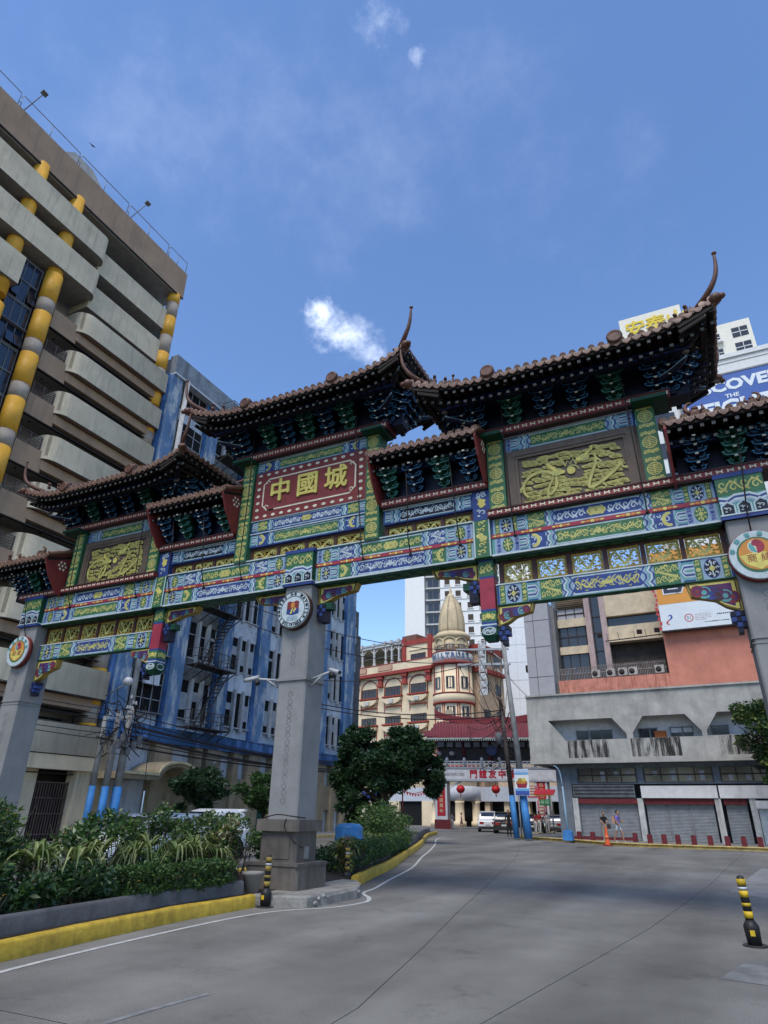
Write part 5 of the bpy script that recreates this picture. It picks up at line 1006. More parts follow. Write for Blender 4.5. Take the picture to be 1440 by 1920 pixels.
# ---------- pale office block with the blue sign, tower behind it, plain white slab ----------
WB=M('pale_block',(.62,.62,.60),r=.8,var=.06,st=.12,stc=(.45,.44,.42)); LINE=M('joint_grey',(.28,.28,.28),var=0)
wb=thing('pale_block','white block with a blue billboard on its top rising behind the right gate roof','building',(20,66,0))
MB().box(8.6,60,0,48,86,51.6).build('wall',WB,wb); MB().box(8.4,59.8,51.3,48.2,86,51.9).build('coping',WB,wb)
for z in(49.3,50.6): MB().box(8.6,59.96,z,48,60,z+.12).build('joint',LINE,wb)
for x0,z in((9.2,43.6),(9.2,39.6),(9.2,35.6)): MB().box(x0,59.9,z,x0+2.2,60,z+2.0).build('window',DGL,wb)
hb=thing('blue_billboard','blue property billboard with white capital lettering on the pale block','billboard',(20,59,0))
MB().box(12.3,59.4,40.0,31,59.75,48.8).build('panel',M('sign_blue',(.035,.10,.33),r=.5,var=.05),hb); MB().box(12.1,59.35,39.8,12.3,59.8,49).box(12.1,59.35,48.8,31,59.8,49).build('frame',FRM,hb)
for s_,sz,x,z,bo in(('DISCOVER',1.98,17.7,47.2,.09),('THE',.7,17.7,45.75,.02),('HEIGHTS',2.35,17.7,44.3,.11),('COOL LIVING',1.75,18.2,41.9,.09)): MB().merge(text(s_,sz,T3(x,59.38,z,0,1.12,1),.02,bo)).build('lettering',WHT,hb)
tw=thing('signed_tower','cream high rise with yellow characters on its parapet behind the right roof','building',(16,95,0))
MB().box(6.9,89.9,0,27,110,79.0).build('wall',M('tower_cream',(.66,.63,.54),var=.05),tw); MB().box(6.7,89.6,79,17.2,92,85.6).build('sign_wall',M('tower_cream'),tw)
for i,chx in enumerate('安泰山'): text(chx,3.6,T3(9.3+3.5*i,89.5,82.6),.05,.08).build('lettering',M('sign_gold',(.62,.47,.05),var=0),tw)
for k in range(6):
    for x,w,h in((16.5,2.6,1.7),(20.6,1.5,1.6),(24.0,2.4,2.0)):
        z=75.6-3.2*k; o=MB().box(x,89.85,z,x+w,89.92,z+h).build('window',DGL,tw); MB().box(x,89.78,z+h*.45,x+w,89.85,z+h*.52).box(x+w*.48,89.78,z,x+w*.52,89.85,z+h).build('window_frame',WB,o); 
        if x==20.6: MB().box(x-.3,89.2,z-.5,x+w+.3,89.9,z-.1).build('balcony',WB,tw)
ws=thing('white_slab','plain white building side wall behind the street arch','building',(-20,98,0),rad(12),local=True)
MB().box(-4.5,-3,0,13,12,33).build('wall',M('white_cladding',(.68,.70,.72),var=.05),ws)
for z in range(4,33,3): MB().box(-4.5,-3.03,z,13,-3.0,z+.06).build('panel_joint',M('joint_pale',(.52,.54,.56),var=0),ws)
for x in(0.5,3.4,8.2): MB().box(x,-3.03,2,x+.06,-3.0,32).build('panel_joint',M('joint_pale'),ws)
MB().box(3,-3.06,26.5,4.6,-3.0,28.6).build('window',M('sky_blue_pane',(.16,.36,.6),var=0),ws); MB().box(-4.8,-4,12,14,-3,12.6).box(-3,-3.6,15,0,-3,15.5).build('roof_edge',M('aqua_edge',(.3,.42,.42)),ws)
wt=thing('white_tower','tall white apartment tower behind the domed building','building',(-47,138,0),rad(14),local=True)
TWM=M('tower_white',(.74,.73,.70),var=.04,st=.08,stc=(.5,.5,.5)); 
MB().box(-11,0,0,-5.8,18,78).build('wall',TWM,wt); MB().box(-5.8,1.2,0,-1.6,18,78).build('stair_bay',M('stair_bay_grey',(.22,.23,.24),var=.2),wt); MB().box(-1.6,-.2,0,24,18,78).build('wall',TWM,wt)
for k in range(18):
    z=20+3.25*k
    o=MB().box(-5.0,1.05,z,-2.2,1.2,z+2.3).build('window',DGL,wt); MB().box(-5.6,.6,z-.5,-1.7,1.1,z-.1).build('balcony',M('stair_slab',(.5,.5,.48)),wt); MB().box(-3.7,.95,z,-3.6,1.05,z+2.3).build('window_frame',FRM,o)
    for x in(-.4,2.4,5.4,8.4,12.4,15.4,18.4,21.4):
        if k>13 and x>3: continue
        MB().box(x,-.26,z+.2,x+1.35,-.2,z+1.7).build('window',M('window_brown',(.06,.045,.035),var=.2),wt); MB().box(x-.15,-.45,z-.05,x+1.5,-.2,z+.12).build('window_ledge',TWM,wt)
    MB().box(-1.6,-.34,z-.65,24,-.2,z-.55).build('string_course',M('course_grey',(.5,.5,.48),var=0),wt)
# ---------- domed corner building ----------
CR_=M('cream_stucco',(.70,.57,.38),r=.85,var=.1,sc=.5,st=.14,stc=(.42,.32,.2)); RTR=M('red_trim',(.30,.05,.038),var=.15,st=.1); DOMC=M('dome_cream',(.55,.44,.27),r=.8,var=.14,sc=.7,st=.45,stc=(.25,.2,.13)); DRB=M('dome_rib',(.34,.27,.18),var=.15); SLT=M('slate_letters',(.12,.16,.24),var=0); GRW=M('weathered_white',(.5,.5,.47),var=.12,st=.2)
ph=thing('domed_building','cream corner building with red trim and a ribbed dome over its round turret','building',(-27.4,78.6,0),math.atan2(-.255,.967),local=True)
MB().box(-26,0,0,1.5,14,22).build('wall',CR_,ph); MB().box(-26,1.2,22,1.5,14,23.2).build('terrace',CR_,ph)
MB().box(-26,-.75,21.45,.5,0,21.95).build('cornice',RTR,ph); MB().box(-26,-.6,21.95,.5,-.3,23.1).build('balcony_wall',CR_,ph); MB().box(-26,-.65,23.1,.5,-.2,23.25).build('balcony_rail',RTR,ph)
for x in(-14.9,-9.4): 
    MB().box(x-1.5,-.66,22.15,x+1.5,-.6,22.95).build('baluster_recess',RTR,ph); b=MB(); [b.box(x-1.4+.22*i,-.7,22.2,x-1.3+.22*i,-.62,22.9) for i in range(13)]; b.build('balusters',CR_,ph,stuff=True)
# open veranda at the left of the top floor
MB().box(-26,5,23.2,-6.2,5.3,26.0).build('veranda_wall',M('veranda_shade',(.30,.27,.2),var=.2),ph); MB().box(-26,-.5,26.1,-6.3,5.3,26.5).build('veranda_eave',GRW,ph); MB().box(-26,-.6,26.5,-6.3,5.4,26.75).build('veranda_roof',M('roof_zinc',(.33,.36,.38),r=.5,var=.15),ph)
for i,x in enumerate((-19.8,-17.2,-14.7,-12.1,-9.6,-8.3,-6.8)):
    v=MB().box(x-.13,-.4,23.2,x+.13,-.1,26.1)
    for q in(-1,1): v.bar((x,-.25,25.2),(x+q*.9,-.25,26.05),.14); v.bar((x,-.25,23.9),(x+q*.35,-.25,23.2),.14)
    v.build('veranda_post',GRW,ph); MB().box(x-.2,-.7,26.4,x+.2,-.3,27.0).build('roof_knob',GRW,ph)
MB().box(-6.1,0,22,.8,12,26.1).build('top_wall',CR_,ph); MB().box(-6.1,-.15,25.7,.8,.0,26.5).build('top_cornice',RTR,ph)
for x in(-6.3,-1.15): MB().box(x,-.25,22.6,x+.75,.0,26.9).build('red_pier',RTR,ph)
MB().box(-8,2,26.5,-5,6,28.0).build('stair_head',M('brick_dark',(.16,.07,.05)),ph)
def pwin(x0,x1,z0,z1,y,n,par=ph,m=DGL):
    o=MB().box(x0,y-.03,z0,x1,y+.02,z1).build('window',m,par); f=MB()
    for i in range(n+1): xx=x0+(x1-x0)*i/n; f.box(xx-.05,y-.09,z0,xx+.05,y-.03,z1)
    f.box(x0,y-.1,z1-.08,x1,y-.03,z1).box(x0,y-.08,z0+(z1-z0)*.68,x1,y-.03,z0+(z1-z0)*.74); f.build('window_frame',M('frame_brown',(.10,.06,.045)),o); return o
pwin(-4.55,-1.72,22.99,24.25,0,4); MB().box(-4.9,-.12,24.8,-1.4,0,24.95).build('label_mould',CR_,ph)
for i,(x0,x1) in enumerate(((-14.72,-11.7),(-9.7,-6.7),(-4.6,-1.7),(-19.8,-16.8))):
    xc=(x0+x1)/2
    for fz,fh in((18.3,1.35),(14.1,1.05),(9.8,1.3)):
        pwin(x0,x1,fz,fz+fh,-.02,5)
        MB().box(x0-.5,-.5,fz-.32,x1+.5,0,fz-.1).build('red_sill',RTR,ph)
        sw=[(-(1.9)+.0,fz-.5),(1.9,fz-.5)]+[(1.9*math.cos(t),fz-.5-.9*math.sin(t)) for t in np.linspace(.0,pi,9)[1:-1]]
        MB().prism([(xc+a,c) for a,c in sw],'y',-.55,0).build('bracket_hood',CR_,ph); MB().box(xc-.4,-.8,fz-1.25,xc+.5,-.5,fz-.7).build('air_conditioner',GRW,ph); MB().box(x0-.1,-.35,fz-1.75,x1+.1,0,fz-1.6).build('red_sill',RTR,ph)
        for q in(x0-.25,x1+.2): MB().box(q-.06,-.06,fz-2.6,q+.06,0,fz-.4).build('red_strip',RTR,ph)
    arch=[(xc+1.75*math.cos(t),19.55+1.4*math.sin(t)) for t in np.linspace(0,pi,15)]; mb=MB(); mb.tube([(a,-.05,c) for a,c in [(xc+1.75,18.2)]+arch+[(xc-1.75,18.2)]],.1,5); mb.build('arch_trim',RTR,ph)
for x in(-15.9,-10.7,-5.7,-1.05,-20.8):
    b=MB().box(x-.55,-.6,20.95,x+.55,0,21.45).box(x-.4,-.45,19.9,x+.4,0,20.95).box(x-.5,-.5,19.7,x+.5,0,19.9); b.build('corbel',RTR,ph)
# ground storeys: pale fascia, cream piers, dark shop openings
MB().box(-26,-.4,3.1,1.5,0,4.9).build('fascia',M('fascia_bluish',(.46,.48,.52),var=.1),ph); MB().box(-26,-.06,.0,1.5,.3,3.1).build('shop_front',BLK,ph); MB().box(-14,-.46,3.05,-9.2,-.4,4.4).build('blue_fascia',M('fascia_blue',(.02,.05,.22)),ph)
for x in(-12.5,-7.5,-1.5,-18): MB().box(x-.9,-.5,0,x+.9,.0,3.1).build('pier',CR_,ph)
for i in range(40): x=-14+.34*i; MB().box(x-.07,-.35,5.0,x+.07,-.22,5.75).build('baluster',CR_,ph)
MB().box(-26,-.4,5.75,1.5,-.15,5.95).build('balcony_rail',CR_,ph)
# turret
tc_=(2.86,.7,0)
t=MB().lathe([(2.8,0),(2.8,21.4)],tc_,36); t.build('turret',CR_,ph)
MB().lathe([(2.8,21.3),(3.25,21.5),(3.3,21.75),(3.0,21.8)],tc_,36).build('turret_cornice',RTR,ph); bd_=MB().lathe([(3.02,21.75),(3.02,23.2),(2.9,23.2)],tc_,36).build('turret_band',GRW,ph); MB().lathe([(3.05,23.2),(3.08,23.35),(2.85,23.36)],tc_,36).build('balcony_rail',RTR,ph)
MB().lathe([(2.42,23.2),(2.42,25.6)],tc_,36).build('upper_turret',DOMC,ph); MB().lathe([(2.42,25.4),(2.7,25.6),(2.85,26.0),(2.6,26.1),(2.2,26.5)],tc_,36).build('upper_cornice',DOMC,ph)
def P(a,r,z): return (tc_[0]+r*math.cos(a),tc_[1]+r*math.sin(a),z)
for a in np.radians((-155,-110,-65,-20)):
    mb=MB(); mb.tube([P(a+q,2.5,z) for q,z in [(-.42,23.9)]+[(.42*-math.cos(t),24.5+.95*math.sin(t)) for t in np.linspace(0,pi,11)]+[(.42,23.9)]],.14,6); mb.build('arch_trim',DOMC,ph)
    q=MB(); q.obox(P(a+rad(22),2.5,24.5),(.55,.75,.45),(0,0,a+rad(22))); q.obox(P(a+rad(22),2.5,24.1),(.4,.5,.3),(0,0,a+rad(22))); q.build('corbel',DOMC,ph)
    for z0,z1,r_,hw in((23.3,24.4,2.42,.21),(18.0,19.6,2.82,.2),(14.0,15.4,2.82,.2),(9.8,11.2,2.82,.2)):
        o=MB().add([P(a-hw,r_+.02,z0),P(a+hw,r_+.02,z0),P(a+hw,r_+.02,z1),P(a-hw,r_+.02,z1)],[(0,1,2,3)]).build('window',DGL,ph); f=MB(); 
        for q2 in(-hw,0,hw): f.bar(P(a+q2,r_+.04,z0),P(a+q2,r_+.04,z1),.09)
        f.bar(P(a-hw,r_+.04,z1),P(a+hw,r_+.04,z1),.1); f.bar(P(a-hw,r_+.04,z0),P(a+hw,r_+.04,z0),.1); f.build('window_frame',FRM,o)
    for q2 in(-.34,.34): MB().bar(P(a+q2,2.82,8),P(a+q2,2.82,16.0),.12).bar(P(a+q2,2.82,17.3),P(a+q2,2.82,21.4),.12).build('red_strip',RTR,ph)
for z0,z1,r_ in((16.0,17.3,3.05),(11.9,13.1,3.05),(7.4,8.7,3.05)): MB().lathe([(2.8,z0),(r_,z0+.1),(r_,z1-.15),(2.85,z1)],tc_,36).build('turret_balcony',CR_,ph); MB().lathe([(2.85,z0-.2),(r_+.06,z0-.1),(r_+.06,z0+.12),(2.85,z0+.15)],tc_,36).build('red_ring',RTR,ph); MB().lathe([(2.85,z1-.1),(r_+.06,z1-.08),(r_+.06,z1+.08),(2.85,z1+.1)],tc_,36).build('red_ring',RTR,ph)
MB().lathe([(3.0,3.1),(3.4,3.15),(3.4,4.9),(3.0,4.95)],tc_,30).build('turret_fascia',M('fascia_bluish'),ph); MB().lathe([(2.85,0),(2.85,3.1)],tc_,30).build('turret_shopfront',BLK,ph)
for a in np.radians((-150,-100,-50,0)): MB().lathe([(.85,0),(.85,.6),(.62,.7),(.6,2.8),(.75,3.1)],P(a,2.9,0),12).build('column',CR_,ph)
MB().box(5.0,1.5,3.1,20,3.2,4.9).build('wing_fascia',M('fascia_bluish'),ph); MB().box(5.2,2.6,0,20,3.2,3.1).build('wing_shopfront',BLK,ph)
for x in(6.5,9.5,12.5,15.5): MB().box(x,1.9,0,x+.8,2.6,3.1).build('pier',CR_,ph)
MB().box(8.0,3.2,4.9,20,12,9.0).build('wing_upper',M('wing_stucco',(.5,.36,.24),var=.2,st=.3),ph)
DP=[(2.0,26.3),(2.04,27.1),(2.02,28.0),(1.92,29.0),(1.7,30.0),(1.34,31.0),(.92,31.8),(.55,32.3),(.58,32.5),(.42,32.8),(.2,33.0),(.26,33.3),(.1,33.7),(.03,34.5)]
MB().lathe(DP,tc_,32).build('dome',DOMC,ph)
for k in range(8):
    a=2*pi*k/8+.3; MB().tube([P(a,r_,z) for r_,z in DP[:8]],.12,6).build('dome_rib',DRB,ph)
for i,chx in enumerate('PHILTRUST'):
    a=rad(-130+i*15); tt=text(chx,1.0,Matrix.Translation(P(a,3.06,22.62))@Matrix.Rotation(a+pi/2,4,'Z'),.03,.05); tt.build('lettering',SLT,bd_)
for i,chx in enumerate('BANK'): a=rad(-75+i*8); text(chx,.5,Matrix.Translation(P(a,3.06,21.98))@Matrix.Rotation(a+pi/2,4,'Z'),.03,.01).build('lettering',M('faint_red',(.35,.1,.09)),bd_)
# short right wing
MB().box(3.5,3,0,5.9,10,24.2).build('wing_wall',M('wing_stucco',(.5,.36,.24),var=.2,st=.3),ph); MB().box(3.5,2.6,24.0,6.4,10.3,24.9).build('wing_cornice',RTR,ph); MB().box(3.5,2.5,20.8,6.5,10.3,21.4).build('wing_cornice',RTR,ph)
for z in(22.3,18,14): 
    for y in(4,7.5): MB().box(5.9,y,z,5.95,y+1.6,z+1.5).build('window',DGL,ph)
vs_=thing('vertical_sign','tall narrow pale sign frame fixed to the right side of the domed building','sign',(-17,70,0))
v=MB(); 
for x in(-17.3,-16.4): v.bar((x,69,15.5),(x,69,22.6),.09)
for k in range(8): v.bar((-17.3,69,15.5+k),(-16.4,69,15.5+k),.07); v.bar((-17.3,69,15.5+k),(-16.4,69,16.5+k if k<7 else 22.6),.04)
v.bar((-17.3,69,19),(-19.5,75,19.2),.08); v.bar((-17.3,69,16.5),(-19.5,75,16.7),.08)
v.build('frame',GRW,vs_)
for k in range(7): MB().box(-17.2,69.05,15.6+k,-16.5,69.1,16.3+k).build('panel',M('sign_pale',(.5,.5,.5),var=.1),vs_)
# ---------- second arch with the maroon roof ----------
ar=thing('friendship_arch','smaller street arch with a maroon tiled roof and red lettering further up the road','gate',(-14.9,63.7,0),rad(17),local=True)
MTL=M('maroon_roof',(.15,.028,.036),r=.55,var=.18,sc=1.5,st=.2,stc=(.09,.02,.025)); ARW=M('arch_white',(.52,.53,.55),var=.1,st=.15); ARD=M('arch_dark',(.03,.028,.028)); REDL=M('sign_red',(.40,.012,.03),var=.08)
def ar_pil(x):
    MB().box(x-.95,-.6,0,x+.95,.8,.95).build('pillar_base',MAR,ar); o=MB().box(x-.8,-.45,.95,x+.8,.6,5.0).build('pillar',M('pillar_grey',(.12,.105,.105),var=.2),ar)
    MB().box(x-.85,-.52,.95,x-.62,-.4,5.0).box(x+.3,-.52,.95,x+.52,-.4,5.0).box(x-.62,-.52,.95,x+.3,-.42,1.3).build('pillar_frame',ARW,ar); MB().box(x-.6,-.5,1.35,x+.28,-.44,4.95).build('red_tablet',REDL,ar)
    for i,chx in enumerate('千秋友誼萬年' if x<0 else '四海兄弟同心'): text(chx,.46,T3(x-.16,-.52,4.55-.55*i),.005,.01).build('lettering',M('tablet_gold',(.5,.33,.2),var=0),ar)
ar_pil(-5.6); ar_pil(5.6)
MB().bar((-4.8,-.3,4.2),(-3.3,-.3,5.0),.2).bar((4.8,-.3,4.2),(3.3,-.3,5.0),.2).build('knee_brace',ARW,ar)
bm_=MB().box(-7.2,-.55,5.0,7.2,.65,6.25).build('lintel',ARW,ar); MB().box(-7.25,-.62,6.25,7.25,.7,6.45).box(-7.25,-.62,4.92,7.25,.7,5.02).build('lintel_edge',M('arch_grey',(.27,.29,.32)),ar)
for x0,x1 in((-6.9,-2.75),(-2.6,3.0),(3.2,6.9)): MB().box(x0,-.58,5.12,x1,-.55,6.15).build('name_panel',M('panel_pale',(.55,.55,.57)),bm_)
text('PAGKAKAIBIGANG PILIPINO TSINO',.36,T3(-4.8,-.6,5.63,0,.62,1.2),.006).build('lettering',M('sign_grey',(.16,.16,.18),var=0),bm_)
for i,chx in enumerate('門誼友中菲'): text(chx,.92,T3(-2.0+1.07*i,-.6,5.63),.008,.035).build('lettering',REDL,bm_)
for i in range(30):
    x=-7+14*i/29; MB().box(x-.05,-.5,6.45,x+.05,-.3,7.05).build('baluster',ARW,ar)
for i in range(8): x=-7+2*i; MB().lathe([(.16,6.45),(.16,7.2),(.2,7.25),(.1,7.45),(.02,7.5)],(x,-.4,0),8).build('newel',ARW,ar)
MB().box(-7.1,-.5,6.72,7.1,-.3,6.85).box(-7.1,-.5,7.0,7.1,-.3,7.1).build('balustrade_rail',ARW,ar)
for x in(-6,-3,0,3,6): MB().lathe([(.17,6.4),(.17,9.5)],(x,.3,0),10).build('upper_post',MAR,ar)
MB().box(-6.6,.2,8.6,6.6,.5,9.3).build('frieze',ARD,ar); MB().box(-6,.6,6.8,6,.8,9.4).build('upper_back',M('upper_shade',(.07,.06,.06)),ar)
for i in range(12): x=-5.7+1.04*i; MB().box(x-.35,.12,8.66,x+.35,.2,9.2).build('frieze_panel',M('frieze_pale',(.26,.28,.34),var=.3),ar)
MB().merge(MB().lathe([(.62,0),(.62,.1)],(0,0,0),18),Matrix.Translation((.2,.1,8.3))@Matrix.Rotation(pi/2,4,'X')).build('round_emblem',M('emblem_blue',(.08,.11,.22),var=.2),ar)
for x in(-5.9,-4.4,5,6.2): MB().ball((x,-.5,7.9),(.32,.32,.26),0,10,6).build('lamp_globe',M('globe_glass',(.4,.33,.31),r=.3,var=.1),ar)
rf_=MB()
def ry(x,t): return 9.4+2.1*(t*.62+.38*t*t)+.25*(abs(x)/7.6)**4*(1-t)
for sgn in(-1,1):
    for i in range(44):     # rounded roll per tile row
        x=-7.5+15*(i+.5)/44; tm=min(1,(7.9-abs(x))/1.9)
        for k in range(4):
            t0,t1=tm*k/4,tm*(k+1)/4; rf_.tube([(x,sgn*2.1*(1-t0)+.2,ry(x,t0)+.05),(x,sgn*2.1*(1-t1)+.2,ry(x,t1)+.05)],.1,5,0,False)
for sgn in(-1,1):
    vs=[];n=20
    for i in range(n+1):
        x=-7.6+15.2*i/n; tm=min(1,(7.95-abs(x))/1.9)
        for k in range(6): t_=tm*k/5; vs.append((x,sgn*2.15*(1-t_)+.2,ry(x,t_)))
    rf_.add(vs,[(i*6+k,(i+1)*6+k,(i+1)*6+k+1,i*6+k+1) for i in range(n) for k in range(5)])
rf_.build('roof',MTL,ar); rg=[(x,.2,11.45+.9*(abs(x)/6.3)**3) for x in np.linspace(-6.3,6.3,25)]
MB().prism([(x,z-.25) for x,y,z in rg]+[(x,z+.5) for x,y,z in rg[::-1]],'y',.0,.4).build('roof_ridge',M('ridge_maroon',(.18,.025,.03),var=.1),ar)
MB().merge(MB().lathe([(.55,0),(.55,.2)],(0,0,0),14),Matrix.Translation((-4.6,.3,12.4))@Matrix.Rotation(pi/2,4,'X')).build('ridge_disc',M('ridge_disc',(.4,.33,.24)),ar)
for i in range(60): x=-7.4+14.8*i/59; MB().prism([(x-.12,9.42),(x+.12,9.42),(x,9.1)],'y',-1.97,-1.92).build('eave_scallop',M('scallop_green',(.36,.42,.38),var=.1),ar)
MB().box(-7.5,-2.0,9.36,7.5,-1.85,9.48).build('eave_board',M('scallop_green'),ar)
# lanterns
LAN=M('lantern_red',(.42,.012,.015),r=.5,var=.1)
def lantern(x,y,z,s,label,post=False):
    t=thing('red_lantern',label,'lantern',(x,y,z),0,'red lanterns by the second arch'); MB().lathe([(.12*s,-.42*s),(.3*s,-.36*s),(.46*s,-.15*s),(.5*s,0),(.46*s,.15*s),(.3*s,.36*s),(.12*s,.42*s)],(x,y,z),14).build('lantern_body',LAN,t); MB().tube([(x,y,z+.4*s),(x,y,z+.95*s)],.02,4).build('cord',DKTRIM,t); MB().lathe([(.05*s,-.8*s),(.06*s,-.42*s)],(x,y,z),6).build('tassel',LAN,t)
lantern(-18.2,62.4,4.1,1.0,'red lantern hanging under the left part of the arch lintel'); lantern(-14.4,63.5,4.1,1.0,'red lantern hanging under the middle of the arch lintel')
lpst=thing('lantern_post','dark red post carrying a red lantern and a string of pennants left of the arch','lantern post',(-20.6,51.6,0)); MB().tube([(-20.6,51.6,0),(-20.6,51.6,4.6)],.07,7).build('post',MAR,lpst); MB().lathe([(.1,-.45),(.3,-.3),(.34,0),(.3,.3),(.1,.45)],(-20.75,51.3,4.1),10).build('lantern',LAN,lpst); pn=MB()
for i in range(8): x=-20.5+.3*i; z=3.55-.25*math.sin(pi*i/8); pn.add([(x,51.6,z),(x+.26,51.6,z-.02),(x+.13,51.6,z-.3)],[(0,1,2)])
pn.tube([(-20.6,51.6,3.6),(-19.4,51.6,3.33),(-18.2,51.6,3.55)],.04,4); pn.build('pennant_string',LAN,lpst)
# ---------- vegetation ----------
def leafmat(n,c,tr=.25):
    m=M(n,c,r=.5,var=.35,sc=1.7,spec=.35); b=m.node_tree.nodes['Principled BSDF']; t=m.node_tree; o=t.nodes['Material Output']
    if 'tl' not in t.nodes:
        tl=t.nodes.new('ShaderNodeBsdfTranslucent'); tl.name='tl'; tl.inputs[0].default_value=(c[0]*1.5,c[1]*1.6,c[2],1); mx=t.nodes.new('ShaderNodeMixShader'); mx.inputs[0].default_value=tr; t.links.new(b.outputs[0],mx.inputs[1]); t.links.new(tl.outputs[0],mx.inputs[2]); t.links.new(mx.outputs[0],o.inputs[0])
    return m
LG=[leafmat('leaf_bright',(.07,.13,.028)),leafmat('leaf_mid',(.034,.078,.022)),leafmat('leaf_dark',(.024,.06,.024)),leafmat('leaf_yellow',(.20,.22,.06)),leafmat('leaf_pale',(.33,.36,.22)),leafmat('leaf_deep',(.012,.033,.016)),leafmat('leaf_croton',(.14,.10,.06))]
DRYL=leafmat('leaf_dry',(.16,.11,.045)); TWIG=M('twig_brown',(.055,.042,.032),var=.3); BARK=M('bark_grey',(.05,.042,.034),var=.35,sc=4,bump=.5,bs=15)
def leaves(name,par,C,size,mats,w,up=.35,asp=.45,jit=.3,seed=0,label=None):
    """many separate folded leaves; C: points, w: weights per material"""
    r=np.random.RandomState(seed); C=np.asarray(C,float)-np.array(ORG[par.name]); n=len(C)
    d=r.normal(size=(n,3)); d[:,2]=d[:,2]*.6+up*r.uniform(-.4,1,n); d/=np.linalg.norm(d,axis=1)[:,None]
    s=np.cross(d,r.normal(size=(n,3))); s/=np.linalg.norm(s,axis=1)[:,None]; nn=np.cross(d,s)
    L_=size*(1+jit*r.uniform(-1,1,n))[:,None]; Wd=L_*asp*.5
    v=np.stack([C,C+d*L_*.45+s*Wd+nn*L_*.06,C+d*L_-nn*L_*.12,C+d*L_*.45-s*Wd+nn*L_*.06],1).reshape(-1,3)
    me=bpy.data.meshes.new(name); me.vertices.add(4*n); me.vertices.foreach_set('co',v.astype(np.float32).ravel())
    i=np.arange(n)*4; tri=np.stack([i,i+1,i+2,i,i+2,i+3],1).astype(np.int32)
    me.loops.add(6*n); me.loops.foreach_set('vertex_index',tri.ravel()); me.polygons.add(2*n); me.polygons.foreach_set('loop_start',np.arange(2*n,dtype=np.int32)*3)
    w=np.array(w,float); w/=w.sum(); k=r.choice(len(w),size=n,p=w); me.polygons.foreach_set('material_index',np.repeat(k,2).astype(np.int32))
    for m in mats: me.materials.append(m)
    me.update(calc_edges=True); return link(me,name,par,label=label)
def blob(c,rad3,n,seed,shell=.55,clumps=26,lump=.3):
    """points in an irregular crown: clumps on and in an ellipsoid, with gaps between them"""
    r=np.random.RandomState(seed); cc=[]
    for i in range(clumps):
        d=r.normal(size=3); d/=np.linalg.norm(d); cc.append(d*(shell+(1-shell)*r.uniform()**.5)*r.uniform(.75,1.05))
    cc=np.array(cc); k=r.randint(0,clumps,n); d=r.normal(size=(n,3)); d/=np.linalg.norm(d,axis=1)[:,None]
    p=cc[k]+d*(lump*r.uniform(.25,1,n)**.5)[:,None]*r.uniform(.7,1.25,(clumps,1))[k]
    return p*np.array(rad3)+np.array(c)
def tree(name,label,base,h,trunk_r,crowns,nl,size,mats,w,seed,group=None,lean=(0,0),clumps=30,lump=.3):
    t=thing(name,label,'tree',base,0,group); b=Vector(base); top=b+Vector((lean[0],lean[1],h)); mb=MB(); rr=random.Random(seed)
    mb.tube(smooth3([b,b+Vector((lean[0]*.2+.05,lean[1]*.2,h*.35)),b+Vector((lean[0]*.6-.05,lean[1]*.6,h*.7)),top],4),[trunk_r*(1.25-.06*i) for i in range(13)],8)
    pts=[]
    for j,(c,r3,f) in enumerate(crowns):
        C=b+Vector(c)
        for q in range(5):
            e=C+Vector((rr.uniform(-.7,.7)*r3[0],rr.uniform(-.7,.7)*r3[1],rr.uniform(-.3,.7)*r3[2])); st_=b+Vector((lean[0]*.6,lean[1]*.6,h*rr.uniform(.55,.95)))
            mb.tube(smooth3([st_,st_.lerp(e,.5)+Vector((0,0,.15)),e],3),[trunk_r*(.5-.055*i) for i in range(7)],5)
        pts.append(blob(C,r3,int(nl*f),seed*7+j,clumps=max(6,int(clumps*f)),lump=lump))
    mb.build('trunk',BARK,t); leaves('crown',t,np.concatenate(pts),size,mats,w,seed=seed); return t
tree('street_tree','large dark green round tree on the far end of the median',(-9.4,24.0,.2),3.2,.16,[((-1.45,0,4.75),(1.25,1.3,1.35),.2),((1.55,.2,4.6),(1.45,1.4,1.4),.24),((.15,0,3.7),(2.0,1.8,1.35),.3),((2.75,.6,3.4),(1.05,1.1,1.0),.1),((-2.4,-.2,3.0),(1.1,1.1,1.15),.13),((-1.5,-.2,1.9),(1.2,1.2,.95),.12),((.3,.2,4.6),(1.0,1.2,.9),.1)],44000,.27,[LG[2],LG[5],LG[1]],(.6,.26,.14),3,clumps=130,lump=.29)
tree('kerb_tree','bushy tree with olive leaves cut by the right edge before the concrete block',(12.4,32.6,.13),4.4,.13,[((-1.0,0,6.2),(2.1,1.7,1.7),.55),((.5,0,5.1),(2.2,1.8,1.9),.45),((-.4,-.3,4.0),(1.6,1.4,1.0),.2)],13000,.25,[LG[1],LG[2],LG[3],LG[0]],(.4,.3,.18,.12),8,clumps=46)
tree('small_tree','low dark spreading tree by the arched hood of the blue building',(-15.6,15.6,.14),1.9,.09,[((.1,0,2.6),(1.9,1.5,.8),.7),((-.6,.3,1.9),(1.2,1.2,.7),.3)],7000,.22,[LG[2],LG[5]],(.7,.3),12,clumps=30)
tree('small_tree','rounder light green small tree right of the dark low one',(-15.2,20.4,.14),1.7,.08,[((0,0,2.4),(1.7,1.5,.95),.8),((.8,0,1.7),(1.0,1.0,.7),.2)],6500,.22,[LG[1],LG[0],LG[2]],(.5,.25,.25),15,clumps=26)
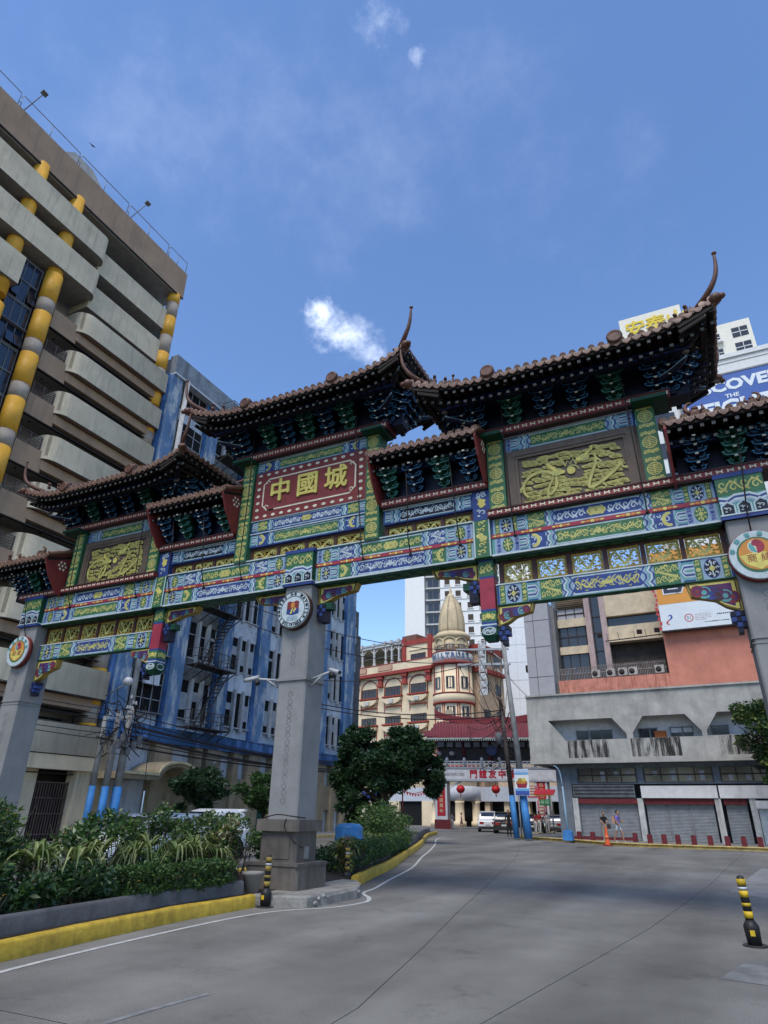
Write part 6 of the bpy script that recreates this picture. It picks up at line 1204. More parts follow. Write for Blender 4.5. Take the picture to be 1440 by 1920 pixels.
# median planting: each shrub a thing of its own
def shrub(label,c,r3,n,size,mats,w,seed,twigs=10,cat='shrub',name='shrub',group=None,lump=.34):
    t=thing(name,label,cat,(c[0],c[1],.2),0,group); rr=random.Random(seed); mb=MB()
    for i in range(twigs):
        e=(c[0]+rr.uniform(-.8,.8)*r3[0],c[1]+rr.uniform(-.8,.8)*r3[1],c[2]+rr.uniform(-.2,1.0)*r3[2]); s=(c[0]+rr.uniform(-.35,.35)*r3[0],c[1]+rr.uniform(-.3,.3)*r3[1],.2)
        mb.tube(smooth3([s,((s[0]+e[0])/2+rr.uniform(-.1,.1),(s[1]+e[1])/2,(s[2]+e[2])/2),e],3),[.016-.0018*k for k in range(7)],4)
    mb.build('stems',TWIG,t); P_=blob((c[0],c[1],c[2]),r3,n,seed,shell=.4,clumps=max(10,n//110),lump=lump); P_=P_[P_[:,2]>.18]; k=int(len(P_)*.72)
    leaves('foliage',t,P_[:k],size,mats,w,seed=seed+1); leaves('young_leaves',t,P_[k:]+np.array([0,0,.06]),size*.62,list(mats)+[DRYL],list(w)+[.16],seed=seed+2,up=.9); return t
SH=[('tall leafy shrub with pale new leaves at the left edge of the photo',(-1.95,-6.7,1.05),(.75,.95,.62),2800,(.42,.3,.18,.1)),
('tall shrub with bright tips second from the left in the median',(-1.8,-5.3,1.05),(.7,.85,.6),2600,(.35,.35,.2,.1)),
('tall shrub with thin bare stems before the blue painted poles',(-1.9,-4.0,.92),(.65,.75,.52),1700,(.3,.4,.2,.1)),
('tall shrub in front of the white hatchback',(-2.0,-2.8,.98),(.62,.75,.56),2000,(.35,.35,.25,.05)),
('tall shrub between the two white cars',(-2.0,-1.6,.98),(.65,.75,.54),2000,(.45,.35,.15,.05)),
('tall shrub in front of the white van',(-1.9,-.4,.98),(.7,.75,.56),2100,(.4,.35,.2,.05)),
('tall shrub close behind the middle pillar hiding the lower half of the white van',(-1.9,.9,.98),(.7,.7,.56),2000,(.35,.4,.2,.05))]
for i,(lb_,c,r3,n,w) in enumerate(SH): shrub(lb_,c,r3,n,.115,[LG[0],LG[1],LG[2],LG[4]],w,30+i,14)
shrub('low broad-leaved shrub in the front left corner of the median',(-.35,-6.2,.62),(.42,.7,.34),1300,.13,[LG[1],LG[2],LG[0]],(.45,.45,.1),41,6)
shrub('low dark shrub along the planter wall beside the clipped hedge',(-.38,-4.95,.60),(.38,.6,.30),1100,.12,[LG[2],LG[1],LG[0]],(.55,.35,.1),43,6)
shrub('croton shrub with mottled pale leaves beside the middle pillar',(-.72,-1.05,.85),(.42,.45,.5),1500,.12,[LG[6],LG[4],LG[1],LG[3]],(.36,.2,.24,.2),45,10)
shrub('croton shrub behind the pillar at the start of the second planter',(-.2,2.95,.72),(.28,.38,.42),700,.12,[LG[6],LG[3],LG[1]],(.3,.3,.4),47,6)
def hedge(label,path,z0,z1,w,n,mats,wt,size,seed):
    t=thing('hedge',label,'hedge',(path[0][0],path[0][1],.2)); r=np.random.RandomState(seed); P=np.array(path,float); sg=np.linalg.norm(np.diff(P,axis=0),axis=1); cu=np.concatenate([[0],np.cumsum(sg)])
    u=r.uniform(0,cu[-1],n); k=np.clip(np.searchsorted(cu,u)-1,0,len(sg)-1); f=((u-cu[k])/sg[k])[:,None]; p=P[k]+(P[k+1]-P[k])*f; tv=(P[k+1]-P[k])/sg[k][:,None]; nv=np.stack([-tv[:,1],tv[:,0]],1)
    a=r.uniform(0,2*pi,n); rr=r.uniform(.72,1.04,n)*(1+.12*np.sin(u*4.3)+.09*np.sin(u*11.7+1)); q=p+nv*(np.sign(np.cos(a))*np.abs(np.cos(a))**.6*rr)[:,None]*w/2
    z=(z0+z1)/2+np.sign(np.sin(a))*np.abs(np.sin(a))**.6*rr*(z1-z0)/2
    leaves('foliage',t,np.column_stack([q,z]),size,mats,wt,seed=seed)
    mb=MB(); rr2=random.Random(seed)
    for i in range(int(cu[-1]*5)):
        k=rr2.randrange(len(P)-1); f=rr2.random(); x,y=P[k]+(P[k+1]-P[k])*f; x+=rr2.uniform(-.5,.5)*w*.7; mb.tube([(x,y,.18),(x+rr2.uniform(-.1,.1),y+rr2.uniform(-.1,.1),z1-.08)],.009,3)
    mb.build('stems',TWIG,t); return t
hedge('clipped bright green hedge along the near planter wall left of the pillar',[(-.15,-4.3),(-.12,-3.2),(-.10,-1.7)],.36,.78,.40,7000,[LG[0],LG[1],LG[2]],(.4,.4,.2),.062,51)
hedge('clipped green hedge curving along the planter wall behind the pillar',[(-.2,3.5),(-.6,4.7),(-1.85,8.5),(-3.6,13.4),(-4.9,17)],.40,.86,.55,13000,[LG[1],LG[0],LG[2]],(.42,.33,.25),.075,53)
shrub('tall fresh green bush at the bend of the median kerb',(-4.3,13.4,1.1),(1.3,1.6,.95),4200,.13,[LG[0],LG[1],LG[2]],(.5,.35,.15),55,8); shrub('green bush behind the bend of the median beside the lantern post',(-6.9,18.5,1.0),(1.5,1.8,.9),3600,.15,[LG[0],LG[1],LG[2]],(.35,.4,.25),57,8)
shrub('dark shrub beside the lion statue under the large tree',(-5.6,15.8,.75),(1.1,1.3,.55),2200,.13,[LG[2],LG[1],LG[6]],(.5,.35,.15),59,8)
gc_=[];r_g=np.random.RandomState(77)
for (x0,y0),(x1,y1),w_,n_ in(((-1.5,-9),(-1.5,-1.0),1.25,5200),((-1.1,3.2),(-2.9,9),1.0,3600),((-2.9,9),(-5.6,16.5),1.2,3200)):
    t_=r_g.uniform(0,1,n_); gc_.append(np.column_stack([x0+(x1-x0)*t_+w_*r_g.uniform(-1,1,n_),y0+(y1-y0)*t_+r_g.uniform(-.3,.3,n_),r_g.uniform(.2,.62,n_)]))
gct=thing('ground_cover','dark low leaves filling the median bed under the shrubs','ground cover',(0,0,.2),kind='stuff'); leaves('leaves',gct,np.concatenate(gc_),.12,[LG[2],LG[5],LG[1]],(.5,.35,.15),seed=78)
# arching striped spider plants
STR=leafmat('striped_leaf',(.19,.22,.085),.15); STG=leafmat('blade_green',(.09,.13,.035),.15)
def spider(seed):
    r=random.Random(seed); mb=MB()
    for i in range(26):
        a=r.uniform(0,2*pi); L_=r.uniform(.48,.8); up_=r.uniform(.5,1.2); w=r.uniform(.018,.03); ca,sa=math.cos(a),math.sin(a); pts=[]
        for k in range(6):
            t=k/5; h=L_*(.75*t*up_-(.85*up_+.25)*.75*t*t*t); d=L_*.62*t**1.1; pts.append((ca*d,sa*d,.03+h))
        vs=[]; 
        for k,(x,y,z) in enumerate(pts): ww=w*(1-.9*(k/5)**2); vs+=[(x-sa*ww,y+ca*ww,z),(x,y,z-ww*.4),(x+sa*ww,y-ca*ww,z)]
        mb.add(vs,[f for k in range(5) for f in ((k*3,k*3+3,k*3+4,k*3+1),(k*3+1,k*3+4,k*3+5,k*3+2))],0 if r.random()<.5 else 1)
    return mb.mesh('leaves',[STR,STG])
ORD='first second third fourth fifth sixth seventh eighth ninth tenth eleventh twelfth thirteenth fourteenth fifteenth sixteenth seventeenth'.split()
SP=[spider(k) for k in range(4)]
SPL=[(-.7,-4.7,.78),(-.9,-4.05,.9),(-.66,-3.5,.8),(-.95,-2.95,.92),(-.68,-2.5,.8),(-.72,-2.0,.86),(-.95,-1.75,.9),(-.66,-1.45,.76),(-.9,-5.25,.84)]
SPR=[(-.55,3.6,.55),(-.75,4.1,.6),(-.95,4.8,.62),(-1.2,4.4,.66),(-1.15,5.5,.62),(-1.4,6.2,.62),(-1.65,5.6,.68),(-1.6,6.9,.62),(-1.85,7.7,.62),(-2.1,7.1,.68),(-2.1,8.5,.62),(-2.4,9.3,.62),(-2.6,8.5,.68),(-2.8,10.3,.62),(-3.2,11.3,.62),(-3.3,10.3,.68),(-3.7,12.4,.62)]
for side,PTS in(('left of the pillar',SPL),('behind the pillar',SPR)):
    for i,(x,y,z) in enumerate(sorted(PTS,key=lambda p:p[1])):
        t=thing('spider_plant',ORD[i]+' arching striped spider plant from the near end of the row '+side,'plant',(x,y,z),0,'spider plants in the row '+side); link(SP[i%4],'leaves',t,(x,y,z),(0,0,R.uniform(0,6)),R.uniform(1.0,1.3)); MB().tube([(x,y,.18),(x,y,z+.06)],.022,5).build('stem',TWIG,t)
# ---------- street furniture ----------
PBLUE=M('pole_blue',(.045,.20,.48),r=.6,var=.18,st=.2,stc=(.03,.1,.22)); PCON=M('pole_concrete',(.24,.24,.235),var=.2,st=.35); BKY=M('bollard_black',(.02,.02,.021),r=.5,var=.3,sc=9); YLD=M('bollard_dusty',(.27,.19,.045),r=.8,var=.35,sc=12,st=.5); YLW=M('bollard_yellow',(.55,.36,.02),r=.5,var=.25,sc=9,st=.3,stc=(.1,.07,.02))
def bollard(label,x,y,lean,dim=1):
    t=thing('bollard',label,'bollard',(x,y,0),0,'yellow and black striped bollards'); T=Matrix.Translation((x,y,0))@Matrix.Rotation(lean,4,'Y')
    def L(prof,mat,nm): MB().merge(MB().lathe(prof,(0,0,0),14),T).build(nm,mat,t)
    L([(.16,.0),(.16,.02)],M('cast_iron'),'base_plate'); L([(.09,.02),(.10,.22),(.10,.24),(.058,.31)],BKY,'base_sleeve'); L([(.056,.25),(.056,.80),(.045,.835),(.02,.85)],BKY,'post')
    for z0,z1 in((.335,.415),(.475,.515),(.585,.665),(.73,.81)): L([(.0585,z0),(.0585,z1)],YLW if dim else YLD,'yellow_band')
    L([(.059,.675),(.059,.71)],M('reflective_grey',(.45,.46,.48),r=.3),'reflector'); MB().merge(MB().add([(-.03,-.102,.13),(.03,-.102,.13),(.03,-.104,.2),(-.03,-.104,.2)],[(0,1,2,3)]),T).build('yellow_patch',YLW,t)
bollard('striped bollard standing alone on the road at the right edge',8.43,-1.0,-.03); bollard('worn striped bollard at the end of the yellow kerb left of the pillar',.50,-1.32,.02,0); bollard('dim striped bollard among the croton leaves right of the pillar',-.02,2.72,0,0)
pot=thing('planter_pot','grey concrete pot at the kerb end left of the pillar','plant pot',(.05,-1.15,.2)); MB().lathe([(.13,.2),(.19,.48),(.21,.5),(.21,.54),(.18,.54),(.16,.47)],(.05,-1.15,0),14).build('pot',M('pot_grey',(.2,.19,.175),var=.2,st=.3),pot)
cb=thing('power_lead','black cable and socket box running down the pillar pedestal','cable',(.6,-.5,1.4)); MB().tube(smooth3([(-.35,-.40,1.46),(.0,-.42,1.53),(.35,-.38,1.5),(.50,-.1,1.47)],4),.012,5).tube(smooth3([(.25,-.44,1.46),(.22,-.45,1.30),(.40,-.36,1.05),(.47,-.1,.92)],4),.009,5).build('lead',CAB,cb); MB().box(.45,-.02,.72,.50,.10,.94).build('socket_box',M('box_grey',(.2,.2,.2)),cb)
tank=thing('blue_tank','blue plastic water tank behind the pedestal on the median','tank',(-1.95,6.3,.2)); MB().lathe([(.40,.2),(.42,.5),(.42,1.15),(.40,1.2),(.30,1.27),(.12,1.28)],(-1.95,6.3,0),16).build('drum',M('tank_blue',(.04,.17,.38),r=.4,var=.15),tank); MB().lathe([(.43,.55),(.445,.58),(.43,.61)],(-1.95,6.3,0),16).lathe([(.43,.85),(.445,.88),(.43,.91)],(-1.95,6.3,0),16).build('rib',M('tank_blue'),tank)
# cctv cameras on the pillar band
def cctv(label,p0,p1,d):
    t=thing('cctv_camera',label,'camera',p0,0,'cameras on the middle pillar'); CW=M('camera_white',(.36,.37,.38),r=.4,var=.08)
    MB().tube([p0,p1],.026,6).tube([(p0[0],p0[1],p0[2]-.16),((p0[0]*.45+p1[0]*.55),(p0[1]*.45+p1[1]*.55),(p0[2]*.45+p1[2]*.55))],.02,5).build('arm',CW,t); v=Vector(p1); e=v+Vector(d)*.3; MB().tube([v-Vector(d)*.05+Vector((0,0,.03)),v+Vector(d)*.3],.05,8).build('housing',CW,t); MB().tube([e,e+Vector(d)*.02],.04,8).build('lens',BKY,t); MB().ball(tuple(v+Vector((.05,-.04,-.1))),.07,0,8,5).build('dome_camera',BKY,t); return t
cctv('white camera on the arm pointing right from the middle pillar',(.40,-.05,4.33),(.95,-.10,4.46),(.9,-.35,-.22)); cctv('white camera on the arm pointing left from the middle pillar',(-.40,-.2,4.33),(-.85,-.42,4.36),(-.9,-.3,-.12))
MB().box(-.41,-.29,4.29,.41,.52,4.35).build('cable_band',M('box_grey'),gate)
# left poles: three concrete poles with blue feet and a knot of cables
def pole(name,label,x,y,h,r,zb,lean=(0,0),group=None,mat=PCON):
    t=thing(name,label,'utility pole',(x,y,0),0,group); f=lambda z:(x+lean[0]*z/h,y+lean[1]*z/h,z)
    MB().tube([f(zb),f(h)],[r,r*.72],10).build('shaft',mat,t); MB().tube([f(0),f(zb)],[r*1.07,r*1.03],10).build('blue_foot',PBLUE,t); return t
for i,(x,y,h,r,lb_) in enumerate(((-18.2,10.75,5.7,.15,'leftmost of the three blue footed poles beside the balcony building'),(-18.0,11.35,6.0,.17,'middle one of the three blue footed poles beside the balcony building'),(-17.9,12.0,6.3,.21,'thickest and rightmost of the three blue footed poles by the blue building'))): pole('utility_pole',lb_,x,y,h,r,2.55,group='blue footed poles on the left')
def cat(p,q,sag,n=12): return [(p[0]+(q[0]-p[0])*t,p[1]+(q[1]-p[1])*t,p[2]+(q[2]-p[2])*t-sag*4*t*(1-t)) for t in np.linspace(0,1,n)]
kn=thing('cable_knot','tangled knot of black cables and boxes on the blue footed poles','cables',(-18,11.5,4.5)); mb=MB(); rr=random.Random(4)
for i in range(46):
    p=Vector((-18+rr.uniform(-.35,.5),11.5+rr.uniform(-1.0,1.3),rr.uniform(3.9,6.4))); q=p+Vector((rr.uniform(-.3,.4),rr.uniform(-1.0,1.1),rr.uniform(-.9,.9))); mb.tube(smooth3([p,p.lerp(q,.4)+Vector((rr.uniform(-.2,.2),rr.uniform(-.3,.3),rr.uniform(-.4,.3))),q],3),rr.uniform(.012,.032),4)
for i in range(7):
    c=(-17.7,11.9+rr.uniform(-.8,1.2),rr.uniform(4.3,5.5)); r_=rr.uniform(.2,.36); mb.tube([(c[0]+.1*math.sin(3*t),c[1]+r_*math.cos(t),c[2]+r_*math.sin(t)) for t in np.linspace(0,2*pi,14)],.018,4)
mb.build('coils',CAB,kn)
for i in range(6): y=10.9+.32*i; MB().box(-17.8,y,4.0+.25*(i%3),-17.55,y+.22,4.35+.3*(i%3)).build('junction_box',M('junction_grey',(.14,.145,.15),var=.3),kn)
for i in range(9): MB().lathe([(.07,0),(.09,.06),(.05,.12),(.03,.2)],(-17.7+.04*i,11.4+.13*(i%4),5.6+.24*(i//2)),7).build('insulator',M('insulator_pale',(.3,.31,.31)),kn)
def wire(label,P,r,group): t=MB().tube(P,r,5).build('power_cable',CAB); tag(t,label,'cable',group); return t
for i in range(9): wire(ORD[i]+' black cable from the bottom slung along the front of the blue building',cat((-17.7,12.1,4.4+.16*i+.1*(i%3)),(-19.0+.05*i,40.5,4.7+.13*i),.35+.09*(i%4)),.026 if i%3 else .045,'cables along the blue building')
for i in range(7): wire(ORD[i]+' black cable from the bottom crossing in front of the balcony building',cat((-17.9,11.3,4.6+.28*i),(-18.6,-14,6.6+.3*i),.5+.12*(i%3)),.018,'cables along the balcony building')
gw=thing('guy_wire','thin slanting pale guy pole in front of the blue building entrance','guy wire',(-17,13.2,0)); MB().tube([(-17,12.9,0),(-17.1,12.98,2.4)],.035,6).build('sleeve',M('sleeve_blue',(.25,.36,.48)),gw); MB().tube([(-17.1,12.98,2.4),(-17.9,13.1,8.6)],.016,4).build('wire',CAB,gw)
dish=thing('white_floodlight','white globe floodlight on a bracket between the two left buildings','lamp',(-19.9,12.7,7.8)); MB().ball((-19.5,12.95,7.85),(.26,.26,.24),0,10,6).build('globe',M('globe_white',(.55,.55,.54),r=.3,var=.05),dish); MB().tube([(-20.6,12.6,7.1),(-19.6,12.9,7.7)],.04,5).build('bracket',FRM,dish)
# right poles
pr=pole('utility_pole','tall grey concrete pole with blue foot and two crossarms by the far kerb','',0,14.6,.2,2.7) if False else None
t=thing('utility_pole','tall concrete pole with a blue foot and two crossarms on the far corner','utility pole',(-3.75,34.9,.13)); f=lambda z:(-3.75-1.0*z/14.5,34.9+.25*z/14.5,z)
MB().tube([f(2.75),f(14.6)],[.23,.15],12).build('shaft',PCON,t); MB().tube([f(.1),f(2.75)],[.27,.25],12).build('blue_foot',PBLUE,t)
GALV=M('galvanised_arm',(.33,.345,.36),r=.45,var=.15)
for z in(13.1,11.95):
    x,y,_=f(z); MB().obox((x-1.55,y-.5,z-.05),(4.0,.14,.16),(0,0,.28)).build('crossarm',GALV,t); MB().bar((x,y,z-1.0),(x-1.1,y-.35,z-.1),.06).build('brace',GALV,t)
    for q in range(6): a=-3.3+.62*q; MB().lathe([(.03,0),(.07,-.08),(.05,-.16),(.07,-.24),(.02,-.3)],(x+a,y-.05+a*.28,z-.12),7).build('insulator',M('insulator_dark',(.06,.05,.05)),t)
p1=thing('advert_banner','blue and white food advert banner strapped to the concrete pole','banner',(-3.9,34.5,2.7)); MB().box(-4.35,34.5,2.75,-3.35,34.54,4.45).build('sheet',WHT,p1)
for z0,z1,c in((2.78,3.05,PBL),(3.05,3.2,M('print_sky',(.12,.33,.58),var=0)),(4.1,4.2,M('print_sky',(.12,.33,.58),var=0)),(4.22,4.42,M('print_pale',(.35,.45,.62),var=0))): MB().box(-4.33,34.485,z0,-3.37,34.5,z1).build('print_band',c,p1)
fd=PB(34.49,1); fd.p([(-4.25,3.6),(-3.45,3.6),(-3.55,3.25),(-4.15,3.25)],'crim',1); fd.e(-3.85,3.62,.4,.12,'orange',2); fd.e(-3.95,3.75,.16,.12,'ochre',3); fd.e(-3.7,3.76,.16,.12,'yel',3); fd.build('food_picture',PM,p1)
wp=thing('utility_pole','weathered dark wooden pole with blue foot leaning beside the concrete one','utility pole',(-4.75,35.6,.13)); g_=lambda z:(-4.75-.55*z/9.4,35.6,z)
MB().tube([g_(2.8),g_(9.4)],[.19,.13],9).build('shaft',M('old_wood',(.07,.06,.055),var=.35,sc=5,st=.3),wp); MB().tube([g_(.1),g_(2.8)],[.21,.20],9).build('blue_foot',PBLUE,wp)
for i,(x,z) in enumerate(((-4.3,1.6),(-4.1,1.2))): MB().tube([(x,35.2,.13),(x-.05,35.2,z+1.4)],.05,6).build('conduit',GALV,wp)
kn2=thing('cable_knot','bundle of black cables and branches hanging round the wooden pole','cables',(-5,35.6,6)); mb=MB()
for i in range(40):
    p=Vector((-5.1+rr.uniform(-.6,.5),35.5+rr.uniform(-.5,.4),rr.uniform(4.2,8.4))); q=p+Vector((rr.uniform(-1.5,.9),rr.uniform(-.4,.3),rr.uniform(-.8,.8))); mb.tube(smooth3([p,p.lerp(q,.45)+Vector((rr.uniform(-.2,.2),0,rr.uniform(-.45,.2))),q],3),rr.uniform(.012,.04),4)
mb.build('cables',CAB,kn2); MB().lathe([(.28,0),(.28,.75),(.1,.85)],(-5.55,35.4,6.2),10).build('transformer',M('transformer_grey',(.1,.105,.11)),kn2)
for i,(a,b,sg) in enumerate((((-7.6,33.9,12.0),(-19.2,22,13.4),.9),((-7.0,34.0,12.9),(-19.2,20,14.6),.9),((-6.4,34.2,12.0),(-19.3,27,10.6),.8),((-5.2,35.5,8.6),(-19.6,30,9.4),.7),((-5.2,35.5,8.2),(-19.6,31,9.1),.6))): wire(ORD[4-i] +' black cable from the bottom running from the far poles to the blue building',cat(a,b,sg,16),.03 if i<3 else .04,'cables over the far road')
for i in range(9): wire(ORD[i]+' black cable from the left fanning down from the crossarms to the wooden pole',cat((-7.9+.45*i,33.9+.12*i,12.9 if i%2 else 11.75),(-5.2+rr.uniform(-.3,.3),35.5,rr.uniform(6.6,9.0)),.15+.05*(i%3),9),.022,'cables between crossarms and wooden pole')
for i in range(3): wire(ORD[i]+' black cable from the bottom between the wooden pole and the domed building',cat((-5.3,35.6,7.6+.5*i),(-22,74,12+1.5*i),1.2,14),.035,'cables to the domed building')
wire('single cable from the concrete pole to the grey corner block',cat((-4.6,35.1,11.2),(-3.2,37,9.4),.15,8),.02,'cable to corner block')
# street lamp
sl_=thing('street_lamp','slim pale blue street lamp with a curved arm before the shutters','street lamp',(-.83,33.5,.13)); LBL=M('lamp_blue',(.24,.36,.46),r=.5,var=.15)
MB().tube([(-.83,33.5,.1),(-.9,33.5,3.3)],[.075,.05],8).tube(smooth3([(-.9,33.5,3.3),(-.98,33.5,4.1),(-1.15,33.45,4.45),(-1.4,33.35,4.58)],4),.035,6).build('post',LBL,sl_); MB().prism([(-1.15,.13),(-.52,.13),(-.58,.62),(-.68,.72),(-1.0,.72),(-1.1,.62)],'y',33.25,33.75).build('base_box',PBLUE,sl_); MB().ball((-1.48,33.33,4.57),(.17,.1,.07),0,8,5).build('lamp_head',BKY,sl_)
# cone and maroon kerb bollards
cn=thing('traffic_cone','tall orange traffic cone at the kerb beside the waiting person','cone',(1.98,30.45,0)); CO=M('cone_orange',(.62,.10,.025),r=.5,var=.12); MB().lathe([(.17,.05),(.15,.1),(.06,.9),(.045,1.0),(.03,1.0)],(1.98,30.45,0),14).build('body',CO,cn); MB().box(1.74,30.21,0,2.22,30.69,.06).build('base',M('cone_base',(.25,.03,.02)),cn); MB().lathe([(.128,.36),(.105,.55)],(1.98,30.45,0),14).build('band',M('cone_band',(.6,.16,.06)),cn)
for i,(x,y) in enumerate(((-.35,34.6),(.5,34.6),(3.11,34.4),(4.19,31.9),(4.97,31.9),(5.71,31.9),(6.55,31.9),(7.4,31.9),(8.27,31.9),(9.09,31.9),(9.89,31.9),(10.7,31.9))):
    a=thing('pavement_bollard',ORD[i]+' squat maroon bollard from the left in the row along the shuttered shop fronts','bollard',(x,y,.13),0,'maroon bollards on the far pavement'); MB().prism([(x-.14,.1),(x+.14,.1),(x+.14,.58),(x+.1,.64),(x-.1,.64),(x-.14,.58)],'y',y-.12,y+.12).build('block',MAR,a)
# green street sign, shop banners up the side street
gs=thing('street_sign','green street name sign on twin pale posts up the side street','sign',(-5.4,47.8,0)); MB().box(-5.85,47.8,2.3,-4.95,47.85,2.8).build('plate',M('sign_green',(.02,.25,.11),r=.4,var=.1),gs); MB().tube([(-5.4,47.88,0),(-5.4,47.88,2.4)],.05,6).tube([(-4.85,47.88,0),(-4.85,47.88,2.9)],.06,6).build('post',FIN,gs); MB().box(-5.75,47.79,2.42,-5.45,47.8,2.7).box(-5.35,47.79,2.42,-5.05,47.8,2.7).build('white_panel',M('sign_pale_green',(.25,.45,.33),var=0),gs)
for i,(x,z,w,h,c,lb_) in enumerate(((-6.6,2.9,.9,1.0,(.42,.12,.16),'upper pink shop banner behind the far poles'),(-5.9,1.5,.7,1.2,(.5,.18,.22),'lower pink shop banner behind the far poles'))):
    a=thing('shop_banner',lb_,'banner',(x,48.5,z)); MB().box(x-w/2,48.5,z,x+w/2,48.55,z+h).build('cloth',M('banner_pink%s'%'ab'[i],c,var=.15),a); q=PB(48.49,1); [q.r(x-w*.3,z+h*(.15+.22*k),x+w*.3,z+h*(.27+.22*k),'cream',1) for k in range(4)]; q.build('print_marks',PM,a); MB().tube([(x+w/2,48.6,.0),(x+w/2,48.6,z+h)],.03,5).build('post',FIN,a)
fo=thing('festoon','small red shop awning with gold fringe over the side street','awning',(-5.0,46.5,3.2)); MB().prism([(46.0,3.1),(46.9,3.5),(46.9,3.55),(46.0,3.16)],'x',-5.9,-4.2).build('awning_cloth',LAN,fo); mb=MB(); [mb.prism([(-5.85+.14*k,3.12),(-5.73+.14*k,3.12),(-5.79+.14*k,2.95)],'y',45.98,46.0) for k in range(12)]; mb.build('fringe',M('festoon_gold',(.4,.25,.04),r=.5,var=.2),fo,stuff=True)
st_=thing('lion_statue','small white and red guardian lion statue on a grey pedestal under the tree','statue',(-9.0,21,.2)); MB().box(-9.45,20.7,.2,-8.55,21.4,1.02).box(-9.5,20.65,.95,-8.5,21.45,1.05).build('pedestal',M('pedestal_grey',(.3,.29,.27),st=.2),st_)
WL=M('statue_white',(.58,.54,.46),var=.12); MB().ball((-9.0,21,1.3),(.24,.26,.28)).ball((-8.98,20.92,1.62),(.17,.19,.2)).tube([(-9.1,20.85,1.05),(-9.08,20.85,1.35)],[.09,.1],7).tube([(-8.9,20.85,1.05),(-8.9,20.85,1.35)],[.09,.1],7).ball((-8.98,20.74,1.58),(.09,.09,.07)).build('body',WL,st_); MB().ball((-9.0,20.8,1.22),(.2,.14,.17)).build('red_bib',M('statue_red',(.45,.07,.05)),st_); MB().ball((-9.13,20.82,1.67),.04).ball((-8.9,20.78,1.67),.04).lathe([(.1,1.76),(.06,1.86),(.02,1.95)],(-8.98,20.95,0),8).build('face_marks',BKY,st_)
br=MB().add([(0,0,0),(.35,.05,.12),(.8,-.05,.02),(.35,.25,.1),(-.3,.05,.16),(-.75,-.1,.05),(-.3,.25,.12),(.0,.3,.02),(0,-.25,.03)],[(8,1,0),(1,2,3),(0,1,3),(8,0,4),(4,5,6),(0,4,6),(0,3,7),(0,7,6)]); br.tube([(0,-.25,.0),(0,.25,0)],[.04,.07],6); b_=br.build('bird',BKY); tag(b_,'tiny dark bird gliding in the sky beside the balcony building','bird'); b_.location=(-44.3,16.1,71.4); b_.scale=(.75,)*3; b_.rotation_euler=(.3,.5,.8)
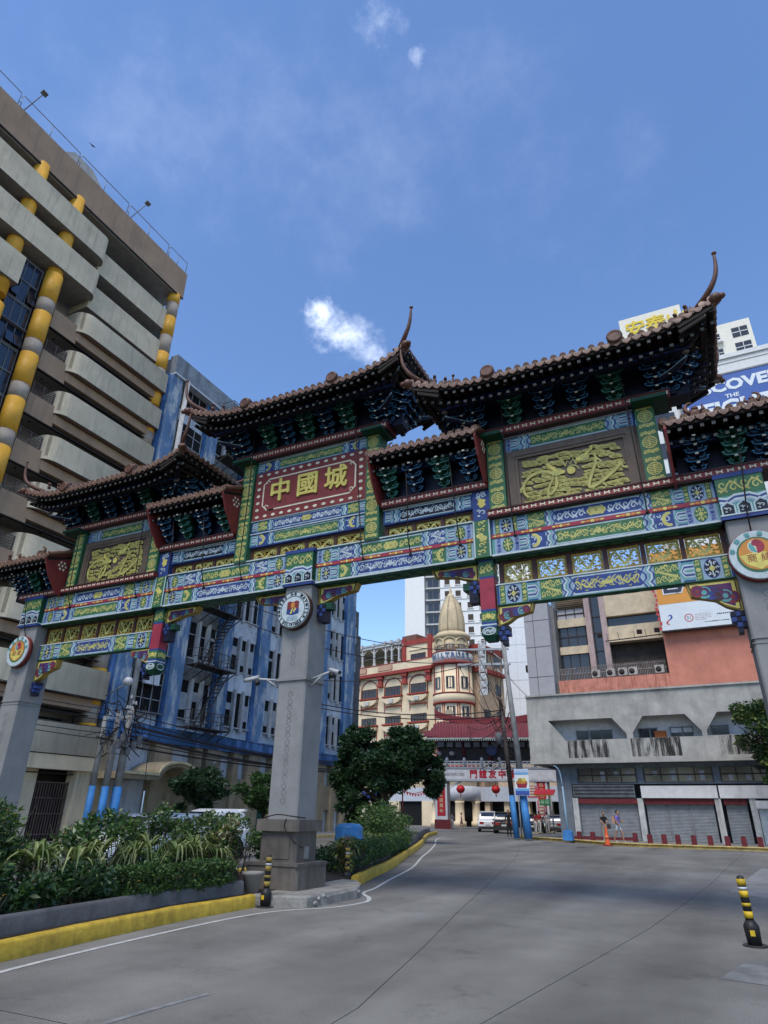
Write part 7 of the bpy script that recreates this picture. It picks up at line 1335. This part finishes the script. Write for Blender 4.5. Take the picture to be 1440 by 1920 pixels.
# ---------- vehicles ----------
RUB=M('tyre_rubber',(.018,.018,.019),r=.8,var=.1); CGL=glassy('car_glass',(.012,.014,.016),r=.06,spec=.8); RIM=M('alloy',(.3,.3,.31),r=.35,met=.6,var=.05); TLR=M('tail_light_red',(.28,.01,.012),r=.2,var=0); PLT=M('number_plate',(.5,.5,.5),r=.5,var=0); BPL=M('bumper_black',(.025,.025,.027),r=.6,var=0)
def car(label,loc,rz,paint,Ln,Wd,H,kind,group=None,name='parked_car'):
    t=thing(name,label,'car',loc,rz,group,local=True); h=Ln/2; zb=.28; bl=.92 if kind!='suv' else 1.02; w=Wd/2
    def loft(secs,m,nm,mats):
        """secs: list of (y, halfwidth, z0, z1) rings with rounded shoulders"""
        mb=MB(); vs=[]; n=10
        for y,hw,z0,z1 in secs:
            c=min(.14,(z1-z0)*.3); vs+=[(-hw*.94,y,z0),(hw*.94,y,z0),(hw,y,z0+c),(hw,y,z1-c*.9),(hw-c*.35,y,z1-c*.25),(hw-c,y,z1),(-hw+c,y,z1),(-hw+c*.35,y,z1-c*.25),(-hw,y,z1-c*.9),(-hw,y,z0+c)]
        K=len(secs); mb.add(vs,[(i*n+k,i*n+(k+1)%n,(i+1)*n+(k+1)%n,(i+1)*n+k) for i in range(K-1) for k in range(n)],0,True); mb.add(vs[:n]+vs[-n:],[tuple(range(n))[::-1],tuple(range(n,2*n))]); return mb.build(nm,mats,t)
    rear=-h
    body=loft([(rear,w*.86,zb+.12,bl-.12),(rear+.08,w*.95,zb,bl-.02),(rear+.5,w,zb-.03,bl),(h-1.2,w,zb-.03,bl-.02),(h-.5,w*.98,zb-.02,bl-.14),(h-.08,w*.9,zb+.02,bl-.26),(h,w*.78,zb+.12,bl-.36)],0,'body',paint)
    back=rear+(.12 if kind=='suv' else .35 if kind=='hatch' else .9); front=h-(1.75 if kind!='van' else 1.0)
    cab=loft([(back,w*.86,bl-.08,bl+.05),(back+(.18 if kind=='suv' else .35),w*.80,bl-.05,H-.12),(back+.5,w*.77,bl-.05,H-.02),(front-.75,w*.76,bl-.05,H),(front-.35,w*.77,bl-.05,H-.07),(front+.45,w*.84,bl-.06,bl+.06)],0,'cabin',paint)
    z1=H-.13
    for s in(-1,1):
        ys=np.linspace(back+.38,front-.42,4)
        for i in range(3): MB().add([(s*(w*.858),ys[i]+.05,bl+.06),(s*(w*.858),ys[i+1]-.05,bl+.06),(s*(w*.80),ys[i+1]-.05-(.22 if i==2 else 0),z1),(s*(w*.80),ys[i]+.05+(.12 if i==0 else 0),z1)],[(0,1,2,3)]).build('side_window',CGL,t)
        for y in(rear+.82,h-.86):
            wh=MB(); T=Matrix.Translation((s*(w-.1),y,.33))@Matrix.Rotation(pi/2,4,'Y'); wo=MB().merge(MB().lathe([(.2,-.11),(.32,-.11),(.33,-.08),(.33,.08),(.32,.11),(.2,.11)],(0,0,0),18),T).build('wheel',RUB,t); MB().merge(MB().lathe([(.205,-.105),(.19,.06),(.05,.08)] if s<0 else [(.05,-.08),(.19,-.06),(.205,.105)],(0,0,0),14),T).build('rim',RIM,wo)
            MB().merge(MB().lathe([(.40,-.09),(.40,.105)],(0,0,0),16),T).build('wheel_arch',BPL,t)
        MB().box(s*(w*.60)-.2,rear-.02,bl-.32,s*(w*.60)+.2,rear+.06,bl-.12).build('tail_light',TLR,t); MB().box(s*(w*.72)-.14,h-.22,bl-.42,s*(w*.72)+.14,h-.05,bl-.30).build('headlight',M('headlight',(.55,.56,.58),r=.15,var=0),t)
        MB().ball((s*(w+.08),front-.3,bl+.08),(.1,.07,.08),0,8,4).build('mirror',paint,t)
    MB().add([(-w*.68,back+.02-.0,bl+.07),(w*.68,back+.02,bl+.07),(w*.62,back+(.15 if kind=='suv' else .30),H-.17),(-w*.62,back+(.15 if kind=='suv' else .30),H-.17)],[(0,1,2,3)]).build('rear_window',CGL,t); MB().add([(-w*.72,front+.40,bl+.09),(w*.72,front+.40,bl+.09),(w*.64,front-.28,H-.10),(-w*.64,front-.28,H-.10)],[(0,1,2,3)]).build('windscreen',CGL,t)
    MB().box(-w*.93,rear-.06,zb-.02,w*.93,rear+.1,zb+.22).build('rear_bumper',BPL,t); MB().box(-.25,rear-.04,bl-.42,.25,rear+.02,bl-.28).build('number_plate',PLT,t); MB().box(-w*.5,h-.05,zb+.08,w*.5,h+.01,zb+.3).build('grille',BPL,t); MB().box(-w*.78,back-.02+.1,H-.08,w*.78,back+.25,H-.0).build('spoiler',paint,t)
    return t
CWH=M('car_white',(.66,.67,.68),r=.25,var=.03,spec=.6); CBK=M('car_black',(.008,.008,.009),r=.15,var=0,spec=.7); CSV=M('car_silver',(.22,.23,.25),r=.3,met=.4,var=.05)
car('white suv seen from behind in the lane before the arch',(-13.0,55.6,0),rad(16),CWH,4.7,1.95,1.82,'suv'); car('black suv seen from behind beside the white one',(-10.2,51.8,0),rad(14),CBK,4.7,2.0,1.78,'suv'); car('dark car half hidden behind the blue pole feet',(-6.9,50.2,0),rad(6),CBK,4.4,1.85,1.62,'suv'); car('grey car parked just beyond the blue pole feet',(-6.3,56,0),rad(4),CSV,4.4,1.85,1.6,'suv')
car('white hatchback parked behind the tall median shrubs',(-7.6,3.5,0),pi,CWH,4.5,1.85,1.48,'hatch'); car('white van with a flat roof behind the median shrubs next to the pillar',(-8.8,7.6,0),pi,CWH,3.9,1.85,1.64,'suv')
# ---------- people ----------
SK=M('skin',(.34,.19,.125),r=.6,var=.05); HR=M('hair_black',(.012,.01,.009),r=.6,var=0); SHO=M('shoe_pale',(.42,.4,.38),var=.1)
def person(label,loc,rz,top,bot,walk=0,arms=(0,0),short=False,sleeves='short',bag=None,shoes=SHO,H=1.68,cap=None):
    """skinned body: pelvis root, tapering limbs, then hair, face and hands; pose by stride and arm swing"""
    t=thing('person',label,'person',loc,rz,None,local=True); k=H/1.75; V=[];E=[];Rr=[];MT=[]
    def v(p,r,m,par=None):
        V.append((p[0]*k,p[1]*k,p[2]*k)); Rr.append(r*k); MT.append(m); i=len(V)-1
        if par is not None: E.append((par,i))
        return i
    pel=v((0,0,.95),.135,1); sp=v((0,-.01,1.15),.125,0,pel); ch=v((0,0,1.33),.145,0,sp); nb=v((0,.01,1.46),.085,0,ch); ne=v((0,-.01,1.53),.055,2,nb); hd=v((0,-.025,1.61),.085,2,ne); v((0,-.02,1.70),.08,2,hd)
    for s in(-1,1):
        sw=walk*s; hp=v((.095*s,0,.90),.105,1,pel); kn=v((.10*s,-.16*sw-.02,.50),.068 if not short else .06,1 if not short else 2,hp)
        if short: pass
        an=v((.105*s,-.20*sw+.10*abs(walk)*(s<0),.09+.03*(walk and s<0)),.042,1 if not short else 2,kn); v((.11*s,-.34*sw*.6-.13,.035),.042,3,an)
        sh=v((.18*s,0,1.40),.062,0,ch); a=arms[0] if s<0 else arms[1]; el=v((.23*s,.04-.18*math.sin(a)*.5,1.14+.02*a),.045,2 if sleeves=='short' else 0,sh); v((.20*s-.10*s*(a>.8),.02-.30*math.sin(min(1.5,a*1.1)),.94+.28*max(0,a-.35)),.032,2,el)
    me=bpy.data.meshes.new('body'); me.from_pydata(V,E,[]); o=bpy.data.objects.new('body',me); COL.objects.link(o)
    m=o.modifiers.new('s','SKIN'); m.use_smooth_shade=True; sd=me.skin_vertices[0].data if me.skin_vertices else None
    if sd is None: me.skin_vertices.new() if hasattr(me.skin_vertices,'new') else None; sd=me.skin_vertices[0].data
    for i,r in enumerate(Rr): sd[i].radius=(r,r*(.72 if i in(0,1,2) else 1)); sd[i].use_root=(i==0)
    o.modifiers.new('u','SUBSURF').levels=1; bpy.context.view_layer.update(); ev=bpy.data.meshes.new_from_object(o.evaluated_get(bpy.context.evaluated_depsgraph_get())); bpy.data.objects.remove(o); ev.name='body'
    ev.materials.clear(); [ev.materials.append(q) for q in (top,bot,SK,shoes)]
    A=np.array(V); segs_=[(np.array(V[a]),np.array(V[b]),MT[a],MT[b]) for a,b in E]
    for p in ev.polygons:
        c=np.array(p.center); best=(9,0)
        for a,b,ma,mb_ in segs_:
            d=b-a; tt=min(1,max(0,float((c-a)@d/(d@d+1e-9)))); dist=np.linalg.norm(c-a-d*tt); 
            if dist<best[0]: best=(dist,ma if tt<(.55) else mb_)
        p.material_index=best[1]; p.use_smooth=True
    bo=link(ev,'body',t)
    hz=1.655*k; y0=-.025*k
    MB().ball((0,y0+.02,hz+.03),(.093*k,.105*k,.10*k),0,10,6).build('hair',cap or HR,t); MB().ball((0,y0-.028,hz-.012),(.078*k,.085*k,.105*k),0,10,6).ball((0,y0-.115*k,hz-.03),(.016,.02,.022),0,6,4).ball((-.085*k,y0,hz-.02),(.014,.03,.035),0,6,4).ball((.085*k,y0,hz-.02),(.014,.03,.035),0,6,4).build('face',SK,t)
    MB().ball((-.032*k,y0-.107*k,hz+.005),(.012,.008,.008),0,6,4).ball((.032*k,y0-.107*k,hz+.005),(.012,.008,.008),0,6,4).box(-.025*k,y0-.108*k,hz-.072,.025*k,y0-.098*k,hz-.064).build('eyes',HR,t)
    for s in(-1,1):
        i=[j for j in range(len(V)) if MT[j]==2 and abs(V[j][2]-V[-1][2])<2][-1]
        wr=Vector(V[len(V)-1] if s>0 else V[[q for q,(p_,r_) in enumerate(zip(V,Rr)) if abs(r_-.032*k)<1e-6][0]]); hb=MB()
        for q in range(4): b0=wr+Vector((0,-.02+.018*(q-1.5),-.05)); hb.tube([b0,b0+Vector((0,-.008,-.045-.008*(q in(1,2)))),b0+Vector((-.012*s,-.012,-.075-.01*(q in(1,2))))],[.010,.009,.007],5)
        hb.tube([wr+Vector((0,-.03,-.01)),wr+Vector((-.01*s,-.06,-.05))],[.011,.008],5); hb.ball(tuple(wr+Vector((0,-.01,-.03))),(.018,.042,.045),0,7,5); hb.build('hand',SK,t)
    if bag=='pack': MB().obox((0,.2*k,1.25*k),(.3,.18,.42)).build('backpack',M('pack_tan',(.42,.25,.18),var=.2),t)
    if bag=='bag': MB().obox((.22,-.25,.86),(.14,.3,.26)).tube([(.2,-.25,.98),(.18,-.22,1.15),(.2,-.3,.98)],.012,4).build('bag',M('bag_dark',(.05,.04,.035)),t)
    return t
def cl(n,c): return M('cloth_'+n,c,r=.85,var=.12,sc=8)
person('person in a black t-shirt and khaki trousers waiting by the orange cone',(1.5,33.2,.13),rad(25),cl('black',(.012,.012,.013)),cl('khaki',(.30,.26,.21)),0,(.9,1.0),bag='bag',cap=cl('cap',(.03,.03,.035)))
person('person in a violet top and pale shorts walking past the shutters with a backpack',(2.44,32.3,.13),rad(75),cl('violet',(.16,.12,.42)),cl('pale_shorts',(.38,.42,.48)),1.0,(.5,1.3),short=True,bag='pack',H=1.74)
person('person in dark clothes walking on the left of the pair before the arch',(-18.0,58.8,.0),rad(195),cl('slate',(.10,.11,.13)),cl('grey_trousers',(.22,.22,.23)),.9,(.4,.1),H=1.62)
person('person in a pale pink top and shorts, right one of the pair before the arch',(-16.9,58.6,.0),rad(110),cl('rose',(.42,.28,.27)),cl('black_shorts',(.03,.03,.035)),1.0,(.2,.6),short=True,H=1.66)
person('person dressed all in black standing behind the wooden pole',(-5.55,36.6,.13),rad(20),cl('black',(.012,.012,.013)),cl('black',(.012,.012,.013)),0,(.2,.2),sleeves='long',shoes=HR,H=1.72)
person('person in a red top and white trousers walking up the side street',(-5.6,46.0,.13),rad(180),cl('red',(.38,.025,.03)),cl('white',(.55,.54,.52)),.7,(.3,.3),H=1.7); person('person in a grey top and pale trousers right of the one in red',(-4.75,45.2,.13),rad(190),cl('grey_top',(.40,.40,.42)),cl('pale_trousers',(.42,.41,.40)),.6,(.2,.4),H=1.66)
person('person in a maroon top partly hidden left of the one in red',(-6.15,46.9,.13),rad(170),cl('maroon',(.2,.02,.04)),cl('white',(.55,.54,.52)),.5,(.3,.5),H=1.6)
pass
